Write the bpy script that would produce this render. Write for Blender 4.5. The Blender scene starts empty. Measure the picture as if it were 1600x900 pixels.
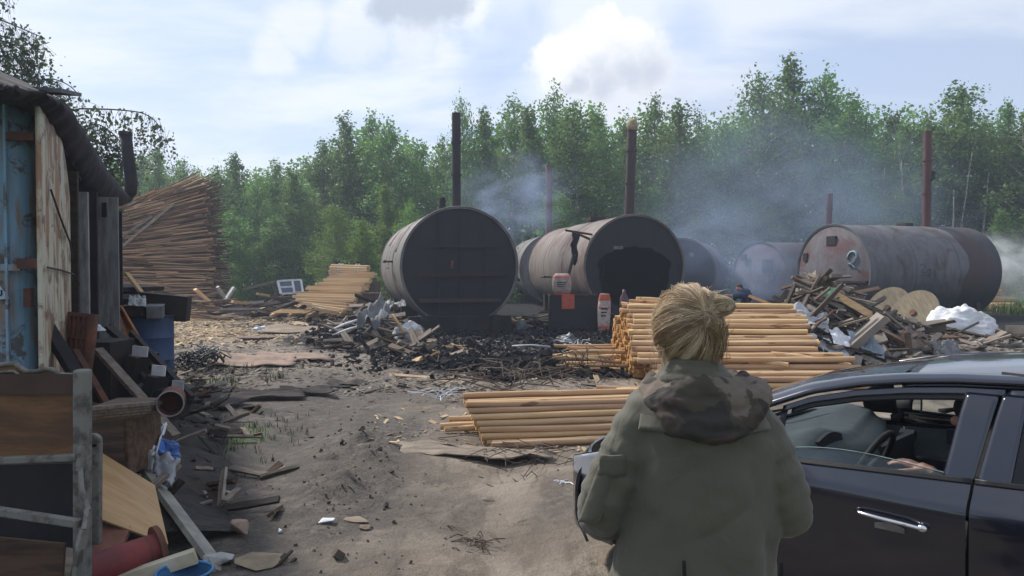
import bpy, bmesh, math, random
import numpy as np
from mathutils import Vector, Matrix, noise, Euler
R = math.radians
rng = random.Random(7)
nrg = np.random.default_rng(7)
scn = bpy.context.scene
COL = scn.collection

# ------------------------------------------------------------------ camera
F = 1232.0; PITCH = math.atan(30/1232.0); CZ = 1.75
cam = bpy.data.cameras.new('camera'); cam.sensor_width = 36; cam.lens = 36*F/1600
cam.clip_end = 2000; cam.clip_start = .05
camo = bpy.data.objects.new('camera', cam); COL.objects.link(camo)
camo.location = (0, 0, CZ); camo.rotation_euler = (R(90)-PITCH, 0, 0)
scn.camera = camo

def at(px, py, Y):
    """world point on the plane y=Y seen at photo pixel (px,py)"""
    dx = (px-800)/F; dz = -(py-450)/F
    dy = math.cos(PITCH)+dz*math.sin(PITCH); z = dz*math.cos(PITCH)-math.sin(PITCH)
    return Vector((dx*Y/dy, Y, CZ+z*Y/dy))

# ------------------------------------------------------------------ sky, sun, exposure
SUN_DIR = Vector((-.62, .52, .80)).normalized()
sun_el = math.asin(SUN_DIR.z)
W = bpy.data.worlds.new('World'); scn.world = W; W.use_nodes = True
nt = W.node_tree; nt.nodes.clear(); N = nt.nodes.new; LK = nt.links.new
out = N('ShaderNodeOutputWorld'); bg = N('ShaderNodeBackground'); bg.inputs[1].default_value = .115
sky = N('ShaderNodeTexSky'); sky.sky_type = 'NISHITA'; sky.sun_disc = False
sky.sun_elevation = sun_el; sky.sun_rotation = math.atan2(SUN_DIR.x, SUN_DIR.y)
sky.air_density = 1.0; sky.dust_density = 1.6; sky.ozone_density = 1.2
tc = N('ShaderNodeTexCoord')
def vm(op, a, b=None, v=None, s=None):
    n = N('ShaderNodeVectorMath'); n.operation = op; LK(a, n.inputs[0])
    if b is not None: LK(b, n.inputs[1])
    if v is not None: n.inputs[1].default_value = v
    if s is not None: n.inputs['Scale'].default_value = s
    return n.outputs['Value'] if op in ('DOT_PRODUCT', 'LENGTH', 'DISTANCE') else n.outputs['Vector']
def mt(op, a, b=None, v=None, c=None):
    n = N('ShaderNodeMath'); n.operation = op
    if isinstance(a, (int, float)): n.inputs[0].default_value = a
    else: LK(a, n.inputs[0])
    if b is not None: LK(b, n.inputs[1])
    if v is not None: n.inputs[1].default_value = v
    if c is not None: n.inputs[2].default_value = c
    return n.outputs[0]
def noi(vec, sc, det=6, rough=.55, dist=0.0):
    n = N('ShaderNodeTexNoise'); LK(vec, n.inputs['Vector']); n.inputs['Scale'].default_value = sc
    n.inputs['Detail'].default_value = det; n.inputs['Roughness'].default_value = rough; n.inputs['Distortion'].default_value = dist
    return n
def ss(x, lo, hi, a=0., b=1.):
    n = N('ShaderNodeMapRange'); n.interpolation_type = 'SMOOTHSTEP'; LK(x, n.inputs[0])
    n.inputs[1].default_value = lo; n.inputs[2].default_value = hi; n.inputs[3].default_value = a; n.inputs[4].default_value = b
    return n.outputs[0]
def mixc(f, a, b):
    n = N('ShaderNodeMix'); n.data_type = 'RGBA'
    if isinstance(f, float): n.inputs[0].default_value = f
    else: LK(f, n.inputs[0])
    for s, x in ((6, a), (7, b)):
        if isinstance(x, tuple): n.inputs[s].default_value = (*x, 1)
        else: LK(x, n.inputs[s])
    return n.outputs[2]
D = tc.outputs['Generated']
sep = N('ShaderNodeSeparateXYZ'); LK(D, sep.inputs[0])
zz = mt('ADD', mt('MAXIMUM', sep.outputs[2], v=0.0), v=.22)
cmb = N('ShaderNodeCombineXYZ')
LK(mt('DIVIDE', sep.outputs[0], zz), cmb.inputs[0]); LK(mt('DIVIDE', sep.outputs[1], zz), cmb.inputs[1])
mp = N('ShaderNodeMapping'); LK(cmb.outputs[0], mp.inputs[0]); mp.inputs['Scale'].default_value = (.8, 1.5, 1); mp.inputs['Rotation'].default_value = (0, 0, R(-14)); mp.inputs['Location'].default_value = (.3, .1, 0)
n1 = noi(mp.outputs[0], 1.25, 8, .56, .25)
thin = ss(n1.outputs[0], .37, .60)                     # thin high cloud
hz_ = ss(sep.outputs[2], .0, .30, .62, .30)
base_ = mixc(hz_, mixc(.55, sky.outputs[0], (3.7, 4.9, 7.4)), (5.3, 6.1, 7.7))
col = mixc(mt('MULTIPLY', thin, v=.85), base_, (6.9, 7.3, 8.0))
def vdir(px, py):
    p = at(px, py, 1.0) - Vector((0, 0, CZ)); return p.normalized()
wob = noi(D, 14, 7, .6)
wv = vm('SCALE', vm('SUBTRACT', wob.outputs[1], v=(.5, .5, .5)), s=.065)
wob2 = noi(D, 55, 6, .65)
DW = vm('ADD', vm('ADD', D, wv), vm('SCALE', vm('SUBTRACT', wob2.outputs[1], v=(.5, .5, .5)), s=.018))
def cluster(blobs, soft):
    m = None
    for px, py, r in blobs:
        d = vm('DISTANCE', DW, v=tuple(vdir(px, py)))
        b = ss(d, r/F, r/F*(1-soft), 0, 1)
        m = b if m is None else mt('MAXIMUM', m, b)
    return m
hole = cluster([(800, 60, 90), (780, 130, 80), (1080, 40, 70), (830, 30, 60)], 1.0)
col = mixc(mt('MULTIPLY', hole, v=.75), col, (4.3, 5.3, 7.7))
cu = cluster([(866, 92, 48), (905, 100, 62), (952, 60, 54), (990, 78, 62), (1010, 112, 52), (956, 30, 30), (935, 122, 50)], .38)
cush = cluster([(1015, 118, 66), (945, 138, 62), (985, 120, 60), (900, 135, 40)], .95)
lo = cluster([(960, 180, 90), (1040, 170, 90), (1150, 190, 110)], 1.0)
col = mixc(mt('MULTIPLY', lo, v=.4), col, (6.1, 6.1, 6.6))
shade = mixc(mt('MULTIPLY', cush, v=.85), (7.7, 7.8, 8.0), (4.3, 4.7, 5.6))
col = mixc(mt('MULTIPLY', cu, v=.92), col, shade)
c2 = cluster([(660, -5, 66), (700, 12, 36), (620, 0, 44)], .6)
c3 = cluster([(735, 28, 30), (640, 60, 60), (560, 50, 70), (690, 75, 34), (560, 30, 60), (470, 40, 60), (430, 90, 50)], .7)
col = mixc(mt('MULTIPLY', c3, v=.55), col, (7.6, 7.7, 7.9))
col = mixc(mt('MULTIPLY', c2, v=.85), col, (3.9, 4.5, 5.4))
# general high veil on the right is greyer
rg = ss(sep.outputs[0], .1, .6)
col = mixc(mt('MULTIPLY', rg, v=.35), col, (4.0, 4.55, 5.5))
LK(col, bg.inputs[0]); LK(bg.outputs[0], out.inputs[0])

sl = bpy.data.lights.new('sun', 'SUN'); sl.energy = 4.3; sl.angle = R(4); sl.color = (1, .95, .87)
so = bpy.data.objects.new('sun', sl); COL.objects.link(so); so.rotation_euler = SUN_DIR.to_track_quat('Z', 'Y').to_euler()
scn.view_settings.view_transform = 'Standard'; scn.view_settings.look = 'None'
scn.view_settings.gamma = 1; scn.view_settings.use_curve_mapping = False
scn.view_settings.exposure = .25
cy = scn.cycles
cy.use_denoising = True; cy.max_bounces = 8; cy.diffuse_bounces = 3; cy.glossy_bounces = 4; cy.transmission_bounces = 6
cy.transparent_max_bounces = 12; cy.volume_bounces = 1; cy.caustics_reflective = False; cy.caustics_refractive = False
cy.sample_clamp_indirect = 4; cy.volume_step_rate = 2; cy.volume_max_steps = 96
W.cycles.sampling_method = 'AUTOMATIC'

# ------------------------------------------------------------------ object helpers
def tag(o, label=None, cat=None, group=None, kind=None):
    if label: o['label'] = label
    if cat: o['category'] = cat
    if group: o['group'] = group
    if kind: o['kind'] = kind
    return o
def thing(name, loc, label, cat, group=None, rot=None):
    o = bpy.data.objects.new(name, None); COL.objects.link(o); o.location = loc
    o.empty_display_size = .1
    if rot: o.rotation_euler = rot
    return tag(o, label, cat, group)
def offs(o):
    v = Vector((0, 0, 0))
    while o is not None: v += o.location; o = o.parent
    return v
def link(name, me, m, parent=None, smooth=False, world=True):
    if m is not None and not me.materials: me.materials.append(m)
    o = bpy.data.objects.new(name, me); COL.objects.link(o)
    if parent is not None:
        o.parent = parent
        if world:
            me.transform(Matrix.Translation(-offs(parent)))
    elif world and len(me.vertices):
        a = np.empty(len(me.vertices)*3, np.float32); me.vertices.foreach_get('co', a); a = a.reshape(-1, 3)
        c = Vector((float(a[:, 0].mean()), float(a[:, 1].mean()), float(a[:, 2].min())))
        me.transform(Matrix.Translation(-c)); o.location = c
    if smooth: me.shade_smooth()
    return o
def copy_tree(o, parent=None):
    c = o.copy(); COL.objects.link(c)
    if parent is not None: c.parent = parent
    for ch in [x for x in o.children if x.name in COL.objects]: copy_tree(ch, c)
    return c

class MB:
    def __init__(s): s.v = []; s.f = []; s.mi = []; s.m = 0
    def add(s, vs, fs):
        b = len(s.v); s.v.extend([tuple(v) for v in vs]); s.f.extend([tuple(i+b for i in f) for f in fs]); s.mi.extend([s.m]*len(fs))
    def box(s, c, size, rot=None):
        x, y, z = (k/2 for k in size); M = Euler(rot).to_matrix() if rot is not None and not isinstance(rot, Matrix) else rot
        vs = [Vector((a*x, b*y, d*z)) for d in (-1, 1) for b in (-1, 1) for a in (-1, 1)]
        if M is not None: vs = [M @ v for v in vs]
        s.add([v+Vector(c) for v in vs], [(0, 2, 3, 1), (4, 5, 7, 6), (0, 1, 5, 4), (2, 6, 7, 3), (0, 4, 6, 2), (1, 3, 7, 5)])
    def beam(s, p, q, w, h, roll=0.0, jag=0.0):
        p = Vector(p); q = Vector(q); d = q-p; L = d.length; d.normalize()
        up = Vector((0, 0, 1)) if abs(d.z) < .95 else Vector((0, 1, 0))
        r = d.cross(up).normalized(); u = r.cross(d)
        c_, s_ = math.cos(roll), math.sin(roll); r, u = r*c_+u*s_, u*c_-r*s_
        vs = []
        for e, P in ((-1, p), (1, q)):
            for a, b in ((-1, -1), (1, -1), (1, 1), (-1, 1)):
                vs.append(P+r*(a*w/2)+u*(b*h/2)+d*(rng.uniform(-jag, jag) if jag else 0))
        s.add(vs, [(0, 1, 2, 3), (7, 6, 5, 4), (0, 4, 5, 1), (1, 5, 6, 2), (2, 6, 7, 3), (3, 7, 4, 0)])
    def tube(s, path, rad, n=8, cap=True, flat=1.0, closed=False):
        path = [Vector(p) for p in path]; k = len(path)
        rad = [rad]*k if isinstance(rad, (int, float)) else list(rad)
        vs = []; prev = None
        for i, p in enumerate(path):
            if closed: d = path[(i+1) % k]-path[i-1]
            else: d = path[min(i+1, k-1)]-path[max(i-1, 0)]
            if d.length < 1e-9: d = Vector((0, 0, 1))
            d.normalize()
            if prev is None:
                up = Vector((0, 0, 1)) if abs(d.z) < .9 else Vector((1, 0, 0)); r = d.cross(up).normalized()
            else: r = (prev-d*prev.dot(d)).normalized()
            prev = r; u = d.cross(r)
            rr = rad[i] if isinstance(rad[i], (tuple, list)) else (rad[i], rad[i]*flat)
            for j in range(n):
                t = 2*math.pi*j/n; vs.append(p+r*(math.cos(t)*rr[0])+u*(math.sin(t)*rr[1]))
        fs = []
        for i in range(k if closed else k-1):
            a = i*n; b = ((i+1) % k)*n
            for j in range(n): fs.append((a+j, a+(j+1) % n, b+(j+1) % n, b+j))
        if cap and not closed: fs.append(tuple(range(n-1, -1, -1))); fs.append(tuple((k-1)*n+j for j in range(n)))
        s.add(vs, fs)
    def ell(s, c, r, nu=14, nv=9, rot=None):
        vs = []; fs = []
        M = Euler(rot).to_matrix() if rot is not None else Matrix.Identity(3)
        for i in range(nv+1):
            t = math.pi*i/nv
            for j in range(nu):
                p = 2*math.pi*j/nu
                vs.append(Vector(c)+M @ Vector((r[0]*math.sin(t)*math.cos(p), r[1]*math.sin(t)*math.sin(p), r[2]*math.cos(t))))
        for i in range(nv):
            for j in range(nu): fs.append((i*nu+j, (i+1)*nu+j, (i+1)*nu+(j+1) % nu, i*nu+(j+1) % nu))
        s.add(vs, fs)
    def grid(s, fn, nu, nv, flip=False):
        vs = [fn(i/nu, j/nv) for j in range(nv+1) for i in range(nu+1)]; fs = []
        for j in range(nv):
            for i in range(nu):
                a = j*(nu+1)+i; f = (a, a+1, a+nu+2, a+nu+1); fs.append(f[::-1] if flip else f)
        s.add(vs, fs)
    def poly(s, pts, th, nrm=None):
        """flat polygon with thickness"""
        pts = [Vector(p) for p in pts]; n = nrm or (pts[1]-pts[0]).cross(pts[2]-pts[0]).normalized(); k = len(pts); o = Vector(n)*th
        s.add(pts+[p+o for p in pts], [tuple(range(k-1, -1, -1)), tuple(range(k, 2*k))]+[(i, (i+1) % k, k+(i+1) % k, k+i) for i in range(k)])
    def mesh(s, name):
        me = bpy.data.meshes.new(name); me.from_pydata(s.v, [], s.f)
        if any(s.mi): me.polygons.foreach_set('material_index', s.mi)
        me.update(); return me
    def build(s, name, m, parent=None, smooth=False, world=True, bevel=0, mats=None, solid=0, sub=0, auto=None):
        me = s.mesh(name)
        if mats:
            for x in mats: me.materials.append(x)
        o = link(name, me, m, parent, smooth, world)
        if solid:
            q = o.modifiers.new('solid', 'SOLIDIFY'); q.thickness = solid; q.offset = -1
        if bevel:
            q = o.modifiers.new('bevel', 'BEVEL'); q.width = bevel; q.segments = 2; q.limit_method = 'ANGLE'; q.angle_limit = R(40)
        if sub:
            q = o.modifiers.new('sub', 'SUBSURF'); q.levels = sub; q.render_levels = sub
        if auto is not None:
            me.set_sharp_from_angle(angle=R(auto))
        return o

# ------------------------------------------------------------------ materials
class NT:
    """tiny node helper"""
    def __init__(s, m): s.t = m.node_tree
    def n(s, ty, **kw):
        x = s.t.nodes.new(ty)
        for k, v in kw.items(): setattr(x, k, v)
        return x
    def l(s, a, b): s.t.links.new(a, b)
    def co(s, kind='Object', scale=(1, 1, 1), loc=(0, 0, 0), rot=(0, 0, 0)):
        if kind == 'Position': o = s.n('ShaderNodeNewGeometry').outputs['Position']
        else: o = s.n('ShaderNodeTexCoord').outputs[kind]
        mp_ = s.n('ShaderNodeMapping'); s.l(o, mp_.inputs[0]); mp_.inputs['Scale'].default_value = scale; mp_.inputs['Location'].default_value = loc; mp_.inputs['Rotation'].default_value = rot
        return mp_.outputs[0]
    def noise(s, v, sc, det=5, rough=.6, dist=0):
        x = s.n('ShaderNodeTexNoise'); s.l(v, x.inputs['Vector']); x.inputs['Scale'].default_value = sc; x.inputs['Detail'].default_value = det
        x.inputs['Roughness'].default_value = rough; x.inputs['Distortion'].default_value = dist; return x.outputs[0]
    def ss(s, x, lo, hi, a=0., b=1.):
        r = s.n('ShaderNodeMapRange', interpolation_type='SMOOTHSTEP'); s.l(x, r.inputs[0])
        for i, q in ((1, lo), (2, hi), (3, a), (4, b)): r.inputs[i].default_value = q
        return r.outputs[0]
    def m(s, op, a, b):
        x = s.n('ShaderNodeMath', operation=op)
        for i, q in enumerate((a, b)):
            if isinstance(q, (int, float)): x.inputs[i].default_value = q
            else: s.l(q, x.inputs[i])
        return x.outputs[0]
    def mix(s, f, a, b, blend='MIX'):
        x = s.n('ShaderNodeMix', data_type='RGBA', blend_type=blend)
        if isinstance(f, (int, float)): x.inputs[0].default_value = f
        else: s.l(f, x.inputs[0])
        for i, q in ((6, a), (7, b)):
            if isinstance(q, tuple): x.inputs[i].default_value = (*q, 1)
            else: s.l(q, x.inputs[i])
        return x.outputs[2]
    def bump(s, h, st, dist=.02):
        b = s.n('ShaderNodeBump'); s.l(h, b.inputs['Height']); b.inputs['Strength'].default_value = st; b.inputs['Distance'].default_value = dist; return b.outputs[0]
    def rnd(s): return s.n('ShaderNodeObjectInfo').outputs['Random']
def newmat(name):
    m = bpy.data.materials.new(name); m.use_nodes = True; h = NT(m); b = m.node_tree.nodes['Principled BSDF']
    return m, h, b
def mat(name, c1, c2=None, sc=8, rough=.8, metal=0, bump=.3, rnd=.3, stretch=(1, 1, 1), lo=.35, hi=.65, dist=.01, spec=.3, coat=0):
    m, h, b = newmat(name)
    c2 = c2 or tuple(x*.6 for x in c1)
    v = h.co('Object', stretch)
    if rnd:
        add = h.n('ShaderNodeVectorMath', operation='ADD'); h.l(v, add.inputs[0]); rs = h.m('MULTIPLY', h.rnd(), 37.0); cx = h.n('ShaderNodeCombineXYZ')
        for i in range(3): h.l(rs, cx.inputs[i])
        h.l(cx.outputs[0], add.inputs[1]); v = add.outputs[0]
    n = h.noise(v, sc, 6, .62)
    c = h.mix(h.ss(n, lo, hi), c1, c2)
    n2 = h.noise(v, sc*4.3, 4, .6)
    c = h.mix(h.ss(n2, .5, .8, 0, .35), c, tuple(x*.55 for x in c1))
    if rnd:
        hs = h.n('ShaderNodeHueSaturation'); h.l(c, hs.inputs['Color']); h.l(h.ss(h.rnd(), 0, 1, 1-rnd, 1+rnd), hs.inputs['Value']); c = hs.outputs[0]
    h.l(c, b.inputs['Base Color']); b.inputs['Roughness'].default_value = rough; b.inputs['Metallic'].default_value = metal
    b.inputs['Specular IOR Level'].default_value = spec
    if coat: b.inputs['Coat Weight'].default_value = coat; b.inputs['Coat Roughness'].default_value = .05
    if bump: h.l(h.bump(h.m('ADD', n, h.m('MULTIPLY', n2, .4)), bump, dist), b.inputs['Normal'])
    return m
M_DARK = mat('soot_and_shade_black', (.012, .011, .012), (.02, .018, .018), 3, .95, bump=.2)
M_WOODGREY = mat('weathered_wood', (.20, .165, .13), (.11, .085, .065), 3, .85, stretch=(1, 8, 8), rnd=.45)
M_WOODBROWN = mat('brown_wood', (.12, .07, .04), (.05, .03, .02), 3, .7, stretch=(1, 8, 8), rnd=.3)
M_WOODDARK = mat('dark_wood', (.035, .025, .02), (.02, .014, .012), 3, .8, stretch=(1, 8, 8), rnd=.3)
M_WOODNEW = mat('fresh_wood', (.55, .38, .20), (.45, .28, .14), 3, .7, stretch=(1, 8, 8), rnd=.25)
M_PLY = mat('plywood', (.42, .27, .125), (.34, .20, .085), 2, .55, stretch=(1, 9, 1), rnd=.1)
M_WHITEWOOD = mat('chipped_white_paint', (.30, .30, .28), (.15, .145, .13), 9, .6, rnd=.15, lo=.5, hi=.7)
M_METAL = mat('grey_metal', (.22, .23, .24), (.12, .12, .12), 5, .5, metal=.6, rnd=.3)
M_RUST = mat('rust', (.13, .05, .03), (.06, .03, .022), 6, .85, rnd=.25)
M_DARKMETAL = mat('dark_metal', (.03, .028, .03), (.05, .03, .025), 6, .7, metal=.3)
M_RUBBER = mat('black_rubber', (.02, .02, .021), None, 10, .6)
M_PLASTIC_W = mat('white_plastic', (.55, .56, .58), (.40, .41, .44), 6, .45, bump=.5, dist=.02)
M_PLASTIC_B = mat('blue_plastic', (.05, .14, .42), (.03, .08, .25), 6, .4, bump=.6, dist=.02)
M_CARD = mat('cardboard', (.26, .18, .135), (.17, .125, .10), 4, .9, rnd=.2)
M_STONE = mat('rubble_stone', (.27, .19, .14), (.17, .13, .10), 6, .95, bump=.8, dist=.03)
M_CLOTHGREY = mat('grey_sheet', (.16, .165, .17), (.09, .09, .09), 4, .8)
# ------------------------------------------------------------------ ground
def fbm(x, y, s, o=4):
    v = 0; a = 1; t = 0
    for i in range(o):
        v += a*noise.noise(Vector((x*s, y*s, 3.7*i+1))); t += a; a *= .5; s *= 2.1
    return v/t
def sst(x, a, b):
    t = min(1, max(0, (x-a)/(b-a))); return t*t*(3-2*t)
def gz(x, y):
    """ground height"""
    z = .03*fbm(x, y, .35, 3)
    near = 1-sst(y, 16, 30)
    # ruts running away from the viewer on the yard track
    for cx, w in ((-2.15-.05*(y-6), .28), (.0-.02*(y-6), .35)):
        d = abs(x-cx-.12*math.sin(y*.8)); z -= .075*math.exp(-(d/w)**2)*near*(.6+.6*fbm(x, y, .7, 2)+.2)
    # churned ridge of mud between the ruts
    d = math.hypot((x+1.45+.12*(y-7))/.35, (y-6.9)/1.5); z += .11*math.exp(-d*d)*(1+2.4*fbm(x, y, 3.0, 3))
    # rubbish banks
    z += .35*math.exp(-((x-8.5)/3.2)**2-((y-17)/2.6)**2)
    z += .22*math.exp(-((x+4.1)/1.3)**2-((y-21)/3)**2)
    z += .25*sst(-x, 3.4+.40*(y-5), 4.6+.40*(y-5))*(1-sst(y, 13, 20))
    return z
def axis(lo, hi, fine_lo, fine_hi, st, gr=1.10):
    a = list(np.arange(fine_lo, fine_hi, st)); q = st; x = a[-1]
    while x < hi: q *= gr; x += q; a.append(x)
    q = st; x = a[0]
    while x > lo: q *= gr; x -= q; a.insert(0, x)
    return a
ys = []; y = 2.6
while y < 60: ys.append(y); y += .035+.0058*(y-2.6)
q = 1.0
while y < 900: ys.append(y); q *= 1.2; y += q
y = 2.6; q = .3
while y > -60: y -= q; q *= 1.3; ys.insert(0, y)
xs = axis(-700, 700, -9, 9, .07, 1.045)
nx, ny = len(xs), len(ys)
co = []; mk = []
def charcoal(x, y):
    v = 0
    for cx, cy_, rx, ry in ((-.6, 20.5, 3.0, 4.6), (.3, 17.5, 2.7, 3.6), (2.2, 21, 3, 4.5), (.9, 14.6, 1.8, 1.8), (-1.7, 22, 3.2, 5), (6.5, 25, 6, 5), (14, 26, 8, 5), (2, 30, 9, 9)):
        v = max(v, 1.6-math.hypot((x-cx)/rx, (y-cy_)/ry))
    return v
for y in ys:
    far = y > 75 or y < 0
    for x in xs:
        if far or abs(x) > 60: co.append((x, y, 0)); mk.append((0, 0, 0, 1)); continue
        n = fbm(x, y, .45, 3)
        ch = min(1, max(0, charcoal(x, y)*1.8+.8*n))
        sd = 1.3-math.hypot((x+9.8)/4.2, (y-30)/11)
        sd = min(1, max(0, sd*1.8+1.0*n))
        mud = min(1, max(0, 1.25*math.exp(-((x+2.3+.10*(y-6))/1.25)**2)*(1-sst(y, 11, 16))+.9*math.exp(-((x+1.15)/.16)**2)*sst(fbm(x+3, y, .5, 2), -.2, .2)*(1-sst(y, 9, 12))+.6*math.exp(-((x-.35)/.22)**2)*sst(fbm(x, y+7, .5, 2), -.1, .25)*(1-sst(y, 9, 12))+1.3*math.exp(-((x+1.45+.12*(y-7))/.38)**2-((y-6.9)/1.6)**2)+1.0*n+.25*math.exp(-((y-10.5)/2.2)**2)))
        gr = max(sst(x, 19, 22)*sst(y, 29, 31), .8*math.exp(-((x+2.9)/.5)**2-((y-8.2)/.9)**2), .6*math.exp(-((x+4.6)/.8)**2-((y-12)/1.5)**2), sst(y, 40, 44))
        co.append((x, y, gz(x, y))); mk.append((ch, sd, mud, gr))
fs = [(j*nx+i, j*nx+i+1, (j+1)*nx+i+1, (j+1)*nx+i) for j in range(ny-1) for i in range(nx-1)]
me = bpy.data.meshes.new('ground'); me.from_pydata(co, [], fs)
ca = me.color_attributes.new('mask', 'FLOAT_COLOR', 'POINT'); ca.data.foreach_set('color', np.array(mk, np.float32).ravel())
mg, h, b = newmat('yard_dirt')
at_ = h.n('ShaderNodeAttribute', attribute_name='mask'); sp = h.n('ShaderNodeSeparateColor'); h.l(at_.outputs['Color'], sp.inputs[0])
P = h.co('Position')
nA = h.noise(P, .9, 8, .62, .4); nB = h.noise(P, 7, 6, .65); nC = h.noise(P, 38, 5, .7); nD = h.noise(h.co('Position', (1, .35, 1)), 2.6, 6, .6, .8)
c = h.mix(h.ss(nA, .42, .58), (.285, .237, .19), (.195, .16, .128))
c = h.mix(h.ss(nD, .47, .62, 0, .55), c, (.095, .076, .06))
c = h.mix(h.ss(nB, .52, .68, 0, .55), c, (.28, .235, .185))
nE = h.noise(h.co('Position', (1, .45, 1), (3, 9, 0)), 4.5, 7, .7, .5)
c = h.mix(h.ss(nE, .55, .66, 0, .5), c, (.07, .056, .045))
c = h.mix(h.ss(nC, .58, .72, 0, .55), c, (.07, .055, .045))
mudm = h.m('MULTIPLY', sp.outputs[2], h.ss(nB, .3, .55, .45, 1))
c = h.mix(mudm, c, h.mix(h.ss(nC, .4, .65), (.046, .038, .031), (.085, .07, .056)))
saw = h.mix(h.ss(nC, .4, .6), (.46, .35, .21), (.28, .20, .12))
c = h.mix(h.m('MULTIPLY', sp.outputs[1], h.ss(nB, .3, .6, .5, 1)), c, saw)
blk = h.mix(h.ss(nC, .5, .75), (.007, .007, .008), (.025, .023, .023))
chm = h.ss(h.m('ADD', sp.outputs[0], h.m('MULTIPLY', h.m('SUBTRACT', nB, .5), 1.3)), .30, .62)
c = h.mix(chm, c, blk)
grm = h.ss(h.m('ADD', at_.outputs['Alpha'], h.m('MULTIPLY', h.m('SUBTRACT', nB, .5), 1.2)), .4, .75)
c = h.mix(grm, c, h.mix(h.ss(nC, .4, .6), (.045, .085, .018), (.09, .13, .03)))
h.l(c, b.inputs['Base Color']); h.l(h.ss(mudm, 0, 1, .95, .62), b.inputs['Roughness']); b.inputs['Specular IOR Level'].default_value = .25
h.l(h.bump(h.m('ADD', h.m('ADD', nB, h.m('MULTIPLY', nC, .5)), h.m('MULTIPLY', h.noise(P, 110, 3), .25)), .9, .05), b.inputs['Normal'])
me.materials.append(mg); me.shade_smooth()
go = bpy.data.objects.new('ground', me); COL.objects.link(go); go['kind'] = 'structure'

# ------------------------------------------------------------------ loose litter on the ground (uncountable)
def scatter(name, m, n, area, size, flat=True, z0=.004, dens=None, seed=1, jit=.5, long=3.0, tilt=.25):
    r = random.Random(seed); b = MB(); k = 0; tries = 0
    while k < n and tries < n*30:
        tries += 1; x, y = area(r)
        if dens is not None and r.random() > dens(x, y): continue
        k += 1
        s = size*math.exp(r.gauss(0, jit)); L = s*r.uniform(1, long); z = gz(x, y)+z0
        rot = Euler((r.gauss(0, tilt), r.gauss(0, tilt), r.uniform(0, 6.3))).to_matrix()
        w = s*r.uniform(.5, 1); t = s*(r.uniform(.05, .2) if flat else r.uniform(.5, .9))
        if r.random() < .45:
            vs = [(-L/2, -w/2, 0), (L/2*r.uniform(.5, 1), -w/2*r.uniform(.3, 1), 0), (L/2, w/2*r.uniform(.3, 1), 0), (-L/2*r.uniform(.5, 1), w/2, 0)]
            vs += [(a*r.uniform(.6, .95), c_*r.uniform(.6, .95), t) for a, c_, _ in vs]
            b.add([Vector((x, y, z))+rot @ Vector(v) for v in vs], [(3, 2, 1, 0), (4, 5, 6, 7), (0, 1, 5, 4), (1, 2, 6, 5), (2, 3, 7, 6), (3, 0, 4, 7)])
        else: b.box((x, y, z+t/2), (L, w, t), rot)
    me = b.mesh(name); o = link(name, me, m, None, False, False); o['kind'] = 'stuff'; return o
def rect(x0, x1, y0, y1): return lambda r: (r.uniform(x0, x1), r.uniform(y0, y1))
def fan(p0, p1, y0, y1):
    def f(r):
        y = math.exp(r.uniform(math.log(y0), math.log(y1))); return ((r.uniform(p0, p1)-800)/F*y, y)
    return f
M_CHIP = mat('wood_chips', (.50, .38, .24), (.30, .21, .13), 1.2, .9, rnd=0, bump=0)
M_TWIG = mat('bark_and_twigs', (.13, .095, .07), (.06, .045, .035), .8, .9, rnd=0, bump=0)
M_TWIG2 = mat('grey_scraps', (.24, .21, .18), (.10, .085, .07), .9, .9, rnd=0, bump=0)
M_COAL = mat('charcoal', (.011, .011, .013), (.020, .019, .021), 1.5, .9, rnd=0, bump=0, spec=.12)
cdens = lambda x, y: 1 if charcoal(x, y) > .35 else (.15 if charcoal(x, y) > 0 else 0)
scatter('charcoal_lumps', M_COAL, 7000, fan(480, 1180, 12.5, 27), .05, False, 0, cdens, 3, .45, 2.2, .6)
scatter('bark_litter', M_TWIG, 5200, fan(280, 960, 6, 20), .012, True, .004, lambda x, y: (.05+.95*sst(fbm(x, y, .6, 3), .12, .32))*sst(y, 5.5, 9) if y < 12 else .7, 4, .6, 5)
scatter('scrap_litter', M_TWIG2, 4200, fan(250, 930, 11, 27), .028, True, .006, lambda x, y: .2+.8*sst(fbm(x+9, y, .4, 3), -.05, .25), 5, .6, 4.5)
scatter('wood_chip_litter', M_CHIP, 9000, fan(180, 640, 17, 46), .036, True, .006, lambda x, y: max(.06, min(1, 1.35-math.hypot((x+9.8)/4.6, (y-29)/12))), 6, .55, 3)
scatter('pale_chip_litter', M_CHIP, 900, fan(560, 1000, 7.4, 22), .02, True, .006, None, 8, .6, 3.5)
scatter('dirt_clods', mat('dirt_clod', (.10, .08, .062), (.05, .04, .032), 3, .95, rnd=0, bump=.3), 420, fan(260, 960, 4.3, 11), .009, False, 0, lambda x, y: .01+.97*math.exp(-((x+1.45+.12*(y-7))/.45)**2-((y-6.9)/1.8)**2)+.2*sst(fbm(x, y, .9, 3), .2, .35), 9, .6, 1.6, .6)
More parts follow.
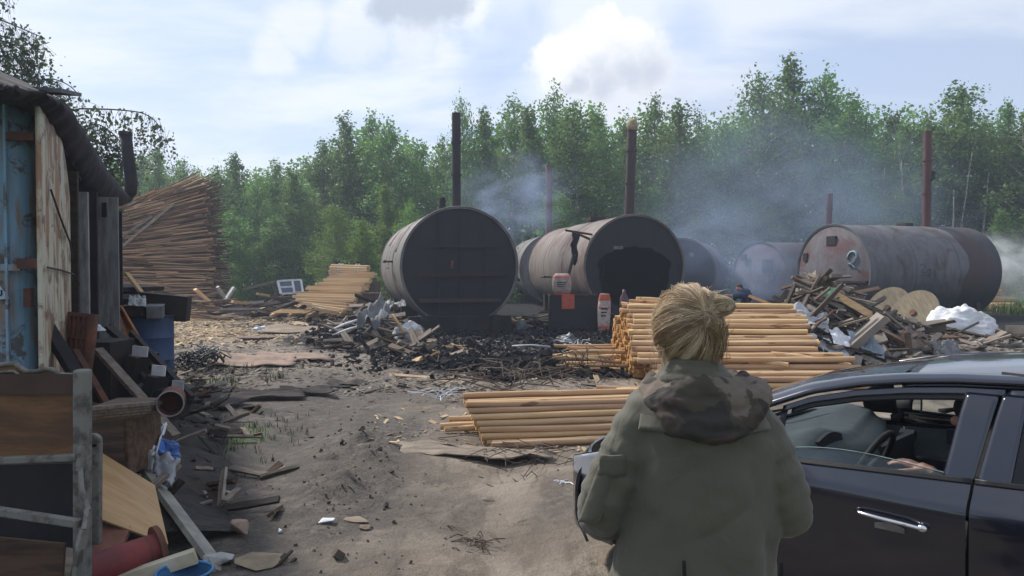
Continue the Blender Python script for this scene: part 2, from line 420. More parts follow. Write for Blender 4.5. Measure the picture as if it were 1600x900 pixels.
# grass tufts
def grass(name, n, area, hgt, dens, seed, m):
    r = random.Random(seed); b = MB()
    for _ in range(n):
        x, y = area(r)
        if r.random() > dens(x, y): continue
        z = gz(x, y)
        for k in range(5):
            a = r.uniform(0, 6.3); L = hgt*r.uniform(.5, 1.2); w = L*.035+.002; dx, dy = math.cos(a), math.sin(a); ln = r.uniform(.1, .7)*L
            ox, oy = x+r.uniform(-.04, .04), y+r.uniform(-.04, .04)
            b.add([(ox-dy*w, oy+dx*w, z), (ox+dy*w, oy-dx*w, z), (ox+dx*ln*.4+dy*w*.6, oy+dy*ln*.4-dx*w*.6, z+L*.6), (ox+dx*ln*.4-dy*w*.6, oy+dy*ln*.4+dx*w*.6, z+L*.6), (ox+dx*ln, oy+dy*ln, z+L)], [(0, 1, 2, 3), (3, 2, 4)])
    o = link(name, b.mesh(name), m, None, False, False); o['kind'] = 'stuff'
M_GRASS = mat('grass_blade', (.045, .065, .022), (.085, .09, .04), 1.2, .7, rnd=0, bump=0)
grass('grass', 900, rect(-4.2, -1.9, 6.6, 9.8), .07, lambda x, y: .8*math.exp(-((x+2.9)/.5)**2-((y-8.2)/.9)**2), 1, M_GRASS)
grass('grass', 500, rect(-6.2, -3.6, 9.5, 14), .13, lambda x, y: .6*sst(fbm(x, y, .9, 2), .0, .3), 2, M_GRASS)
grass('grass', 5000, rect(19, 30, 29, 42), .4, lambda x, y: 1, 3, mat('meadow_grass', (.07, .13, .025), (.13, .17, .05), .6, .7, rnd=0, bump=0))
# ------------------------------------------------------------------ trees
def leafmat(name, c1, c2):
    m, h, b = newmat(name)
    P = h.co('Object'); n = h.noise(P, 1.1, 3, .6); n2 = h.noise(P, 9, 2, .5)
    c = h.mix(h.ss(n, .35, .65), c1, c2)
    hs = h.n('ShaderNodeHueSaturation'); h.l(c, hs.inputs['Color']); h.l(h.ss(h.rnd(), 0, 1, .72, 1.25), hs.inputs['Value']); h.l(h.ss(h.rnd(), 0, 1, .485, .515), hs.inputs['Hue'])
    c = h.mix(h.ss(n2, .35, .7, 0, .4), hs.outputs[0], tuple(min(1, x*1.7) for x in c1))
    h.l(c, b.inputs['Base Color']); b.inputs['Roughness'].default_value = .55; b.inputs['Specular IOR Level'].default_value = .25
    tr = h.n('ShaderNodeBsdfTranslucent'); h.l(c, tr.inputs[0]); ad = h.n('ShaderNodeMixShader'); ad.inputs[0].default_value = .48
    h.l(b.outputs[0], ad.inputs[1]); h.l(tr.outputs[0], ad.inputs[2]); h.l(ad.outputs[0], m.node_tree.nodes['Material Output'].inputs[0])
    return m
M_LEAF = leafmat('birch_leaf', (.130, .220, .055), (.085, .165, .046))
M_LEAFB = leafmat('young_leaf', (.15, .25, .04), (.10, .19, .035))
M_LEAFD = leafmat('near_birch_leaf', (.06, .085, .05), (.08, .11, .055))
m, h, b = newmat('birch_bark'); n = h.noise(h.co('Object', (6, 6, 1.2)), 3, 4, .6)
h.l(h.mix(h.ss(n, .45, .6), (.30, .28, .24), (.07, .06, .05)), b.inputs['Base Color']); b.inputs['Roughness'].default_value = .85; M_BARK = m
M_BARKD = mat('dark_bark', (.06, .05, .04), (.03, .025, .02), 5, .9)

def leaf_mesh(name, C, S, seed, droop=0.0):
    """C: centres n x 3, S: sizes n; each leaf one bent diamond (two triangles)"""
    g = np.random.default_rng(seed); n = len(C)
    a = g.normal(size=(n, 3)); a[:, 2] -= droop; a /= np.linalg.norm(a, axis=1)[:, None]
    q = g.normal(size=(n, 3)); bb = np.cross(a, q); bb /= np.linalg.norm(bb, axis=1)[:, None]
    nn = np.cross(a, bb)
    S = S[:, None]
    v = np.stack([C-a*S*.5, C+bb*S*.34+nn*S*.08, C+a*S*.5, C-bb*S*.34+nn*S*.08], 1).reshape(-1, 3)
    i = np.arange(n)[:, None]*4
    f = np.concatenate([i+np.array([[0, 1, 2]]), i+np.array([[0, 2, 3]])], 1).reshape(-1, 3)
    me = bpy.data.meshes.new(name); me.vertices.add(len(v)); me.vertices.foreach_set('co', v.astype(np.float32).ravel())
    me.loops.add(f.size); me.loops.foreach_set('vertex_index', f.astype(np.int32).ravel())
    me.polygons.add(len(f)); me.polygons.foreach_set('loop_start', np.arange(0, f.size, 3, dtype=np.int32)); me.polygons.foreach_set('loop_total', np.full(len(f), 3, np.int32))
    me.update(calc_edges=True); return me
def tree_geo(seed, H, Wd, nleaf=5200, ls=.2, low=.12, dense=1.0, shape=1.0):
    """returns trunk MB, leaf centres, sizes. H height, Wd crown width"""
    r = random.Random(seed); g = np.random.default_rng(seed)
    tb = MB(); k = 9
    bend = [r.uniform(-.03, .03)*H, r.uniform(-.03, .03)*H]
    def tp(t): return Vector((bend[0]*t*t+.012*H*math.sin(5*t+seed), bend[1]*t*t+.012*H*math.cos(4*t+seed*2), H*t))
    tb.tube([tp(i/k) for i in range(k+1)], [.012*H*(1-i/k)**.8+.012 for i in range(k+1)], 7)
    cl = []
    nb = int(46*dense)
    for i in range(nb):
        t = low+(1-low-.03)*(i/nb)**.9; p0 = tp(t)
        prof = (math.sin(math.pi*min(1, ((t-low)/(1-low))**.80*.96+.04))**.6)*shape*.92+.10*(1-t)
        L = Wd*.5*prof*r.uniform(.65, 1.2); a = i*2.399+r.uniform(-.4, .4); el = R(r.uniform(18, 55))*(.6+.8*t)
        d = Vector((math.cos(a)*math.cos(el), math.sin(a)*math.cos(el), math.sin(el)))
        pts = [p0+d*(L*s)+Vector((0, 0, -.22*L*s*s)) for s in (0, .35, .7, 1)]
        tb.tube(pts, [.028*L+.008, .018*L+.006, .01*L+.004, .004], 4, cap=False)
        m_ = max(3, int(L*5))
        for j in range(m_):
            s = .22+.78*(j+r.random())/m_
            c = p0+d*(L*s)+Vector((0, 0, -.22*L*s*s))
            c += Vector((r.gauss(0, .12), r.gauss(0, .12), r.gauss(-.1, .16)))*(.6+.4*L)
            cl.append((c.x, c.y, c.z, r.uniform(.16, .42)*(.55+.22*L)))
    for j in range(5):
        c = tp(1-.02*j)+Vector((r.gauss(0, .12), r.gauss(0, .12), .1)); cl.append((c.x, c.y, c.z, .22))
    cl = np.array(cl); w = cl[:, 3]**1.6; idx = g.choice(len(cl), nleaf, p=w/w.sum())
    C = cl[idx, :3]+g.normal(size=(nleaf, 3))*cl[idx, 3:4]*np.array([1, 1, 1.25])*.62
    C[:, 2] = np.maximum(C[:, 2], .1)
    S = ls*np.exp(g.normal(size=nleaf)*.25)
    return tb, C, S
protos = []
for i in range(9):
    H = 10.0; w = (3.6, 4.6, 3.0, 5.2, 4.2, 3.4, 4.8, 5.6, 3.8)[i]
    tb, C, S = tree_geo(50+i, H, w, 9500, .135, (.06, .1, .12)[i % 3], 1.15)
    tm = tb.mesh('birch_trunk'); tm.materials.append(M_BARK); tm.shade_smooth()
    lm = leaf_mesh('birch_crown', C, S, 90+i, .3); lm.materials.append(M_LEAF)
    protos.append((tm, lm))
def put_tree(px, ptop, Y, label, i, wid=1.0, leaf=None, name='birch_tree', group='young birches of the wood behind the yard'):
    top = at(px, ptop, Y); H = top.z
    t = thing(name, (top.x, Y, 0), label, 'tree', group, rot=(0, 0, rng.uniform(0, 6.3)))
    t.scale = (H/10*wid, H/10*wid, H/10)
    tm, lm = protos[i % 9]
    for nm, me_ in (('trunk', tm), ('crown', lm)):
        o = bpy.data.objects.new(nm, me_); COL.objects.link(o); o.parent = t
        if nm == 'crown' and leaf is not None: o.material_slots[0].link = 'OBJECT'; o.material_slots[0].material = leaf
    return t
G = 'birch in the wood behind the yard, '
TREES = [
 (152, 262, 56, 'distant birch whose top shows between the shed roof and its stovepipe', .9),
 (212, 236, 52, 'birch showing just beside the elbowed stovepipe above the slat tower', .9),
 (247, 234, 50, 'birch with a spiky top above the upper end of the slat tower', .8),
 (284, 250, 54, 'low birch peeping over the highest slats of the tower', .8),
 (330, 262, 47, 'birch next to the tall slat tower, its crown brushing the slat ends', 1.0),
 (366, 243, 49, 'rounded birch one crown away from the tall slat tower', 1.1),
 (398, 272, 46, 'short dense birch in the dip between the slat tower and the window frame', 1.0),
 (425, 252, 50, 'birch standing above the discarded window frame', .9),
 (462, 264, 45, 'low bushy birch between the window frame and the pole stack behind it', 1.1),
 (500, 222, 50, 'birch at the foot of the rising treetops above the pale pole stack', .9),
 (548, 184, 48, 'slim tall birch with pointed crown above the strapped pole bundle', .9),
 (582, 180, 49, 'twin-topped tall birch behind the strapped pole bundle', .8),
 (612, 188, 46, 'broad birch sloping down towards the first kiln', 1.0),
 (652, 228, 50, 'shorter birch directly over the pale flank of the first kiln', .9),
 (690, 216, 52, 'thin birch close beside the tall black chimney', .6),
 (724, 158, 47, 'lone thin birch whose tip rises above the tall black chimney', .42),
 (764, 174, 47, 'tall birch on the far side of the black chimney over the blue smoke', .8),
 (800, 156, 50, 'tall birch over the gap between the two large kilns', .9),
 (835, 172, 46, 'leafy birch beside the thin rusty chimney', .9),
 (868, 136, 48, 'highest feathery birch above the thin rusty chimney', .7),
 (905, 164, 45, 'wide birch crown over the flank of the open kiln', 1.1),
 (943, 172, 49, 'birch just before the yellow-capped chimney', .9),
 (982, 190, 52, 'birch partly hidden by the yellow-capped chimney', .8),
 (1022, 150, 50, 'tall pointed birch just past the yellow-capped chimney', .8),
 (1060, 165, 46, 'round-headed birch above the head of the blonde person', 1.0),
 (1092, 178, 50, 'birch with a narrow spire in the smoke past the blonde person', .6),
 (1125, 190, 48, 'smoky low birch ahead of the tallest trees', 1.0),
 (1160, 178, 52, 'birch at the foot of the tallest tree group, half in smoke', .9),
 (1193, 120, 48, 'first of the tall trees in the highest group, with a ragged crown', .8),
 (1247, 93, 50, 'highest tree of the whole wood, airy crown', .95),
 (1294, 112, 49, 'airy tree beside the highest one, above the red chimney', .85),
 (1322, 150, 47, 'tree stepping down from the highest group above the numbered kiln', 1.0),
 (1382, 178, 52, 'low birch in the dip above the numbered kiln', .9),
 (1412, 190, 50, 'small birch just before the red-brown chimney', .8),
 (1440, 178, 49, 'birch beside the red-brown chimney of the numbered kiln', .8),
 (1501, 138, 49, 'large rounded conical tree past the red-brown chimney', 1.15),
 (1544, 186, 50, 'low tree in the gap after the large conical one', .8),
 (1577, 164, 49, 'thin spire-topped tree near the edge of the picture', .6),
 (1606, 178, 46, 'broad tree cut by the edge of the picture', 1.0),
 (1650, 170, 47, 'last tree of the wood beside the cut-off one', 1.0)]
for i, (px, pt, Y, lb, w) in enumerate(TREES): put_tree(px, pt, Y, lb, i*4+i//9, w*1.2)
BUSH = [(606, 290, 40, 'light green young birch in front of the darker wood', .9), (523, 322, 39, 'small bright birch above the strapped pole bundle', 1.0), (640, 315, 38, 'little bright birch touching the flank of the first kiln', .8),
        (566, 345, 37, 'lowest bright sapling between the two light green birches', 1.2), (350, 330, 42, 'dark bushy sapling beside the slat tower', 1.5), (430, 340, 43, 'dark low sapling behind the window frame', 1.7),
        (1010, 300, 42, 'mid-green sapling behind the second kiln', 1.2), (1180, 310, 44, 'smoke-veiled sapling behind the third kiln', 1.4), (1400, 300, 42, 'mid-green sapling behind the numbered kiln', 1.3), (1570, 330, 40, 'bushy sapling over the green clearing', 1.3), (880, 300, 42, 'sapling showing between the two large kilns', 1.1)]
for i, (px, pt, Y, lb, w) in enumerate(BUSH): put_tree(px, pt, Y, lb, i*5+2, w*1.25, M_LEAFB if i < 4 else None, 'young_tree', 'saplings along the edge of the wood')
# far mass of the wood, behind the individual trees
def woodland():
    g = np.random.default_rng(5); n = 260000
    tops = [(-400, 250), (100, 262), (250, 262), (330, 280), (430, 275), (500, 250), (560, 215), (620, 220), (680, 245), (740, 215), (800, 190), (900, 185), (1000, 200), (1110, 205), (1200, 160), (1300, 150), (1350, 190), (1480, 190), (1600, 195), (2100, 180)]
    X = g.uniform(-500, 2200, n); Y = g.uniform(52, 66, n)
    top = np.interp(X, [t[0] for t in tops], [t[1] for t in tops])+12
    zt = CZ+(420-top)/F*Y
    x = (X-800)/F*Y
    # uneven clumped tops
    zt = zt*(1+.10*np.sin(x*1.9+3*np.sin(Y))+.07*np.sin(x*4.7+Y*2))
    z = zt*g.random(n)**.72
    cl = np.sin(x*2.2+1.3*np.sin(z*1.1))+np.sin(z*1.6+Y*1.5)+np.sin(Y*2.3+x)
    keep = cl > -1.2+g.random(n)*.6
    C = np.stack([x, Y, z], 1)[keep]; S = .30*np.exp(g.normal(size=len(C))*.25)
    me = leaf_mesh('woodland', C, S, 3, .2); me.materials.append(M_LEAF)
    o = link('woodland', me, None, None, False, False); o['kind'] = 'stuff'
    n = 60000; X = g.uniform(-300, 2000, n); Y = g.uniform(40, 50, n); x = (X-800)/F*Y
    z = np.abs(g.normal(size=n))*(1.3+.7*np.sin(x*.9+2*np.sin(x*.31)))
    ok = (Y > 43) | (x > -3) & (x < 10)
    me = leaf_mesh('undergrowth', np.stack([x, Y, z], 1)[ok], .2*np.exp(g.normal(size=ok.sum())*.25), 4, .2); me.materials.append(M_LEAF)
    o = link('undergrowth', me, None, None, False, False); o['kind'] = 'stuff'
    b = MB(); r = random.Random(3)
    for i in range(120):
        Y = r.uniform(46, 62); x = (r.uniform(-200, 1800)-800)/F*Y; H = r.uniform(6, 9)
        b.tube([(x, Y, 0), (x+r.uniform(-.3, .3), Y, H*.5), (x+r.uniform(-.6, .6), Y, H)], [.09, .06, .03], 5)
    o = link('woodland_stems', b.mesh('woodland_stems'), M_BARK, None, True, False); o['kind'] = 'stuff'
woodland()
# the near birch behind the shed, drooping twigs
def near_birch():
    bx, by = -9.4, 14.2
    t = thing('birch_tree', (bx, by, 0), 'near birch with drooping twigs overhanging the dark shed roof', 'tree')
    tb = MB(); C = []; r = random.Random(12)
    tb.tube([(bx, by, 0), (bx+.1, by, 3), (bx-.1, by-.1, 6), (bx+.1, by-.2, 9)], [.16, .13, .09, .03], 8)
    def br(pts, rad, leaves, hang):
        pts = [Vector(p) for p in pts]
        # smooth
        q = []
        for i in range(len(pts)-1):
            for s in np.linspace(0, 1, 7)[:-1]: q.append(pts[i].lerp(pts[i+1], s))
        q.append(pts[-1])
        q = [sum((q[max(0, min(len(q)-1, i+k))] for k in (-3, -2, -1, 0, 1, 2, 3)), Vector())/7 for i in range(len(q))]
        tb.tube(q, [rad*.55*(1-.8*i/len(q))+.003 for i in range(len(q))], 5)
        for i in range(2, len(q)):
            for k in range(hang):
                L = r.uniform(.2, 1.0)*(1.0 if leaves > 3 else .5); p = q[i]+Vector((r.uniform(-.1, .1), r.uniform(-.2, .2), 0))
                e = p+Vector((r.uniform(-.25, .25), r.uniform(-.3, .3), -L))
                tb.tube([p, p.lerp(e, .5)+Vector((r.uniform(-.05, .05), 0, .04)), e], [.0035, .003, .002], 3, cap=False)
                for m_ in range(int(leaves*L*2.6)):
                    s = r.random()**.8; C.append(p.lerp(e, s)+Vector((r.gauss(0, .08), r.gauss(0, .12), r.gauss(0, .06))))
    Y = 13.5
    br([(bx, by, 3.6), at(100, 170, Y), at(150, 170, Y), at(195, 172, Y), at(235, 178, Y), at(254, 205, Y)], .03, 9, 2)
    br([(bx, by, 3.3), at(90, 230, Y), at(140, 190, Y), at(170, 200, Y+.2), at(200, 235, Y)], .03, 12, 3)
    br([(bx, by, 2.8), at(100, 260, Y), at(150, 230, Y), at(175, 250, Y)], .03, 10, 3)
    br([(bx, by, 3.9), at(40, 135, Y), at(70, 121, Y), at(100, 127, Y), at(122, 145, Y), at(128, 160, Y)], .022, 3, 1)
    br([(bx, by, 5.0), at(-40, 20, Y), at(0, 30, Y), at(35, 45, Y), at(70, 60, Y)], .03, 8, 3)
    br([(bx, by, 4.6), at(-40, 60, Y), at(0, 60, Y), at(40, 80, Y), at(50, 95, Y)], .03, 9, 3)
    br([(bx, by, 6.0), at(-60, -60, Y), at(-10, -30, Y), at(20, -8, Y)], .02, 5, 2)
    br([(bx, by, 4.2), at(60, 130, Y), at(80, 122, Y), at(100, 140, Y)], .02, 9, 2)
    tb.build('trunk', M_BARKD, t, smooth=True)
    C = np.array([tuple(c) for c in C]); S = .072*np.exp(nrg.normal(size=len(C))*.25)
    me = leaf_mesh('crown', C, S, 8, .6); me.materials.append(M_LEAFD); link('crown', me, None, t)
near_birch()
# ------------------------------------------------------------------ kilns
def kilnmat(name, base, rust, soot, sootlow, top=.0, rl=.46):
    """steel shell: flaking grey-beige coat, rust patches and streaks, soot stains"""
    m, h, b = newmat(name); P = h.co('Object')
    n = h.noise(P, .9, 7, .6, .6); n2 = h.noise(h.co('Object', (1.0, 1.0, .25)), 3.2, 6, .65, .3); n3 = h.noise(P, 16, 5, .65)
    c = h.mix(h.ss(n2, .42, .62), base, tuple(x*.72 for x in base))
    c = h.mix(h.ss(n, rl, rl+.13, 0, .9), c, rust)
    c = h.mix(h.ss(n3, .56, .72, 0, .6), c, tuple(x*.5 for x in rust))
    sx = h.n('ShaderNodeSeparateXYZ'); h.l(P, sx.inputs[0])
    z = h.m('ADD', sx.outputs[2], h.m('MULTIPLY', h.m('SUBTRACT', n, .5), 3.2))
    c = h.mix(h.ss(z, sootlow-1.1, sootlow+.7, .93, top), c, soot)
    h.l(c, b.inputs['Base Color']); b.inputs['Roughness'].default_value = .72; b.inputs['Metallic'].default_value = .15
    h.l(h.bump(h.m('ADD', n3, n2), .35, .02), b.inputs['Normal']); return m
K_A = kilnmat('kiln_shell_steel', (.19, .175, .165), (.095, .055, .048), (.012, .011, .013), .55, .15, .54)
K_B = kilnmat('kiln_shell_rusty', (.21, .175, .155), (.12, .065, .055), (.015, .012, .013), .75, .15)
K_E = kilnmat('kiln_shell_sooty', (.14, .14, .148), (.075, .045, .042), (.012, .012, .016), 1.15, .15, .52)
K_D = kilnmat('kiln_shell_dim', (.10, .10, .11), (.09, .065, .06), (.025, .025, .03), .4, .15)
K_FACE = kilnmat('sooted_face', (.008, .008, .011), (.028, .015, .015), (.004, .004, .006), .2, .15, .56)
K_FACEE = kilnmat('stained_face', (.15, .14, .15), (.12, .055, .055), (.022, .022, .030), .2, .1)
K_CHIM = kilnmat('chimney_rusty', (.075, .045, .045), (.06, .028, .026), (.03, .02, .02), -9, .35)
K_CHIMR = kilnmat('chimney_red', (.13, .045, .04), (.09, .035, .03), (.03, .02, .02), -9, .2)
K_CHIMB = kilnmat('chimney_black', (.022, .018, .024), (.035, .02, .022), (.012, .012, .014), -9, .3)
M_CAP = mat('sulphur_yellow', (.48, .40, .22), (.25, .2, .12), 8, .8)
M_SOOTIN = mat('soot_inside', (.005, .005, .006), (.009, .008, .008), 4, 1.0, bump=.2)

class Kiln:
    def __init__(s, name, fx, fy, cz, az, Rr, L, label, shell, cat='kiln'):
        s.c = Vector((fx, fy, cz)); a = R(az); s.A = Vector((math.sin(a), math.cos(a), 0)); s.Rt = Vector((math.cos(a), -math.sin(a), 0)); s.R = Rr; s.L = L; s.az = -a
        s.t = thing(name, (fx, fy, 0), label, cat)
        s.sh = shell
        mb = MB(); n = 56; st = [0, .06, L*.33, L*.34, L*.66, L*.67, L-.06, L]
        # hollow shell with thickness
        prof = []
        for i, u in enumerate(st): prof.append((u, Rr+(.012 if i in (3, 4) else 0)))
        vs = []
        for u, r_ in prof+[(u, Rr-.05) for u in st[::-1]]:
            for j in range(n):
                t = 2*math.pi*j/n; vs.append(s.p(u, r_*math.cos(t), r_*math.sin(t)))
        k = len(prof)*2; fs = []
        for i in range(k):
            for j in range(n): fs.append((i*n+j, ((i+1) % k)*n+j, ((i+1) % k)*n+(j+1) % n, i*n+(j+1) % n))
        mb.add(vs, fs); s.shell = mb.build('shell', shell, s.t, auto=30)
        s.shell.data.shade_smooth(); s.shell.data.set_sharp_from_angle(angle=R(30))
        for u in (0.0, L*.335, L*.665, L):
            rb = MB(); ring = [s.p(u, (Rr+.006)*math.cos(2*math.pi*j/n), (Rr+.006)*math.sin(2*math.pi*j/n)) for j in range(n)]
            rb.tube(ring, .016, 5, closed=True); rb.build('weld_ring', shell, s.t, smooth=True)
    def p(s, u, r, z): return s.c+s.A*u+s.Rt*r+Vector((0, 0, z))
    def disc(s, u, m, name='end_plate', bulge=.12, rr=None, seams=(), cut=None):
        mb = MB(); n = 48; Rr = rr or s.R-.052; vs = []; fs = []
        rings = [0, .35, .7, .92, 1.0]
        for q in rings:
            for j in range(n):
                t = 2*math.pi*j/n; vs.append(s.p(u-bulge*(1-q*q), Rr*q*math.cos(t), Rr*q*math.sin(t)))
        for i in range(len(rings)-1):
            for j in range(n): fs.append((i*n+j, i*n+(j+1) % n, (i+1)*n+(j+1) % n, (i+1)*n+j))
        mb.add(vs, fs); o = mb.build(name, m, s.t, smooth=True, solid=0); return o
    def strip(s, name, m, x0, z0, x1, z1, w, u=-.1, th=.04):
        mb = MB(); mb.beam(s.p(u, x0, z0), s.p(u, x1, z1), th, w); return mb.build(name, m, s.t)
    def chimney(s, u, r, top, rad, m, lean=(0, 0), base=None, name='chimney', cap=None):
        zb = base if base is not None else math.sqrt(max(0, s.R**2-r*r))-.05
        p0 = s.p(u, r, zb); p1 = Vector((p0.x+lean[0], p0.y+lean[1], top))
        mb = MB(); k = 10
        prof = [(p0.lerp(p1, i/k), rad*(1+.0*i)) for i in range(k+1)]
        mb.tube([q[0] for q in prof], [q[1] for q in prof], 18)
        o = mb.build(name, m, s.t, auto=40); o.data.shade_smooth(); o.data.set_sharp_from_angle(angle=R(40))
        for f in (.02, .36, .70):
            rb = MB(); c = p0.lerp(p1, f); rb.tube([c-Vector((0, 0, .025)), c+Vector((0, 0, .025))], rad*1.22, 18); rb.build('collar', m, o)
        if cap:
            cb = MB(); h_ = cap; cb.tube([p1-Vector((0, 0, h_)), p1-Vector((0, 0, h_*.25)), p1+Vector((0, 0, .02)), p1+Vector((0, 0, .10))], [rad*1.12, rad*1.16, rad*1.05, rad*.8], 18)
            cb.build('chimney_cap', M_CAP, o, smooth=True)
        return o
    def saddle(s, m=M_DARKMETAL, us=(.5, .85)):
        for f in us:
            mb = MB(); u = s.L*f
            n = 12; pts = []
            for j in range(n+1):
                t = math.pi*(1.22+.56*j/n); pts.append(s.p(u, (s.R+.02)*math.cos(t), (s.R+.02)*math.sin(t)))
            lo = [Vector((q.x, q.y, -.05)) for q in pts]
            vs = []
            for d in (-.12, .12): vs += [q+s.A*d for q in pts]+[q+s.A*d for q in lo]
            k = n+1; fs = []
            for j in range(n):
                fs += [(j, j+1, k+j+1, k+j), (2*k+j+1, 2*k+j, 3*k+j, 3*k+j+1), (j+1, j, 2*k+j, 2*k+j+1)]
            fs += [(0, k, 3*k, 2*k), (n, 2*k+n, 3*k+n, k+n)]
            mb.add(vs, fs); mb.build('saddle', m, s.t)

# --- first kiln: closed sooty front
kx = at(719, 420, 22).x
A = Kiln('charcoal_kiln', kx, 22, 1.82, -13.5, 1.66, 7.4, 'closed charcoal kiln with black sooty front and the tallest black chimney', K_A)
A.disc(.05, K_FACE, 'front_plate', bulge=.05); A.disc(A.L-.05, K_FACE, 'rear_plate', bulge=-.15)
for x, zt in ((-.62, 1.50), (.0, 1.62), (.72, 1.46)): A.strip('plate_seam', K_FACE, x, -1.45, x, zt-.05, .05, -.03, .03)
A.strip('hinge_bar', M_DARKMETAL, -1.2, -.25, 1.25, -.22, .09, -.07, .06)
A.strip('hinge_bar', M_DARKMETAL, -1.0, .55, 1.1, .57, .07, -.06, .05)
A.strip('hinge_bar', M_DARKMETAL, -1.15, -.95, 1.15, -.95, .10, -.06, .06)
mb = MB(); mb.box(A.p(-.12, -.25, .05), (.08, .1, .22), Euler((0, 0, A.az))); mb.tube([A.p(-.1, -.25, .05), A.p(-.28, -.25, .0)], .025, 8); mb.build('latch', M_RUST, A.t)
mb = MB()
for x in (-1.0, 1.0): mb.box(A.p(.25, x, -1.62), (.22, .9, .5), Euler((0, 0, A.az)))
mb.box(A.p(.0, 0, -1.60), (2.9, .16, .42), Euler((0, 0, A.az)))
mb.build('skid_frame', M_DARK, A.t); A.saddle()
A.chimney(.5, -.02, at(718, 178, 22.6).z, .125, K_CHIMB, (0, 0), cap=None)
A.chimney(.9, -.36, at(700, 310, 23).z, .09, K_CHIMB, name='vent_pipe')
mb = MB(); q = A.p(2.4, -A.R*.98, .15); mb.tube([q+A.Rt*.1, q-A.Rt*.3, q-A.Rt*.32-Vector((0, 0, .02))], .03, 8); mb.tube([q-A.Rt*.28+A.A*.25, q-A.Rt*.28-A.A*.2], .045, 8)
mb.build('lever', M_DARKMETAL, A.t)
mb = MB(); q = A.p(.3, A.R+.02, -.35); mb.box(q, (.12, .12, .12)); mb.tube([q-Vector((.05, 0, 0)), q+Vector((.12, 0, -.05))], .04, 8); mb.build('latch', M_DARKMETAL, A.t)
# patch plates on the flank
for u, t_, w, l in ((2.2, 150, .5, .7), (4.2, 165, .6, .9), (5.6, 140, .5, .6)):
    mb = MB()
    def fn(a, b, u=u, t_=t_, w=w, l=l):
        th = R(t_)+(b-.5)*w; return A.p(u+(a-.5)*l, (A.R+.012)*math.cos(th), (A.R+.012)*math.sin(th))
    mb.grid(fn, 3, 6); mb.build('patch_plate', K_B, A.t, solid=.012, smooth=True)

# --- second kiln: open doorway
kx = at(992, 420, 25.2).x
B = Kiln('charcoal_kiln', kx, 25.2, 1.80, -10.5, 1.68, 8.6, 'open charcoal kiln with dark doorway and yellow-capped chimney', K_B)
def ring_plate(K, m, name, cut):
    """front plate with an opening: cut(theta)->radius of the opening edge"""
    mb = MB(); n = 72; vs = []; Rr = K.R-.052
    for u in (.04, .09):
        for j in range(n):
            t = 2*math.pi*j/n; ri = cut(t); vs.append(K.p(u, Rr*math.cos(t), Rr*math.sin(t))); vs.append(K.p(u, ri*math.cos(t), ri*math.sin(t)))
    fs = []
    for j in range(n):
        a, b_ = 2*j, 2*((j+1) % n); q = 2*n
        fs += [(a, b_, b_+1, a+1), (q+a+1, q+b_+1, q+b_, q+a), (a+1, b_+1, q+b_+1, q+a+1)]
    mb.add(vs, fs); return mb.build(name, m, K.t)
def cutB(t):
    c, s_ = math.cos(t), math.sin(t); w_ = 1.0+.03*math.sin(t*9)+.02*math.sin(t*17)
    return w_/math.sqrt((c/1.22)**2+(s_/(.66 if s_ > 0 else 1.40))**2)
ring_plate(B, K_FACE, 'front_plate', cutB)
B.disc(B.L-.05, M_SOOTIN, 'rear_plate', bulge=-.1)
mb = MB(); n = 40; vs = []
for u in (.12, B.L-.1):
    for j in range(n): vs.append(B.p(u, (B.R-.06)*math.cos(2*math.pi*j/n), (B.R-.06)*math.sin(2*math.pi*j/n)))
mb.add(vs, [(j, (j+1) % n, n+(j+1) % n, n+j) for j in range(n)]); mb.build('lining', M_SOOTIN, B.t, smooth=True)
B.strip('handle', M_METAL, -.72, .62, -.42, .62, .10, -.05, .04)
B.saddle()
B.chimney(.45, -.05, at(993, 192, 25.7).z, .155, K_CHIM, (.10, 0), cap=.26)
B.chimney(1.4, .30, at(1001, 280, 26.6).z, .11, K_D, name='vent_pipe')
# levered door arm with black cloth on the flank
mb = MB(); q0 = B.p(.25, -B.R*.80, B.R*.62); q1 = B.p(.3, -B.R*1.32, B.R*.70)
mb.tube([q0, q1], .035, 8); mb.tube([q0-Vector((0, 0, .18)), q0.lerp(q1, .75)], .04, 8); mb.build('door_arm', M_RUST, B.t)
mb = MB()
def rag(a, b): 
    p = q0.lerp(q1, .50+.22*a); return p+Vector((.03*math.sin(b*9+a*4)+(-.06*b), -.06+.05*math.sin(a*7+b*5), -.05-(.75+.28*math.sin(a*5))*b))
mb.grid(rag, 8, 12); mb.build('black_rag', M_DARK, B.t, solid=.02, smooth=True)
mb = MB(); q = B.p(.2, -B.R*1.30, -.05); mb.tube([q+Vector((.22, 0, .45)), q+Vector((0, 0, -.35))], .055, 8); mb.build('hook_bar', M_DARKMETAL, B.t)
mb = MB(); mb.box(B.p(3.3, -.35, B.R+.05), (.5, .7, .12), Euler((0, 0, B.az))); mb.tube([B.p(3.3, -.35, B.R+.05), B.p(3.3, -.35, B.R+.25)], .08, 10); mb.build('hatch', M_DARKMETAL, B.t)
mb = MB(); q = B.p(4.6, -B.R*.99, -.35); mb.tube([q+B.Rt*.1, q-B.Rt*.35], .035, 8); mb.tube([q-B.Rt*.3+B.A*.3, q-B.Rt*.3-B.A*.3], .045, 8); mb.build('lever', M_DARKMETAL, B.t)

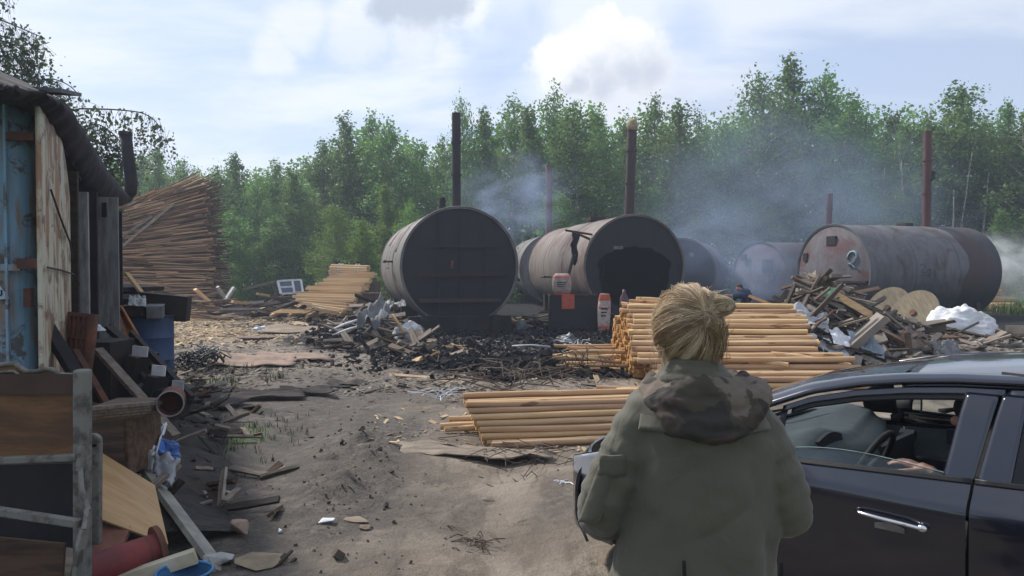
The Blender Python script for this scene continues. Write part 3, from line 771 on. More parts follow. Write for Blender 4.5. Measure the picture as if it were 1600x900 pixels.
# --- kiln behind the second one
kx = at(866, 420, 37.5).x
Cc = Kiln('charcoal_kiln', kx, 37.5, 1.75, -6, 1.66, 6, 'pale kiln end just showing behind the open kiln, below a thin rusty chimney', K_A)
Cc.disc(.05, K_A, 'front_plate', bulge=.2); Cc.disc(5.9, K_A, 'rear_plate', bulge=-.2); Cc.saddle()
Cc.chimney(.4, -.2, at(861, 259, 38).z, .15, K_CHIMR, (0, 0)); Cc.disc
kx = at(1066, 420, 33).x
Cd = Kiln('charcoal_kiln', kx, 33.5, 1.55, 20, 1.5, 5.5, 'dim sooty kiln in the smoke just behind the open kiln', K_D)
Cd.disc(.05, K_FACE, 'front_plate', bulge=.15); Cd.disc(5.4, K_FACE, 'rear_plate', bulge=-.15); Cd.saddle()
mb = MB(); mb.tube([Cd.p(-.1, .5, .8), Cd.p(-.2, .5, .8)], .1, 10); mb.build('latch', M_METAL, Cd.t)

# --- third kiln, smaller, its end turned to the viewer
pD = at(1186, 420, 36)
Dk = Kiln('charcoal_kiln', pD.x, 36, 1.42, 58, 1.56, 6.5, 'smaller hazy kiln with hatches in its pale round end', K_D)
Dk.disc(.05, K_FACEE, 'end_plate', bulge=.22); Dk.disc(6.4, K_D, 'rear_plate', bulge=-.2)
for x, z, w, hh in ((-.75, .85, .3, .3), (.62, .45, .5, .6), (.85, -.1, .3, .35), (-1.1, -.9, .3, .25)):
    mb = MB(); mb.box(Dk.p(-.17, x, z), (w, .10, hh), Euler((0, 0, Dk.az))); mb.box(Dk.p(-.23, x, z), (w*.2, .06, hh*.3), Euler((0, 0, Dk.az))); mb.build('hatch', M_DARKMETAL, Dk.t, bevel=.01)
mb = MB(); mb.tube([Dk.p(-.3, .3, .1), Dk.p(-.7, -.05, -1.35)], .03, 6); mb.build('prop_rod', M_METAL, Dk.t)
Dk.saddle()
Dk.chimney(5.2, -.2, at(1299, 303, 39).z, .14, K_CHIMR, (.08, 0))

# --- fourth kiln, long, marked 2
pE = at(1300, 420, 27.6)
E = Kiln('charcoal_kiln', pE.x, 27.6, 1.62, 67, 1.68, 6.35, 'long grey kiln marked with a pale painted 2, red-brown chimney at its sooty end', K_E)
for m_, z0, z1, nm in ((K_FACEE, -.28, 9, 'upper_door'), (K_FACEE, -9, -.34, 'lower_door')):
    mb = MB(); n = 56; Rr = E.R-.055; vs = []; qs = [0, .2, .4, .6, .8, .93, 1]
    for q in qs:
        for j in range(n):
            t = 2*math.pi*j/n; x, z = q*Rr*math.cos(t), min(max(q*Rr*math.sin(t), z0), z1); rr_ = min(1, math.hypot(x, z)/Rr)
            vs.append(E.p((.03 if nm == 'upper_door' else .08)-.20*(1-rr_*rr_), x, z))
    fs = [(i*n+j, i*n+(j+1) % n, (i+1)*n+(j+1) % n, (i+1)*n+j) for i in range(len(qs)-1) for j in range(n)]
    mb.add(vs, fs); mb.build(nm, m_, E.t)
E.disc(.14, M_DARK, 'inner_plate', bulge=0); E.disc(E.L-.02, M_DARK, 'rear_plate', bulge=-.3)
E.strip('hinge_bar', M_DARKMETAL, -1.6, -.31, 1.62, -.31, .07, -.12, .10)
def facep(x, z, d=0): return E.p(.03-.20*(1-(x*x+z*z)/(E.R**2))-d, x, z)
mb = MB(); mb.box(facep(.05, 1.10, -.02), (.42, .12, .34), Euler((0, 0, E.az))); mb.build('hatch', M_DARKMETAL, E.t, bevel=.01)
mb = MB(); mb.box(facep(-1.2, .55, 0), (.2, .10, .3), Euler((0, 0, E.az))); mb.build('hatch', M_DARKMETAL, E.t, bevel=.01)
M_PAINT2 = mat('pale_cyan_paint', (.36, .50, .52), (.25, .38, .40), 20, .7)
mb = MB(); pth = [(-.20, .10), (-.19, .22), (-.11, .33), (.02, .37), (.14, .32), (.19, .20), (.15, .06), (.04, -.06), (-.08, -.14), (-.16, -.13), (-.12, -.07), (0, -.10), (.10, -.20), (.22, -.25)]
mb.tube([facep(.98+x*.95, .38+z*.95, .015) for x, z in pth], [(.045, .012)]*len(pth), 6); mb.build('painted_number', M_PAINT2, E.t, smooth=True)
M_MARKD = mat('black_paint', (.02, .021, .025), None, 10, .8)
def wrapE(u, z): # point on flank (viewer side) at height z
    x = math.sqrt(max(0, (E.R+.008)**2-z*z)); return E.p(u, x, z)
mb = MB()
for st_ in ([(2.30, .30), (2.42, .36), (2.50, .26), (2.36, .12), (2.32, .06), (2.52, .05)], [(2.62, .12), (2.70, .16), (2.76, .08), (2.64, -.06), (2.80, -.07)], [(2.98, .16), (2.88, .0), (3.04, .02)], [(3.0, .10), (2.99, -.12)]):
    mb.tube([wrapE(u, z-.05) for u, z in st_], .013, 4)
mb.build('painted_number', M_MARKD, E.t, smooth=True)
mb = MB(); mb.tube([E.p(-.25, .1, -.6), E.p(-.7, .75, -.35)], .025, 6); mb.tube([E.p(-.25, .5, -.5), E.p(-.6, .3, -1.3)], .03, 6); mb.build('prop_rod', M_METAL, E.t)
E.saddle(us=(.12, .9))
E.chimney(4.6, .0, at(1461, 208, 29.8).z, .145, K_CHIMR, (.0, 0), name='chimney')
mb = MB(); q = E.p(4.6, .0, 0); q = Vector((q.x, q.y, at(1466, 280, 29.8).z)); mb.tube([q+Vector((.0, 0, -.1)), q+Vector((.26, -.05, .02))], [.16, .05], 8); mb.box(q+Vector((.18, -.05, .12)), (.12, .1, .26), (0, .3, 0)); mb.build('damper', M_DARKMETAL, E.t)
# soot-dark end section of the fourth kiln: scorched sleeve
mb = MB(); n = 56; vs = []
for u in (4.6, 4.65, E.L+.02, E.L+.03):
    for j in range(n):
        t = 2*math.pi*j/n; rr_ = E.R+(.02 if u not in (4.6,) else .005); uu = u+(.12*math.sin(t*3)+.08*math.sin(t*7) if u < 4.8 else 0)
        vs.append(E.p(uu, rr_*math.cos(t), rr_*math.sin(t)))
fs = []
for i in range(3):
    for j in range(n): fs.append((i*n+j, (i+1)*n+j, (i+1)*n+(j+1) % n, i*n+(j+1) % n))
mb.add(vs, fs); mb.build('scorched_sleeve', kilnmat('scorched_steel', (.05, .045, .05), (.06, .03, .03), (.012, .012, .016), 1.0, .1), E.t, smooth=True)
mb = MB(); mb.box(E.p(3.6, -.1, E.R+.06), (.4, .4, .14), Euler((0, 0, E.az))); mb.build('hatch', M_DARKMETAL, E.t, bevel=.01)
# ------------------------------------------------------------------ poles
def polemat(name, c1, c2, sat=1):
    m, h, b = newmat(name)
    rs = h.rnd(); v = h.co('Object', (1.2, 14, 14))
    add = h.n('ShaderNodeVectorMath', operation='ADD'); h.l(v, add.inputs[0]); cx = h.n('ShaderNodeCombineXYZ')
    for i in range(3): h.l(h.m('MULTIPLY', rs, 53.0), cx.inputs[i])
    h.l(cx.outputs[0], add.inputs[1]); n = h.noise(add.outputs[0], 1.6, 6, .6)
    k = h.co('Object', (2.2, 9, 9)); add2 = h.n('ShaderNodeVectorMath', operation='ADD'); h.l(k, add2.inputs[0]); h.l(cx.outputs[0], add2.inputs[1])
    kn = h.noise(add2.outputs[0], 1.1, 2, .4)
    c = h.mix(h.ss(n, .35, .65), c1, c2); c = h.mix(h.ss(kn, .64, .70, 0, .75), c, (.17, .075, .03))
    hs = h.n('ShaderNodeHueSaturation'); h.l(c, hs.inputs['Color']); h.l(h.ss(rs, 0, 1, .66, 1.14), hs.inputs['Value']); h.l(h.ss(rs, 0, 1, .488, .508), hs.inputs['Hue'])
    h.l(hs.outputs[0], b.inputs['Base Color']); b.inputs['Roughness'].default_value = .62; b.inputs['Specular IOR Level'].default_value = .3
    h.l(h.bump(n, .25, .004), b.inputs['Normal']); return m
M_POLE = polemat('peeled_pole', (.60, .41, .225), (.50, .315, .155))
M_POLEEND = mat('pole_end_grain', (.52, .30, .11), (.30, .15, .05), 14, .8, rnd=.35, bump=.3)
def pole_mesh(L, r, seed):
    g = random.Random(seed); mb = MB(); n = 12; k = 8; vs = []
    A1, A2 = g.uniform(-.016, .016), g.uniform(-.012, .012); tpr = g.uniform(-.10, .10); off = [A1*math.sin(math.pi*q/k)+g.uniform(-.0035, .0035) for q in range(k+1)]; off2 = [A2*math.sin(math.pi*q/k)+g.uniform(-.0035, .0035) for q in range(k+1)]
    for i in range(k+1):
        x = L*i/k; rr = r*(1+.035*g.uniform(-1, 1)+tpr*(i/k-.5))*(.93 if i in (0, k) else 1); 
        for j in range(n): t = 2*math.pi*j/n; vs.append((x, off[i]+rr*math.cos(t), off2[i]+rr*math.sin(t)))
    fs = [(i*n+j, i*n+(j+1) % n, (i+1)*n+(j+1) % n, (i+1)*n+j) for i in range(k) for j in range(n)]
    mb.add(vs, fs); mb.m = 1
    mb.add([vs[j] for j in range(n)], [tuple(range(n-1, -1, -1))]); mb.add([vs[k*n+j] for j in range(n)], [tuple(range(n))])
    me = mb.mesh('peeled_pole'); me.materials.append(M_POLE); me.materials.append(M_POLEEND); me.shade_smooth(); me.set_sharp_from_angle(angle=R(50)); return me
def place_pole(me_, p, ang, tilt, label, group, scale=1.0, roll=None, name='peeled_pole'):
    o = bpy.data.objects.new(name, me_); COL.objects.link(o); o.location = p
    o.rotation_euler = Euler((rng.uniform(0, 6.28) if roll is None else roll, -tilt, ang)); o.scale = (scale, 1, 1)
    return tag(o, label, 'wooden pole', group)
PM = [pole_mesh(2.5, .0325, i) for i in range(6)]
PB = [pole_mesh(2.85, .043, 20+i) for i in range(6)]
# front low stack: rows leaning back, staggered left ends
d = .0662
for row in range(9):
    nrow = 10-row if row < 5 else 0
front = []
a12 = R(10)
for lay in range(8):
    for k in range(lay, 16):
        # lower layers need only their visible front, end and top poles, all are built
        y0 = 7.62+d*.98*(k-lay*.5)
        if k > 15-lay*.35: continue
        z = .04+lay*d*.86
        x0 = -.20-.010*(k-lay*.5)-.026*lay+rng.uniform(-.05, .04)
        front.append((x0, y0, z+gz(0, 7.8)))
front = [f for f in front if True]
nf = 0
for (x0, y0, z) in front:
    place_pole(PM[rng.randrange(6)], (x0, y0, z), a12+rng.gauss(0, .006), rng.gauss(0, .003), 'smooth peeled pole in the low front stack lying beside the olive jacket', 'poles of the low front stack', rng.uniform(.97, 1.04)); nf += 1
place_pole(PM[0], (-.20, 7.57, .045), a12+.035, 0.002, 'peeled pole lying askew lowest at the front of the low stack', None)
place_pole(PM[3], (-.50, 7.62+d*6.2, .045+8*d*.86+gz(0, 7.8)), a12-.01, .0, 'shorter single pole lying topmost on the low front stack', None, .72)
for k, (x, y, a) in enumerate(((-.78, 8.55, .12), (-.72, 8.35, .3), (-.70, 8.7, .2))):
    place_pole(PM[k], (x, y, .04+.05*(k == 2)+gz(x, y)), a, 0, 'short pole end sticking out behind the low front stack', 'poles poking out of the low stack', .8)
# big stack: triangular heap, left ends facing the kilns
d = .0862; nb_ = 0; heap_core = MB()
cnt = 0
def top_z(y):  # section of the heap
    if y < 13.6: return .12+(y-11.4)/2.2*1.02
    return 1.10-(y-13.6)*.42
lay = 0
while lay*d*.87+.06 < 1.15:
    z = .055+lay*d*.87; k = 0
    y = 11.35+(lay % 2)*d/2
    while y < 15.4:
        t = top_z(y)
        if z < t+.03:
            outer = z > t-.13 or y < 11.7
            xb = 1.93+.04*math.sin(y*3)+rng.uniform(-.07, .07)+(.22 if z < .35 and y < 12.4 else 0)
            if outer:
                place_pole(PB[rng.randrange(6)], (xb, y, z+gz(xb, y)*.5), rng.gauss(0, .004), rng.gauss(0, .002), 'peeled pole in the big heap behind the blonde person', 'poles of the big heap', (1.08 if y < 12.1 else 1)*rng.uniform(.98, 1.03)); nb_ += 1
            else: heap_core.tube([(xb, y, z), (xb+.9, y, z), (xb+2.6, y, z)], .042, 9)
        y += d
    lay += 1
hcm = heap_core.mesh('pole_heap_core'); hcm.materials.append(M_POLEEND); hcm.shade_smooth(); hcm.set_sharp_from_angle(angle=R(50)); o = bpy.data.objects.new('pole_heap_core', hcm); COL.objects.link(o); o['kind'] = 'stuff'
for p, a, tl, s_, lb in ((tuple(at(1145, 563, 11.95)), -.30, -.06, .28, 'short pole thrown slantwise on the big heap next to the blonde person'), (tuple(at(1205, 553, 12.1)), -.40, -.10, .21, 'short pole thrown slantwise on the big heap towards the debris'),
        ((3.0, 11.75, .40), .03, .0, .75, 'loose upper pole at the foot of the big heap above the car roof'),
        ((1.45, 10.9, .06), .02-.1, .0, .30, 'short pale pole on the ground before the golden pole ends'), ((1.2, 11.2, .05), -.03, 0, .32, 'rough stub of pole on the ground near the golden pole ends')):
    place_pole(PB[1], p, a, tl, lb, None, s_)
for k in range(16):
    y = 13.6+rng.uniform(-.5, 1.0); x = .95+rng.uniform(-.3, .35)
    place_pole(PM[k % 6], (x, y, .05+.075*(k % 5)+gz(x, y)), rng.gauss(.08, .09), rng.gauss(0, .02), 'short pole in the small loose pile at the end of the big heap', 'poles of the small loose pile', .42)
for k in range(3):
    place_pole(PM[k], (2.0+.15*k, 14.4+.1*k, 1.12+.04*k), -.5+.3*k, -.05, 'offcut thrown on the crest of the big heap', 'offcuts on the crest of the big heap', .22, name='pole_offcut')
print('poles', nf, nb_)

# ------------------------------------------------------------------ far pale lath stacks by the first kiln
def slatmat(name, c1, c2, r_=.35):
    return mat(name, c1, c2, 1.5, .75, stretch=(.6, 6, 6), rnd=r_, bump=.15)
M_LATH = slatmat('pale_lath', (.60, .44, .26), (.50, .34, .19), .22)
M_SLAT = slatmat('brown_slat', (.31, .19, .105), (.15, .09, .055), .55)
M_SLATL = slatmat('light_slat', (.50, .33, .18), (.34, .21, .12), .3)
def beam_mesh(name, L, w, h_, m, jag=.02, seed=0):
    mb = MB(); g = random.Random(seed); k = 3
    vs = []
    for i in range(k+1):
        x = -L/2+L*i/k; dy, dz = g.uniform(-.015, .015)*L*.3, g.uniform(-.015, .015)*L*.3; ww = w*g.uniform(.85, 1.1)
        for a, b_ in ((-1, -1), (1, -1), (1, 1), (-1, 1)): vs.append((x+(g.uniform(-jag, jag) if i in (0, k) else 0), dy+a*ww/2, dz+b_*h_/2))
    fs = [(0, 1, 2, 3), tuple(k*4+j for j in (3, 2, 1, 0))]
    for i in range(k):
        a = i*4; b_ = a+4
        for j in range(4): fs.append((a+j, b_+j, b_+(j+1) % 4, a+(j+1) % 4))
    mb.add(vs, fs); me = mb.mesh(name); me.materials.append(m); return me
def put(me_, name, p, rot, label, cat, group=None, scale=(1, 1, 1)):
    o = bpy.data.objects.new(name, me_); COL.objects.link(o); o.location = p; o.rotation_euler = rot; o.scale = scale
    return tag(o, label, cat, group)
# rows of laths, from the pixel outline (px left, px right, py) front to back
lm_ = [beam_mesh('lath', 1.0, .09, .07, M_LATH, .004, i) for i in range(4)]
nr = 0
for r_ in range(15):
    f = r_/14.0; py = 482-f*52; Y = 24.5+f*9.5
    xl = float(np.interp(py, [430, 440, 450, 460, 470, 482], [520, 502, 480, 458, 468, 498])); xr = 535+f*52
    a = at(xl+rng.uniform(-6, 6), py+rng.uniform(-1, 1), Y); b_ = at(xr+rng.uniform(-3, 3), py-3+4*(1-f)+6*(1-f), Y)
    for s_ in range(3):
        c = (a+b_)/2+Vector((rng.uniform(-.1, .1), s_*.22, -.04*s_)); L = (b_-a).length
        put(lm_[(r_+s_) % 4], 'lath', c, Euler((0, -math.atan2(b_.z-a.z, b_.x-a.x)+rng.gauss(0, .02), rng.gauss(0, .05))), 'pale new lath in the fanned stack beside the closed kiln', 'lath', 'laths of the fanned stack', (L*rng.uniform(.9, 1.05), 1.3, 1.3)); nr += 1
# base bulk under them (mound of laths) so that they rest on something
tb = thing('pole_bundle', (at(555, 430, 35).x, 35, 0), 'strapped bundle of pale stakes on top of the fanned lath stack', 'bundle')
a = at(518, 424, 35); b_ = at(575, 426, 35)
mb = MB()
for i in range(7):
    for j in range(9):
        if abs(i-3)+abs(j-4) > 6: continue
        o_ = Vector((rng.uniform(-.05, .05), (j-4)*.1, (i-3)*.09)); mb.tube([a+o_, b_+o_+Vector((0, 0, 0))], .05, 7)
mb.build('stakes', M_LATH, tb, auto=40)
mb = MB()
for f in (.22, .30, .68, .76):
    c = a.lerp(b_, f); mb.tube([c+Vector((0, .47*math.cos(t), .37*math.sin(t))) for t in [2*math.pi*q/14 for q in range(14)]], .018, 4, closed=True)
mb.build('strap', M_PLASTIC_W, tb)
mb = MB(); mb.box(((a.x+b_.x)/2+.1, 35.2, .62), (2.2, 1.6, 1.15)); o = mb.build('timber_block', M_WOODBROWN); tag(o, 'dark timber block carrying the strapped stake bundle', 'timber block')
mb = MB(); p = at(518, 422, 36.5)
for i in range(4): mb.box((p.x-.1+i*.3, 36.5, .95), (.26, .05, 1.9-.05*i))
o = mb.build('board_fence', M_WOODGREY); tag(o, 'grey upright boards standing behind the strapped stake bundle', 'fence panel')
mb = MB(); p = at(545, 412, 37); mb.box((p.x, 37, 1.0), (1.1, .6, 2.05)); mb.box((p.x, 36.95, 2.06), (1.25, .7, .06)); o = mb.build('dark_cabinet', M_DARKMETAL); tag(o, 'dark metal cabinet behind the strapped stake bundle', 'cabinet')

# ------------------------------------------------------------------ tall slat tower
sm = [beam_mesh('slat', 1.0, .058, .038, m_, .01, i) for i, m_ in enumerate((M_SLAT, M_SLAT, M_SLAT, M_SLATL))]
g = random.Random(21)
YT = 31.0
xL, xR = at(150, 400, YT).x, at(322, 400, YT).x
def tower_top(x):   # top rises to the free end
    f = (x-xL)/(xR-xL); return CZ+(420-(330-56*f))/F*YT
sl_vis = []; sl_bulk = MB(); nlay = 84
for i in range(nlay):
    zf = (i+.5)/nlay
    for k in range(9):
        depth = g.random()**1.6*2.2 if k else .0
        L = g.uniform(1.8, 4.4); right = xR+g.gauss(.0, .10)+(.30*(1-zf) if zf < .6 else 0)
        cx = right-L/2 if g.random() < .6 else g.uniform(xL+L/2, right-L/2) if right-L/2 > xL+L/2 else right-L/2
        Hr = tower_top(xR); bl = sst(zf, .30, 1.0); zt = zf*Hr-(Hr-tower_top(cx))*bl
        slope = math.atan2((tower_top(xR)-tower_top(xL))*bl, xR-xL)+g.gauss(0, .045)
        if g.random() < .08: slope += g.uniform(-.3, .3)
        p = Vector((cx, YT+depth-g.uniform(0, .12), zt+.05)); rot = Euler((g.uniform(-.5, .5), -slope, g.gauss(0, .06)))
        if depth < .25 or (zf > .94 and g.random() < .5): sl_vis.append((p, rot, L))
        else: sl_bulk.box(p, (L, .058, .038), rot)
g.shuffle(sl_vis)
for i, (p, rot, L) in enumerate(sl_vis):
    if i < 280: put(sm[g.randrange(4)], 'slat', p, rot, 'thin brown offcut slat in the tall slat tower behind the shed', 'slat', 'slats of the tall tower', (L, 1, 1))
    else: sl_bulk.box(p, (L, .058, .038), rot)
sl_bulk.box((xL*.5+xR*.5-.35, YT+1.6, 2.2), (xR-xL-1.2, 1.6, 4.4))
me_ = sl_bulk.mesh('slat_heap_mass'); o = link('slat_heap_mass', me_, mat('brown_slat_mass', (.22, .135, .08), (.10, .06, .04), .9, .85, rnd=0, bump=0), None, False, False); o['kind'] = 'stuff'
for (x0, y0, x1, y1, lb) in ((188, 388, 272, 318, 'long grey pole leaning slantwise against the tall slat tower'), (182, 376, 238, 338, 'shorter light plank leaning slantwise on the slat tower')):
    mb = MB(); mb.beam(at(x0, y0, YT-.35), at(x1, y1, YT-.25), .10, .10); o = mb.build('leaning_plank', M_WOODGREY); tag(o, lb, 'plank')
# lower skirt of the tower: loose slats spreading out
for i in range(60):
    px = g.uniform(190, 345); Y = g.uniform(26.5, 30.5); z = max(.03, (Y-26.5)/4*.9*g.random()*(1 if px < 300 else .45))
    x = (px-800)/F*Y; L = g.uniform(.8, 2.6)
    put(sm[g.randrange(4)], 'slat', (x, Y, z+.03+gz(x, Y)), Euler((g.uniform(0, 3), g.gauss(0, .12), g.gauss(0, .35))), 'slat slipped onto the ground around the foot of the slat tower', 'slat', 'slats spread at the foot of the tower', (L, 1, 1))

# ------------------------------------------------------------------ debris helpers
pm = [beam_mesh('plank', 1.0, .13, .035, m_, .01, 40+i) for i, m_ in enumerate((M_WOODGREY, M_WOODGREY, M_WOODBROWN, M_WOODGREY, M_WOODNEW, M_WOODDARK))]
def plank(px0, py0, Y0, px1, py1, Y1, w, th, m_, label, roll=0.0, name='plank', cat='plank', group=None):
    mb = MB(); mb.beam(at(px0, py0, Y0), at(px1, py1, Y1), w, th, roll, .01); o = mb.build(name, m_); return tag(o, label, cat, group)
# debris line in the middle distance between slat tower and lath stack
def crumple(c, size, amp, seed, nu=18, nv=18, lift=.6):
    """loose bag / tarp: a closed lumpy shell resting on the ground"""
    mb = MB(); vs = []; fs = []
    for i in range(nv+1):
        t = math.pi*.5*i/nv
        for j in range(nu):
            p_ = 2*math.pi*j/nu; d_ = Vector((math.sin(t)*math.cos(p_), math.sin(t)*math.sin(p_), math.cos(t)))
            nn = noise.noise(d_*1.7+Vector((seed, 0, 0)))+.5*abs(noise.noise(d_*4.3+Vector((0, seed, 0))))+.25*noise.noise(d_*9+Vector((0, seed, 0)))
            rr_ = 1+amp*nn
            vs.append(Vector(c)+Vector((d_.x*size[0]*rr_, d_.y*size[1]*rr_, d_.z*size[2]*rr_)))
    for i in range(nv):
        for j in range(nu): fs.append((i*nu+j, (i+1)*nu+j, (i+1)*nu+(j+1) % nu, i*nu+(j+1) % nu))
    vs.append(Vector(c)); b_ = len(vs)-1
    for j in range(nu): fs.append((nv*nu+(j+1) % nu, nv*nu+j, b_))
    mb.add(vs, fs); return mb
def sheet(pts, th, amp=.03, seed=0):
    """crumpled/curled sheet between four corners"""
    p00, p10, p11, p01 = [Vector(p) for p in pts]; mb = MB()
    def fn(u, v):
        p = p00.lerp(p10, u).lerp(p01.lerp(p11, u), v)
        e = noise.noise(Vector((u*3+seed, v*3, seed)))*amp+noise.noise(Vector((u*8+seed, v*8, seed)))*amp*.35
        ed = noise.noise(Vector((u*6+seed*3, v*6, 4)))*.06*((p10-p00).length)
        s_ = abs(u-.5)*2; s2 = abs(v-.5)*2
        return p+Vector((ed*(s_ > .9), ed*(s2 > .9), e+amp*.5))
    mb.grid(fn, 14, 10); return mb
for i, (px, py, Y, wx, wy, lb) in enumerate(((395, 577, 14.4, 1.7, .95, 'big pinkish cardboard sheet lying flat across the yard track'), (460, 572, 14.9, 1.4, .6, 'flat cardboard piece overlapping the big pinkish sheet'), (460, 520, 21.3, 1.8, 1.1, 'pale tan board lying before the sawdust patch'),
        (420, 625, 10.6, 1.0, .5, 'curled dark bark sheet on the track'), (740, 715, 7.4, 1.6, .35, 'long curled roofing strip before the low pole stack'), (345, 700, 8.3, .5, .3, 'small dark board on the weedy patch'), (545, 600, 12.2, .7, .35, 'small curled bark sheet in mid track'), (405, 533, 19.5, .9, .5, 'grey flattened carton past the cardboard'), (480, 618, 11, .8, .4, 'thin dark strip of felt across the track'),
        (330, 640, 10, .9, .6, 'flat muddy board at the foot of the ladder'))):
    c = at(px, py, Y); a_ = (.05, .2, -.25, .15, -.22, .5, .1, .3, .1, -.3)[i]; z = gz(c.x, Y)+.02
    M3 = Euler((0, 0, a_)).to_matrix(); q = [Vector((c.x, Y, z))+M3 @ Vector(v) for v in ((-wx/2, -wy/2, 0), (wx/2, -wy/2, .01), (wx/2*.8, wy/2, .05 if i < 4 else .02), (-wx/2, wy/2*.9, .14 if i < 3 else .04))]
    o = sheet(q, .01, .05, i*1.7).build('cardboard_sheet' if i in (0, 1, 2, 7) else 'bark_sheet', (M_CARD if i in (0, 1, 7) else mat('tan_board', (.36, .27, .2), (.25, .19, .14), 3, .9) if i == 2 else M_WOODGREY if i == 4 else M_WOODDARK), solid=.012, smooth=True)
    tag(o, lb, 'cardboard' if i in (0, 1, 2, 7) else 'sheet')
# window frame
t = thing('window_frame', at(455, 458, 31), 'discarded blue-grey window frame propped in the debris before the wood', 'window')
mb = MB(); P0, P1, P2, P3 = at(439, 459, 31), at(473, 457, 31.2), at(470, 437, 31.4), at(434, 439, 31.2)
for a_, b_ in ((P0, P1), (P1, P2), (P2, P3), (P3, P0), ((P0+P1*1.6)/2.6, (P3+P2*1.6)/2.6), ((P0+P3)/2, ((P0+P1*1.6)/2.6+(P3+P2*1.6)/2.6)/2)): mb.beam(a_, b_, .08, .07)
mb.build('frame', M_PLASTIC_W, t)
mb = MB(); mb.poly([P0, P1, P2, P3], .01); m_, h, b = newmat('dusty_glass'); b.inputs['Base Color'].default_value = (.05, .07, .10, 1); b.inputs['Roughness'].default_value = .25; mb.build('pane', m_, t)
# pallet
t = thing('pallet', at(452, 480, 28), 'pale pallet lying on the sawdust before the lath stack', 'pallet')
a_, b_ = at(424, 484, 26.5), at(480, 486, 26.2)
a_.z = b_.z = .12+gz(a_.x, 26)
for k in range(4):
    mb = MB(); o_ = Vector((0, k*.33, .16+.02*k)); mb.beam(a_+o_, b_+o_, .12, .025); mb.build('deck_board', M_WOODNEW, t)
for f in (0, .5, 1):
    mb = MB(); c = a_.lerp(b_, f); mb.beam(c+Vector((0, -.05, .05)), c+Vector((0, 1.1, .12)), .1, .1); mb.build('bearer', M_WOODNEW, t)
# middle row of logs and boards
g = random.Random(5)
MID = 'scrap boards between the slat tower and the lath stack'
for i in range(46):
    px = g.uniform(312, 500); Y = g.uniform(27.5, 33); x = (px-800)/F*Y; L = g.uniform(.6, 1.9)
    hgt = .5*math.exp(-((px-420)/60)**2)*g.random()+.05
    put(pm[g.choice((0, 1, 2, 3, 2, 5, 5))], 'scrap_board', (x, Y, hgt+gz(x, Y)), Euler((g.uniform(-.8, .8), g.gauss(0, .2), g.gauss(0, .5))), 'weathered scrap board in the low heap between slat tower and lath stack', 'board', MID, (L, 1.6, 1.8))
for (x0, y0, x1, y1, Y, w, m_, lb) in ((305, 452, 330, 474, 27, .35, M_WOODNEW, 'broad pale board leaning at the edge of the slat tower'), (340, 448, 352, 466, 27.2, .10, M_WHITEWOOD, 'short whitish upright stick beside the slat tower foot'), (352, 470, 366, 449, 27, .14, M_WHITEWOOD, 'pale board propped upright in the mid debris'), (322, 473, 372, 468, 26.5, .2, M_WOODBROWN, 'brown beam lying along the foot of the debris row'),
        (363, 471, 384, 474, 26.3, .22, M_WOODNEW, 'pale block at the end of the brown beam'), (402, 459, 420, 462, 29, .25, M_WOODNEW, 'pale log end in the mid debris row'), (420, 466, 478, 465, 28.5, .22, M_WOODBROWN, 'log lying behind the pale pallet'), (380, 452, 430, 440, 30.5, .06, M_WOODGREY, 'thin stick slanting out of the mid debris'), (300, 468, 345, 455, 28.5, .3, M_WOODGREY, 'grey board leaning low on the slat heap')):
    plank(x0, y0, Y, x1, y1, Y+.3, w, .09, m_, lb)
o = crumple((at(408, 516, 22).x, 22, gz(-7, 22)), (.3, .25, .12), .5, 3).build('crumpled_bag', M_PLASTIC_W, smooth=False); tag(o, 'crumpled white bag on the sawdust track', 'bag')
# heap at the foot of the closed kiln: boards, pipes and torn plastic
g = random.Random(8); HA = 'boards heaped against the closed kiln'
for i in range(95):
    px = g.uniform(515, 665); Y = g.uniform(16.5, 25) if px < 625 else g.uniform(16, 20); x = (px-800)/F*Y; L = g.uniform(.35, 1.35)
    hgt = max(.02, (.95*math.exp(-((px-590)/38)**2-((Y-22.5)/3)**2))*g.random())
    put(pm[g.choice((0, 1, 2, 3, 3, 5, 0, 1))], 'scrap_board', (x, Y, hgt+gz(x, Y)+.02), Euler((g.uniform(-.9, .9), g.gauss(0, .3), g.gauss(0, .6))), 'weathered scrap board in the heap against the closed kiln', 'board', HA, (L, 1.1, 1.2))
for i, (x0, y0, x1, y1, Y, r_, m_, lb) in enumerate(((515, 518, 560, 500, 19, .035, M_PLASTIC_W, 'white plastic pipe slanting from the kiln heap'), (520, 524, 572, 508, 18.7, .03, M_PLASTIC_W, 'lower white plastic pipe of the kiln heap'), (612, 492, 633, 524, 18.5, .04, M_WOODNEW, 'pale stick standing slantwise in front of the black kiln front'), (548, 520, 580, 497, 18.8, .05, M_METAL, 'bent grey gutter in the kiln heap'), (800, 541, 860, 542, 16.6, .022, M_PLASTIC_W, 'white rod lying on the charcoal ground'), (596, 500, 570, 524, 18.6, .06, M_CLOTHGREY, 'grey tube sticking out under the torn sheet'))):
    mb = MB(); A_, B_ = at(x0, y0, Y), at(x1, y1, Y); mb.tube([A_, A_.lerp(B_, .5)+Vector((0, 0, .03)), B_], r_, 8); o = mb.build('loose_pipe', m_, smooth=True); tag(o, lb, 'pipe')
o = sheet([at(556, 524, 18.3), at(606, 515, 18.3), at(610, 484, 19.3), at(585, 486, 19.3)], .01, .4, 2.2).build('torn_sheet', M_CLOTHGREY, solid=.015, smooth=True); tag(o, 'torn pale sheet draped over the heap by the closed kiln', 'sheet')
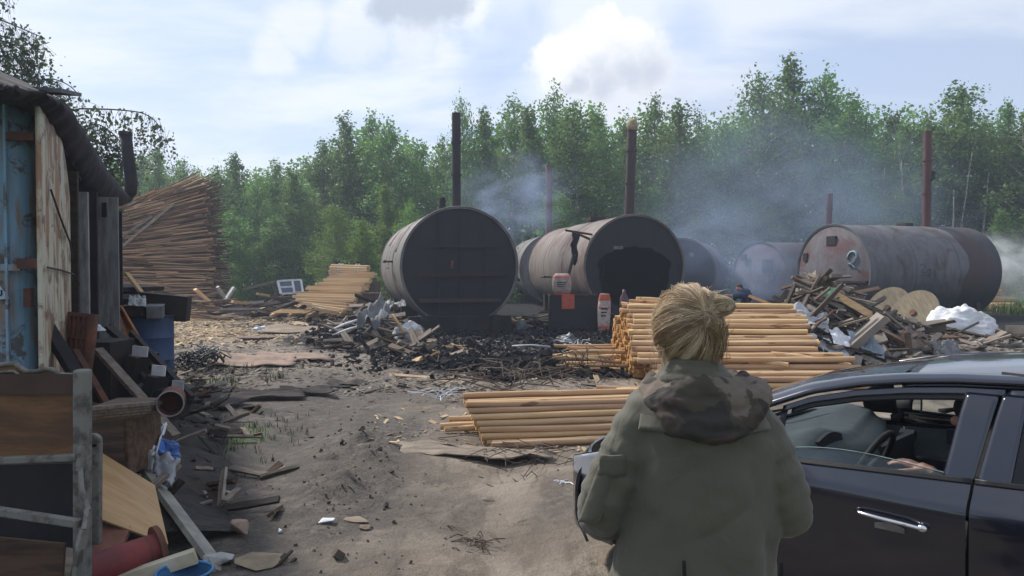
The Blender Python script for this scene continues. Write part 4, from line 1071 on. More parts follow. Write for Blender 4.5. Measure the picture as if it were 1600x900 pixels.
o = sheet([at(600, 487, 19.2), at(634, 484, 19.2), at(634, 478, 20), at(602, 480, 20)], .01, .2, 5).build('pale_board', M_WHITEWOOD, solid=.02); tag(o, 'curled whitish board lying across the top of the kiln heap', 'board')
p = at(640, 521, 19); o = crumple((p.x, 19, gz(p.x, 19)), (.36, .3, .42), .35, 7).build('plastic_sack', M_PLASTIC_W, smooth=False); tag(o, 'shiny grey plastic sack at the base of the closed kiln', 'sack')
p = at(815, 512, 22.5); o = crumple((p.x, 22.5, gz(p.x, 22.5)), (.2, .2, .28), .3, 9).build('grey_canister', M_CLOTHGREY); tag(o, 'small grey canister between the two large kilns', 'canister')
p = at(885, 528, 18); o = crumple((p.x, 18, gz(p.x, 18)), (.32, .25, .22), .5, 11).build('crumpled_foil', M_METAL); tag(o, 'crumpled grey plastic on the charcoal before the dark bin', 'foil')
g = random.Random(11)
for i in range(34):
    px = g.uniform(806, 850) if i % 2 else g.uniform(640, 720); Y = g.uniform(23, 27) if i % 2 else g.uniform(14, 18.5); x = (px-800)/F*Y
    put(pm[g.choice((0, 1, 2, 4, 5))], 'scrap_board', (x, Y, gz(x, Y)+.03+(.35*g.random() if i % 2 else 0)), Euler((g.uniform(-.9, .9), g.gauss(0, .3), g.gauss(0, .8))), ('scrap wood between the closed and the open kiln' if i % 2 else 'scrap strip lying on the edge of the charcoal ground'), 'board', ('scraps between the two large kilns' if i % 2 else 'strips on the edge of the charcoal'), (g.uniform(.3, .8), .9, 1))
# dark bin with paper sacks by the open kiln
t = thing('metal_bin', at(897, 512, 22.3), 'dark open-topped metal bin standing in front of the open kiln', 'bin')
c = at(897, 480, 22.3); w = 1.35; hb = .95
mb = MB(); x0, x1 = c.x-w/2, c.x+w/2; z0 = .05+gz(c.x, 22)
mb.box((c.x, 22.3, z0+hb/2), (w, .04, hb)); mb.box((c.x, 23.1, z0+hb/2), (w, .04, hb)); mb.box((x0, 22.7, z0+hb/2), (.04, .76, hb)); mb.box((x1, 22.7, z0+hb/2), (.04, .76, hb)); mb.box((c.x, 22.7, z0+.02), (w-.1, .76, .04))
mb.build('body', K_FACE, t)
mb = MB()
for zz_ in (z0+hb, ): mb.tube([(x0, 22.28, zz_), (x1, 22.28, zz_), (x1, 23.12, zz_), (x0, 23.12, zz_)], .025, 6, closed=True)
mb.build('rim', M_DARKMETAL, t)
M_SACK = mat('sack_paper', (.50, .40, .36), (.32, .25, .22), 9, .8, bump=.5); M_ORANGE = mat('orange_print', (.62, .13, .07), (.45, .09, .05), 8, .7)
def sack(c, w, d_, hh, tilt, label, band):
    t = thing('paper_sack', c, label, 'sack'); mb = MB()
    M3 = Euler(tilt).to_matrix(); n = 16; vs = []
    for i in range(9):
        f = i/8; bul = 1-.32*abs(2*f-1)**3
        for j in range(n):
            a = 2*math.pi*j/n; cx_, sx_ = math.cos(a), math.sin(a); sup = (abs(cx_)**2.6+abs(sx_)**2.6)**(-1/2.6)
            q = Vector((cx_*sup*w/2*bul*(1+.05*noise.noise(Vector((i, j, w*9)))), sx_*sup*d_/2*bul**2*(1.0 if 0 < i < 8 else .35), f*hh)); vs.append(Vector(c)+M3 @ q)
    fs = [(i*n+j, i*n+(j+1) % n, (i+1)*n+(j+1) % n, (i+1)*n+j) for i in range(8) for j in range(n)]+[tuple(range(n-1, -1, -1)), tuple(8*n+j for j in range(n))]
    mb.add(vs, fs); mb.build('sack_body', M_SACK, t, smooth=True)
    for f0, f1 in band:
        mb = MB(); vs = []
        for f in (f0, f1):
            for j in range(n):
                i0 = min(7, int(f*8)); k_ = f*8-i0; a = 2*math.pi*j/n; cx_, sx_ = math.cos(a), math.sin(a); sup = (abs(cx_)**2.6+abs(sx_)**2.6)**(-1/2.6); bul = 1-.32*abs(2*f-1)**3
                vs.append(Vector(c)+M3 @ Vector((cx_*sup*(w/2*bul+.012), sx_*sup*(d_/2*bul**2+.012), f*hh)))
        mb.add(vs, [(j, (j+1) % n, n+(j+1) % n, n+j) for j in range(n)]); mb.build('printed_band', M_ORANGE, t, smooth=True)

    # print on the front: a few dark lines of unreadable lettering
    mb = MB()
    for k in range(3):
        z = hh*(.42+.09*k); p = [Vector(c)+M3 @ Vector((x_, -d_/2*1.0-.005, z)) for x_ in (-w*.28, w*(.1+.06*k))]
        mb.beam(p[0], p[1], .01, hh*.035)
    mb.build('print_line', M_MARKD, t); return t
sack((at(862, 455, 22.2).x+.30, 22.4, z0+hb+.0), .55, .28, .62, (0, 0, 0), 'paper sack with orange edge slumped on the rim of the dark bin', ((.0, .12), (.84, .9)))
mb = MB(); q = at(888, 470, 22.15)
mb.grid(lambda u, v: Vector((q.x-.18+.36*u, 22.24-.01*math.sin(u*5), z0+hb+.04-.42*v)), 4, 6); o = mb.build('orange_flap', M_ORANGE, solid=.01); tag(o, 'bright orange sack flap hanging down the front of the bin', 'flap')
sack((at(943, 512, 21.8).x, 21.8, gz(2.5, 21.8)+.02), .36, .24, 1.04, (0, .03, 0), 'upright orange and white paper sack standing beside the dark bin', ((.02, .14), (.62, .64), (.82, .99)))
mb = MB(); q = at(975, 482, 21.5)
prof = [(0, .11), (.25, .12), (.4, .11), (.52, .05), (.62, .04)]
mb.tube([Vector((q.x, 21.5, q.z-.1+z_)) for z_, _ in prof], [r_ for _, r_ in prof], 12); o = mb.build('gas_bottle', mat('maroon_bottle', (.10, .05, .06), None, 8, .5), smooth=True); tag(o, 'dull maroon bottle just above the crest of the pole heap', 'bottle')

# ------------------------------------------------------------------ debris heap beyond the car
g = random.Random(31); HD = 'planks jumbled in the big debris heap'
def heap_z(px, Y):
    return 1.55*math.exp(-((px-1275)/75)**2-((Y-15.6)/1.9)**2)+.75*math.exp(-((px-1400)/80)**2-((Y-15.4)/1.8)**2)+.25*math.exp(-((px-1190)/60)**2-((Y-15.5)/2)**2)
mb = MB()
def core(u, v):
    px = 1150+u*330; Y = 13.3+v*4.6; x = (px-800)/F*Y; return Vector((x, Y, heap_z(px, Y)*.58-.06+.08*noise.noise(Vector((x*2, Y*2, 0)))))
mb.grid(core, 50, 30); o = mb.build('debris_core', mat('dark_rubbish', (.05, .042, .036), (.02, .018, .016), 5, .95, bump=.9, dist=.06), smooth=False); o['kind'] = 'stuff'
for i in range(175):
    px = g.gauss(1290, 75); Y = g.uniform(13.4, 17.0); x = (px-800)/F*Y
    if px < 1160 or px > 1500: continue
    L = g.uniform(.35, 1.5); z = heap_z(px, Y)*g.uniform(.72, 1.0)+.03
    ang = g.gauss(-.1, .5); slope = -g.gauss(.28, .25) if px > 1270 else g.gauss(.45, .3)
    put(pm[g.choice((0, 1, 2, 3, 0, 3, 5))], 'plank', (x, Y, z), Euler((g.uniform(-.7, .7), -slope, ang)), 'weathered plank jumbled in the debris heap beyond the car roof', 'plank', HD, (L*(1.5 if i % 5 == 0 else 1), g.uniform(.4, .95), .8))
for (x0, y0, Y0, x1, y1, Y1, w, th, m_, lb) in (
  (1240, 443, 14.9, 1370, 500, 14.6, .16, .07, M_WOODGREY, 'long weathered plank running down from the peak of the debris heap'),
  (1250, 452, 14.7, 1312, 470, 14.6, .2, .035, M_WOODGREY, 'broad board just below the peak of the debris heap'),
  (1300, 458, 14.7, 1362, 494, 14.5, .13, .13, M_WOODNEW, 'rounded pale log sliding down the debris heap'),
  (1208, 524, 14.2, 1242, 445, 14.8, .07, .05, M_WOODDARK, 'dark plank standing up to the peak of the heap'),
  (1212, 492, 14.4, 1270, 477, 14.4, .14, .05, M_WOODGREY, 'light plank sticking out towards the blonde person'),
  (1276, 518, 13.6, 1342, 498, 13.9, .13, .03, M_WOODBROWN, 'tilted brown board in the middle of the heap'),
  (1345, 495, 14.2, 1430, 545, 14.1, .12, .045, M_WOODGREY, 'thick grey beam sloping to the far foot of the heap'),
  (1360, 508, 14.0, 1412, 535, 13.8, .14, .06, M_WOODBROWN, 'notched brown batten below the thick grey beam'),
  (1205, 520, 13.7, 1230, 508, 13.6, .1, .05, M_WOODNEW, 'short yellowish offcut low on the near side of the heap'),
  (1170, 462, 15, 1215, 480, 14.8, .06, .05, M_WOODNEW, 'pale branch end lying between pole heap and debris'),
  (1262, 463, 14.3, 1322, 505, 14.1, .09, .03, M_WOODGREY, 'thin grey lath crossing the broad board'),
  (1330, 470, 14.9, 1420, 505, 14.6, .10, .05, M_WOODGREY, 'grey lath on the sloping shoulder of the heap'),
  (1290, 535, 13.4, 1400, 560, 13.2, .25, .03, M_WOODDARK, 'dark tilted panel at the near foot of the heap'),
  (1415, 520, 13.8, 1420, 562, 13.7, .14, .08, M_WOODBROWN, 'short upright brown post at the foot of the heap')):
    plank(x0, y0, Y0, x1, y1, Y1, w, th, m_, lb, g.uniform(-.3, .3))
for i, (px, py, Y, w_, m_, lb) in enumerate(((1215, 498, 13.9, .3, mat('faded_green', (.13, .26, .19), (.08, .16, .12), 5, .6), 'faded green sheet scrap in the heap'), (1222, 510, 13.8, .35, M_PLASTIC_W, 'bluish white sheet scrap under the green one'), (1262, 500, 13.8, .34, M_PLASTIC_W, 'torn white vinyl strip across the heap'), (1330, 540, 13.4, .32, M_PLASTIC_W, 'crumpled light blue board near the foot of the heap'), (1355, 545, 13.3, .25, mat('light_blue_board', (.34, .42, .48), (.22, .28, .33), 5, .5), 'light blue broken panel at the foot of the heap'), (1345, 528, 13.5, .2, mat('light_blue_board2', (.30, .38, .45), (.2, .26, .3), 5, .5), 'small light blue fragment above the broken panel'),
        (1292, 462, 14.6, .16, mat('mint_rag', (.16, .38, .25), (.1, .25, .16), 5, .7), 'mint green rag near the peak of the heap'), (1295, 548, 13.3, .3, M_PLASTIC_W, 'crumpled translucent film by the pole ends'), (1258, 525, 13.6, .22, M_CARD, 'torn paper sheet hanging in the heap'), (1440, 540, 14.3, .45, M_CARD, 'flattened tan carton at the far foot of the heap'), (1478, 548, 14.3, .3, M_CLOTHGREY, 'grey slab scrap before the white tarpaulin'))):
    c = at(px, py, Y); a_ = g.uniform(-.6, .6); e = Vector((math.cos(a_), math.sin(a_), g.uniform(-.4, .1)))*w_; f_ = Vector((-.3*math.sin(a_), math.cos(a_)*.6, .55))*w_*.7
    o = sheet([c-e-f_, c+e-f_, c+e+f_, c-e+f_], .01, .12, i*2.3).build('sheet_scrap', m_, solid=.008); tag(o, lb, 'scrap')
# small mixed scraps in heap (uncountable)
def heap_area(r):
    px = r.gauss(1310, 90); Y = r.uniform(13, 16.5); return ((px-800)/F*Y, Y)
b_ = MB(); r = random.Random(4)
for k in range(1500):
    px = r.gauss(1320, 95); Y = r.uniform(13, 17); x = (px-800)/F*Y; s_ = .05*math.exp(r.gauss(0, .6))
    b_.box((x, Y, heap_z(px, Y)*r.uniform(.7, .98)+.02), (s_*r.uniform(1, 5), s_, s_*.3), (r.uniform(-1, 1), r.uniform(-.8, .8), r.uniform(0, 6)))
for k in range(900):
    px = r.uniform(1420, 1640); Y = r.uniform(14, 21); x = (px-800)/F*Y; s_ = .05*math.exp(r.gauss(0, .6))
    b_.box((x, Y, gz(x, Y)+.02), (s_*r.uniform(1, 5), s_, s_*.3), (r.uniform(-.4, .4), r.uniform(-.4, .4), r.uniform(0, 6)))
o = link('rubbish', b_.mesh('rubbish'), M_TWIG2, None, False, False); o['kind'] = 'stuff'
for i in range(26):
    px = g.uniform(1430, 1620); Y = g.uniform(15.5, 20); x = (px-800)/F*Y
    put(pm[g.choice((0, 1, 2, 5))], 'scrap_board', (x, Y, gz(x, Y)+.04+.1*g.random()), Euler((g.uniform(-.5, .5), g.gauss(0, .2), g.gauss(0, .7))), 'dark scrap board strewn around the white tarpaulin', 'board', 'boards around the white tarpaulin', (g.uniform(.4, 1.1), 1, 1))
# white tarpaulin bundle
c = at(1496, 545, 17.6); M_TARP = mat('white_tarp', (.55, .56, .58), (.42, .42, .42), 2.5, .6, bump=.5, dist=.05)
o = crumple((c.x, 17.6, gz(c.x, 17.6)-.05), (.76, .60, .66), .26, 5.2, 60, 34).build('tarpaulin_bundle', M_TARP, smooth=True); tag(o, 'big white tarpaulin bundle between the cable reels and the car roof', 'tarpaulin')
# cable reel discs
M_REEL = mat('reel_wood', (.17, .14, .09), (.11, .09, .06), 3, .8, stretch=(8, 1, 1), rnd=.1)
def reel(px, py, Y, Rr, az, lean, label):
    c = at(px, py, Y); t = thing('cable_reel', c, label, 'cable reel'); M3 = Vector(az).to_track_quat('Y', 'Z').to_matrix()
    mb = MB(); n = 40; vs = []
    for u in (-.03, .03):
        for j in range(n): vs.append(c+M3 @ Vector((Rr*math.cos(2*math.pi*j/n), u, Rr*math.sin(2*math.pi*j/n))))
    mb.add(vs, [tuple(range(n)), tuple(range(2*n-1, n-1, -1))]+[(j, n+j, n+(j+1) % n, (j+1) % n) for j in range(n)]); mb.build('flange', M_REEL, t)
    mb = MB(); mb.tube([c+M3 @ Vector((0, -.045, 0)), c+M3 @ Vector((0, .08, 0))], Rr*.12, 16); mb.build('hub', M_RUST, t)
reel(1388, 482, 20.2, .60, (-.72, -.42, .42), 0, 'cable reel flange leaning farther from the tarpaulin')
reel(1428, 490, 18.8, .62, (-.75, -.38, .46), 0, 'cable reel flange leaning nearer the white tarpaulin')
plank(1438, 520, 19.2, 1446, 482, 19.4, .35, .04, M_WOODNEW, 'tan panel standing between reel and kiln', 0)
# far curved stack of slabs behind the fourth kiln
g = random.Random(17)
for i in range(24):
    f = i/23; Y = 33.5; z = .1+f*1.55; px = 1535-0*f; w_ = (1.75-.75*f**1.5)
    x = (1532-800)/F*Y+.0
    put(lm_[i % 4], 'slab', (x, Y, z), Euler((0, g.gauss(0, .02), g.gauss(0, .03))), 'pale slab in the rounded stack behind the sooty kiln end', 'slab', 'slabs of the rounded stack', (w_, 6, .9))
for i in range(8):
    x = (g.uniform(1540, 1585)-800)/F*32; put(lm_[i % 4], 'slab', (x, 32+g.uniform(-.5, .5), .1+.1*i*g.random()), Euler((0, g.gauss(0, .1), g.gauss(0, .4))), 'pale slab fallen at the foot of the rounded stack', 'slab', 'slabs fallen from the rounded stack', (1.2, 1.2, 1))
# ------------------------------------------------------------------ shed / old wagon at the side of the yard
def peel(name, base, rust, streak, s1=.9, amt=(.47, .62)):
    m, h, b = newmat(name)
    n = h.noise(h.co('Object', (2.6, 2.6, .45)), 2.0, 7, .62, .5); n2 = h.noise(h.co('Object'), 4, 7, .7, .5); n3 = h.noise(h.co('Object', (14, 14, .8)), 2, 4, .6)
    c = h.mix(h.ss(n3, .4, .65, 0, .25), base, tuple(x*.6 for x in base))
    c = h.mix(h.ss(n, amt[0], amt[1], 0, .9), c, rust); c = h.mix(h.ss(n2, .51, .60, 0, .85), c, streak)
    h.l(c, b.inputs['Base Color']); b.inputs['Roughness'].default_value = .6; h.l(h.bump(h.m('ADD', n2, n3), .4, .01), b.inputs['Normal']); return m
M_BLUE = peel('peeling_blue_paint', (.17, .31, .43), (.20, .13, .065), (.07, .045, .03))
M_CREAM = peel('peeling_cream_paint', (.48, .45, .35), (.26, .13, .06), (.12, .065, .04), amt=(.47, .56))
M_ROOF = mat('roofing_felt', (.010, .009, .013), (.028, .020, .027), 3, .9, bump=.6, dist=.03)
wa = Vector((-3.45, 5.8, 0)); wd = Vector((-2.65, 6.5, 0)).normalized(); wn = Vector((wd.y, -wd.x, 0))
def wp(s_, z, o_=0.0): return wa+wd*s_+wn*o_+Vector((0, 0, z))
sh = thing('shed', wa, 'rusty old blue and cream wagon shed with drooping dark roof', 'shed')
mb = MB()   # blue front with rounded corner
def corner(u, v):
    z = .35+v*2.62
    if u < .8: x = -3.79-2.9*(1-u/.8); return Vector((x, 5.80, z))
    t = (u-.8)/.2*R(112); r_ = .17; return Vector((-3.79+r_*math.sin(t), 5.97-r_*math.cos(t), z))
mb.grid(corner, 40, 12); mb.build('blue_wall', M_BLUE, sh, smooth=True, solid=.03)
mb = MB()
for z in (1.76, .9): mb.beam((-6.4, 5.785, z), (-3.6, 5.785, z), .02, .05)
mb.beam((-3.70, 5.782, .4), (-3.70, 5.782, 2.95), .02, .03); mb.build('seam', M_BLUE, sh)
for hp_, hs_ in ((at(45, 412, 5.77), (.16, .03, .07)), (at(33, 213, 5.77), (.2, .04, .06)), (at(45, 465, 5.77), (.05, .05, .14))): mb = MB(); mb.box(hp_, hs_); mb.build('hinge', M_RUST, sh)
mb = MB(); mb.poly([at(-14, 470, 5.775), at(15, 466, 5.775), at(0, 446, 5.775)], .006, Vector((0, -1, 0))); sg = mb.build('warning_triangle', mat('pale_blue_label', (.32, .42, .5), None, 9, .6), sh)
mb = MB(); mb.tube([at(2, 453, 5.762), at(2.5, 460, 5.762), at(0, 462, 5.762)], .006, 5); mb.build('printed_mark', M_MARKD, sg)
mb = MB()
def cream(u, v):
    s_ = -.04+u*1.51; top = 2.93-.10*u-.42*max(0, u-.62)**2/.1444; return wp(s_, .35+v*(top-.35), 0)
mb.grid(cream, 24, 24); mb.build('cream_wall', M_CREAM, sh, smooth=True, solid=.03)
mb = MB(); pts = [wp(.2, 2.35, .03), wp(.7, 2.15, .03), wp(1.2, 1.98, .03), wp(1.42, 1.85, .02)]; mb.tube(pts, .008, 5); mb.tube([wp(.0, 1.76, .03), wp(.7, 1.74, .02), wp(1.4, 1.70, .03), wp(1.6, 1.60, .05)], .008, 5); mb.build('cable', M_DARKMETAL, sh)
# rear lean-to frame
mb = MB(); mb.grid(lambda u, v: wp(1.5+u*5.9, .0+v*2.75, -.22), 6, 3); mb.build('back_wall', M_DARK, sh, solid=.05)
M_POST = mat('grey_post_paint', (.24, .24, .23), (.13, .125, .12), 5, .8, stretch=(4, 4, .6), rnd=.15)
for x0, x1, y0, y1, Y, m_ in ((111, 121, 268, 600, 7.35, M_WOODDARK), (120, 137, 300, 575, 7.75, M_POST), (137, 151, 300, 560, 8.6, M_DARK), (150, 183, 308, 545, 9.6, M_POST), (184, 190, 330, 500, 10.6, M_DARK)):  # dark entries fill the open gaps, their shade put into the colour
    mb = MB(); a_, b_ = at(x0, y1, Y), at(x1, y0, Y); mb.box(((a_.x+b_.x)/2, Y, (a_.z+b_.z)/2), (b_.x-a_.x, .05, b_.z-a_.z), (0, 0, .25)); mb.build('board_and_gap_shade', m_, sh, bevel=.005)
mb = MB(); mb.box(at(163, 328, 9.5), (.05, .03, .17)); mb.build('board_opening', M_DARK, sh)
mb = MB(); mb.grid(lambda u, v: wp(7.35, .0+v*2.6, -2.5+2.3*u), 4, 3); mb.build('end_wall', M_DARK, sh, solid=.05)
# roof: arched sheet with thick drooping ragged eave
ev = [(-30, 126, 4.9), (0, 129, 5.05), (45, 136, 5.45), (72, 145, 5.9), (95, 153, 6.5), (125, 200, 7.9), (145, 232, 9.1), (165, 262, 10.3), (195, 304, 12.2)]
E3 = [at(*e) for e in ev]
lowp = [(-30, 158, 5.2), (0, 158, 5.35), (48, 162, 5.7), (66, 180, 6.0), (92, 222, 6.7), (112, 252, 7.5), (130, 288, 8.6), (155, 312, 9.9), (192, 322, 12.1)]
L3 = [at(*e) for e in lowp]
def along(Pp, u):
    k = u*(len(Pp)-1); i = min(int(k), len(Pp)-2); return Pp[i].lerp(Pp[i+1], k-i)
mb = MB()
def roof(u, v):
    e = along(E3, u); l_ = along(L3, u)
    wig = .035*noise.noise(Vector((u*30, v*3, 0)))+.015*math.sin(u*90)
    if v < .4:
        k = v/.4; p = l_.lerp(e, k)+wn*(.12*math.sin(k*math.pi)); return p+Vector((0, 0, wig*(1-k)))
    k = (v-.4)/.6; return e-wn*(2.6*k)+Vector((0, 0, .55*math.sin(k*math.pi*.6)+wig*.6))
mb.grid(roof, 90, 16); mb.build('roof', M_ROOF, sh, smooth=True, solid=.035)
mb = MB()
mb.grid(lambda u, v: along(L3, u).lerp(along(L3, u)-wn*2.6+Vector((0, 0, .3)), v)+Vector((0, 0, .02)), 30, 4); mb.build('ceiling_board', M_WOODDARK, sh, solid=.02)
mb = MB(); mb.beam(at(75, 141, 5.9)+Vector((-.1, .1, .03)), at(110, 148, 6.6)+Vector((-.1, .1, .03)), .25, .03); mb.build('roof_patch', M_CLOTHGREY, sh)
mb = MB(); e0, e1 = at(196, 208, 12.0), at(205, 284, 12.0)
mb.tube([e0, e0.lerp(e1, .5), e1, at(204, 300, 12), at(196, 309, 12.05), at(183, 314, 12.3), at(165, 316, 12.8)], [.088, .088, .09, .09, .09, .088, .088], 14); mb.build('stovepipe', mat('stovepipe_black', (.02, .017, .026), (.035, .03, .035), 5, .7), sh, smooth=True)
mb = MB(); mb.tube([e0-Vector((0, 0, .03)), e0+Vector((0, 0, .02))], .1, 14); mb.build('pipe_rim', M_DARKMETAL, sh)

# ------------------------------------------------------------------ junk by the shed
def lathe_thing(name, c, prof, m_, label, cat, rot=None, n=28, group=None):
    t = thing(name, c, label, cat, group); return t
# blue barrel
c = at(236, 598, 10.6); bz = c.z
t = thing('oil_barrel', (c.x, 10.6, bz), 'dark blue steel barrel with rubbish piled on its lid', 'barrel')
mb = MB(); pr = [(0, .0), (0, .285), (.02, .295), (.30, .292), (.32, .30), (.34, .292), (.60, .292), (.62, .30), (.64, .292), (.88, .292), (.90, .30), (.91, .285), (.895, .27), (.895, 0)]
mb.tube([Vector((c.x, 10.6, bz+a)) for a, _ in pr], [max(.001, r_) for _, r_ in pr], 32); mb.build('drum', mat('barrel_blue', (.035, .065, .14), (.025, .03, .05), 3, .5, rnd=0, lo=.5, hi=.7), t, auto=40, smooth=True).data.set_sharp_from_angle(angle=R(30))
mb = MB(); mb.tube([Vector((c.x+.30*math.cos(q*.3925), 10.6+.30*math.sin(q*.3925), bz+.90)) for q in range(16)], .012, 5, closed=True); mb.build('rim', M_DARKMETAL, t)
for lb, nm, (px, py, Y), sz, rt, m_, ct in (
 ('dark crate tipped on top of the blue barrel', 'crate', (258, 480, 10.8), (.62, .3, .34), (0, .1, .2), M_DARKMETAL, 'crate'),
 ('grey lumpy bucket on the lid of the blue barrel', 'bucket', (243, 487, 10.3), (.2, .2, .16), (.1, 0, .3), M_CLOTHGREY, 'bucket'),
 ('flat dark box on the blue barrel under the papers', 'box', (213, 486, 10.4), (.34, .3, .12), (0, .0, -.1), M_DARKMETAL, 'box')):
    mb = MB(); mb.box(at(px, py, Y), sz, Euler(rt)); p_ = at(px, py, Y); mb.box(p_+Vector((0, 0, sz[2]*.5)), (sz[0]*1.05, sz[1]*1.05, .02), Euler(rt)); o = mb.build(nm, m_, bevel=.012); tag(o, lb, ct)
o = sheet([at(200, 478, 10.2), at(229, 482, 10.2), at(228, 466, 10.5), at(202, 463, 10.5)], .01, .05, 1).build('paper', mat('newsprint', (.5, .5, .5), (.3, .3, .3), 30, .9), solid=.004); tag(o, 'printed white papers lying on the boxes of the barrel', 'paper')
plank(197, 426, 10.9, 228, 466, 10.9, .11, .03, M_WOODNEW, 'short fresh yellow plank slanting above the papers')
plank(178, 433, 11.1, 198, 429, 11.1, .05, .04, M_WOODNEW, 'small curved yellow batten beside the fresh plank')
plank(196, 455, 11, 208, 451, 11, .05, .04, M_WOODNEW, 'tiny yellow block under the fresh plank'); plank(205, 455, 11.2, 240, 457, 11.2, .04, .03, M_WOODNEW, 'thin yellow batten crossing behind the fresh plank')
for i in range(6):
    mb = MB(); y_ = 448+i*10.5; mb.beam(at(172, y_, 11.2+.06*i), at(217-(i % 3)*4, y_+4, 11.0-.05*i), .9, .06, 0.02*i); o = mb.build('grey_slab', M_CLOTHGREY if i % 2 else M_DARKMETAL); tag(o, 'grey roofing slab in the stack behind the blue barrel', 'slab', 'grey slabs stacked behind the barrel')
mb = MB(); mb.grid(lambda u, v: at(178+14*u+10*v*u+18*v, 480+48*v+3*math.sin(u*6), 9.9+.12*math.sin(u*3.1)), 8, 10); o = mb.build('rusty_board', mat('rusty_orange_board', (.34, .15, .06), (.22, .09, .04), 5, .7), solid=.03, smooth=True); tag(o, 'curved rusty orange panel standing beside the blue barrel', 'panel')
mb = MB(); pth = [at(180, 505, 9.7), at(186, 520, 9.7), at(196, 540, 9.7)]; mb.beam(pth[0], pth[2], .25, .02); o = mb.build('bark_board', M_WOODBROWN); tag(o, 'narrow brown board leaning inside the orange panel', 'board')
o = crumple(at(128, 540, 7.6), (.07, .07, .17), .3, 2, 14, 14).build('white_bottle', M_PLASTIC_W, smooth=True); tag(o, 'white plastic bottle hung before the cream wall', 'bottle')
o = crumple(at(146, 517, 7.7), (.10, .06, .06), .4, 5, 14, 10).build('white_rag', M_PLASTIC_W, smooth=True); tag(o, 'small white rag beside the hanging bottle', 'rag')
# rusty perforated radiator at cream wall
t = thing('radiator', at(112, 600, 7.0), 'rust red ribbed radiator leaning on the cream wall', 'radiator')
mb = MB(); q0 = at(86, 598, 6.9); q1 = at(132, 606, 6.7); up_ = Vector((.02, .12, .62))
for i in range(7):
    a_ = q0.lerp(q1, i/6); mb.tube([a_, a_+up_*.5, a_+up_], .032, 7, flat=1.6)
mb.build('column', M_RUST, t, smooth=True)
mb = MB()
for f in (.08, .35, .62, .92): mb.beam(q0+up_*f, q1+up_*f, .06, .05)
mb.build('header', M_RUST, t)
plank(50, 472, 6.3, 135, 612, 6.0, .10, .06, M_DARK, 'thick black beam leaning slantwise on the cream wall', 0, 'black_beam', 'beam')
plank(118, 548, 6.6, 172, 640, 6.3, .05, .03, M_RUST, 'thin rusty lath below the black beam')
plank(153, 546, 7.2, 275, 682, 6.6, .085, .04, M_WOODGREY, 'grey plank slanting in front of the black cupboard')
plank(170, 512, 8.4, 305, 628, 7.9, .10, .05, M_WOODDARK, 'long dark plank sloping down past the barrel')
# metal step ladder lying at an angle
t = thing('step_ladder', at(230, 600, 7.8), 'dark folded step ladder with white caps on its treads', 'ladder')
for dx, dy in ((0, 0), (-22, 26)):
    mb = MB(); mb.beam(at(205+dx, 520+dy, 8.2), at(300+dx, 622+dy, 7.6), .05, .06); mb.build('rail', M_DARKMETAL, t)
for k, (x_, y_) in enumerate(((218, 552), (247, 582), (277, 606))):
    mb = MB(); p_ = at(x_, y_, 8.0-.12*k); mb.box(p_-Vector((0, 0, .15)), (.1, .5, .3), (0, .3, 0)); f = mb.build('tread', M_DARKMETAL, t)
    mb = MB(); mb.box(at(x_+1, y_-3, 7.75-.12*k), (.15-.02*k, .02, .10), (0, .1, 0)); mb.build('tread_cap', M_PLASTIC_W, f)
# black cupboard and boxes behind
for lb, nm, x0, x1, y0, y1, Y, dp, m_ in (('black cupboard lying behind the slanting grey plank', 'cupboard', 120, 172, 535, 655, 7.6, .5, M_DARKMETAL), ('dark brown wooden crate under the jutting laths', 'wooden_crate', 128, 200, 640, 745, 5.3, .5, M_WOODBROWN), ('black box at the foot of the step ladder', 'box', 205, 262, 610, 650, 7.7, .4, M_DARKMETAL),
        ('low pale board between the brown crate and white bag', 'board', 196, 236, 704, 735, 5.6, .1, M_WHITEWOOD)):
    t = thing(nm, at((x0+x1)/2, y1, Y), lb, nm.split('_')[-1])
    a_, b_ = at(x0, y1, Y), at(x1, y0, Y); w_, h_ = b_.x-a_.x, b_.z-a_.z
    mb = MB(); mb.box(((a_.x+b_.x)/2, Y+dp/2, (a_.z+b_.z)/2), (w_, dp, h_)); mb.build('carcass', m_, t, bevel=.006)
    mb = MB(); mb.box(((a_.x+b_.x)/2-w_*.02, Y-.008, (a_.z+b_.z)/2), (w_*.9, .012, h_*.88)); mb.build('front_panel', m_, t, bevel=.004)
# jutting laths + ring
for k in range(4):
    plank(120, 640+k*6, 4.6+.05*k, 246-k*3, 629+k*5.5, 5.5, .07, .022, M_WOODGREY, 'grey lath of the bundle jutting out towards the round tin', .15*k, 'lath', 'lath', 'laths jutting out over the brown crate')
t = thing('tin_drum', at(265, 630, 5.6), 'round open tin on its side at the end of the jutting laths', 'tin')
c0 = at(266, 631, 5.45); mb = MB(); n = 26
ax = Vector((-.35, 1, .0)).normalized(); rt_ = ax.cross(Vector((0, 0, 1))).normalized()
def rg(u, r_): return [c0+ax*u+rt_*(r_*math.cos(2*math.pi*j/n))+Vector((0, 0, r_*math.sin(2*math.pi*j/n))) for j in range(n)]
vs = rg(0, .088)+rg(.28, .085)+rg(.28, .0805)+rg(0, .083); fs = [(i*n+j, i*n+(j+1) % n, ((i+1) % 4)*n+(j+1) % n, ((i+1) % 4)*n+j) for i in range(4) for j in range(n)]
mb.add(vs, fs); mb.add(rg(.2, .083), [tuple(range(n))]); mb.build('tin_wall', M_RUST, t)
mb = MB(); mb.tube(rg(-.004, .088), .006, 6, closed=True); mb.build('rim', M_METAL, t)
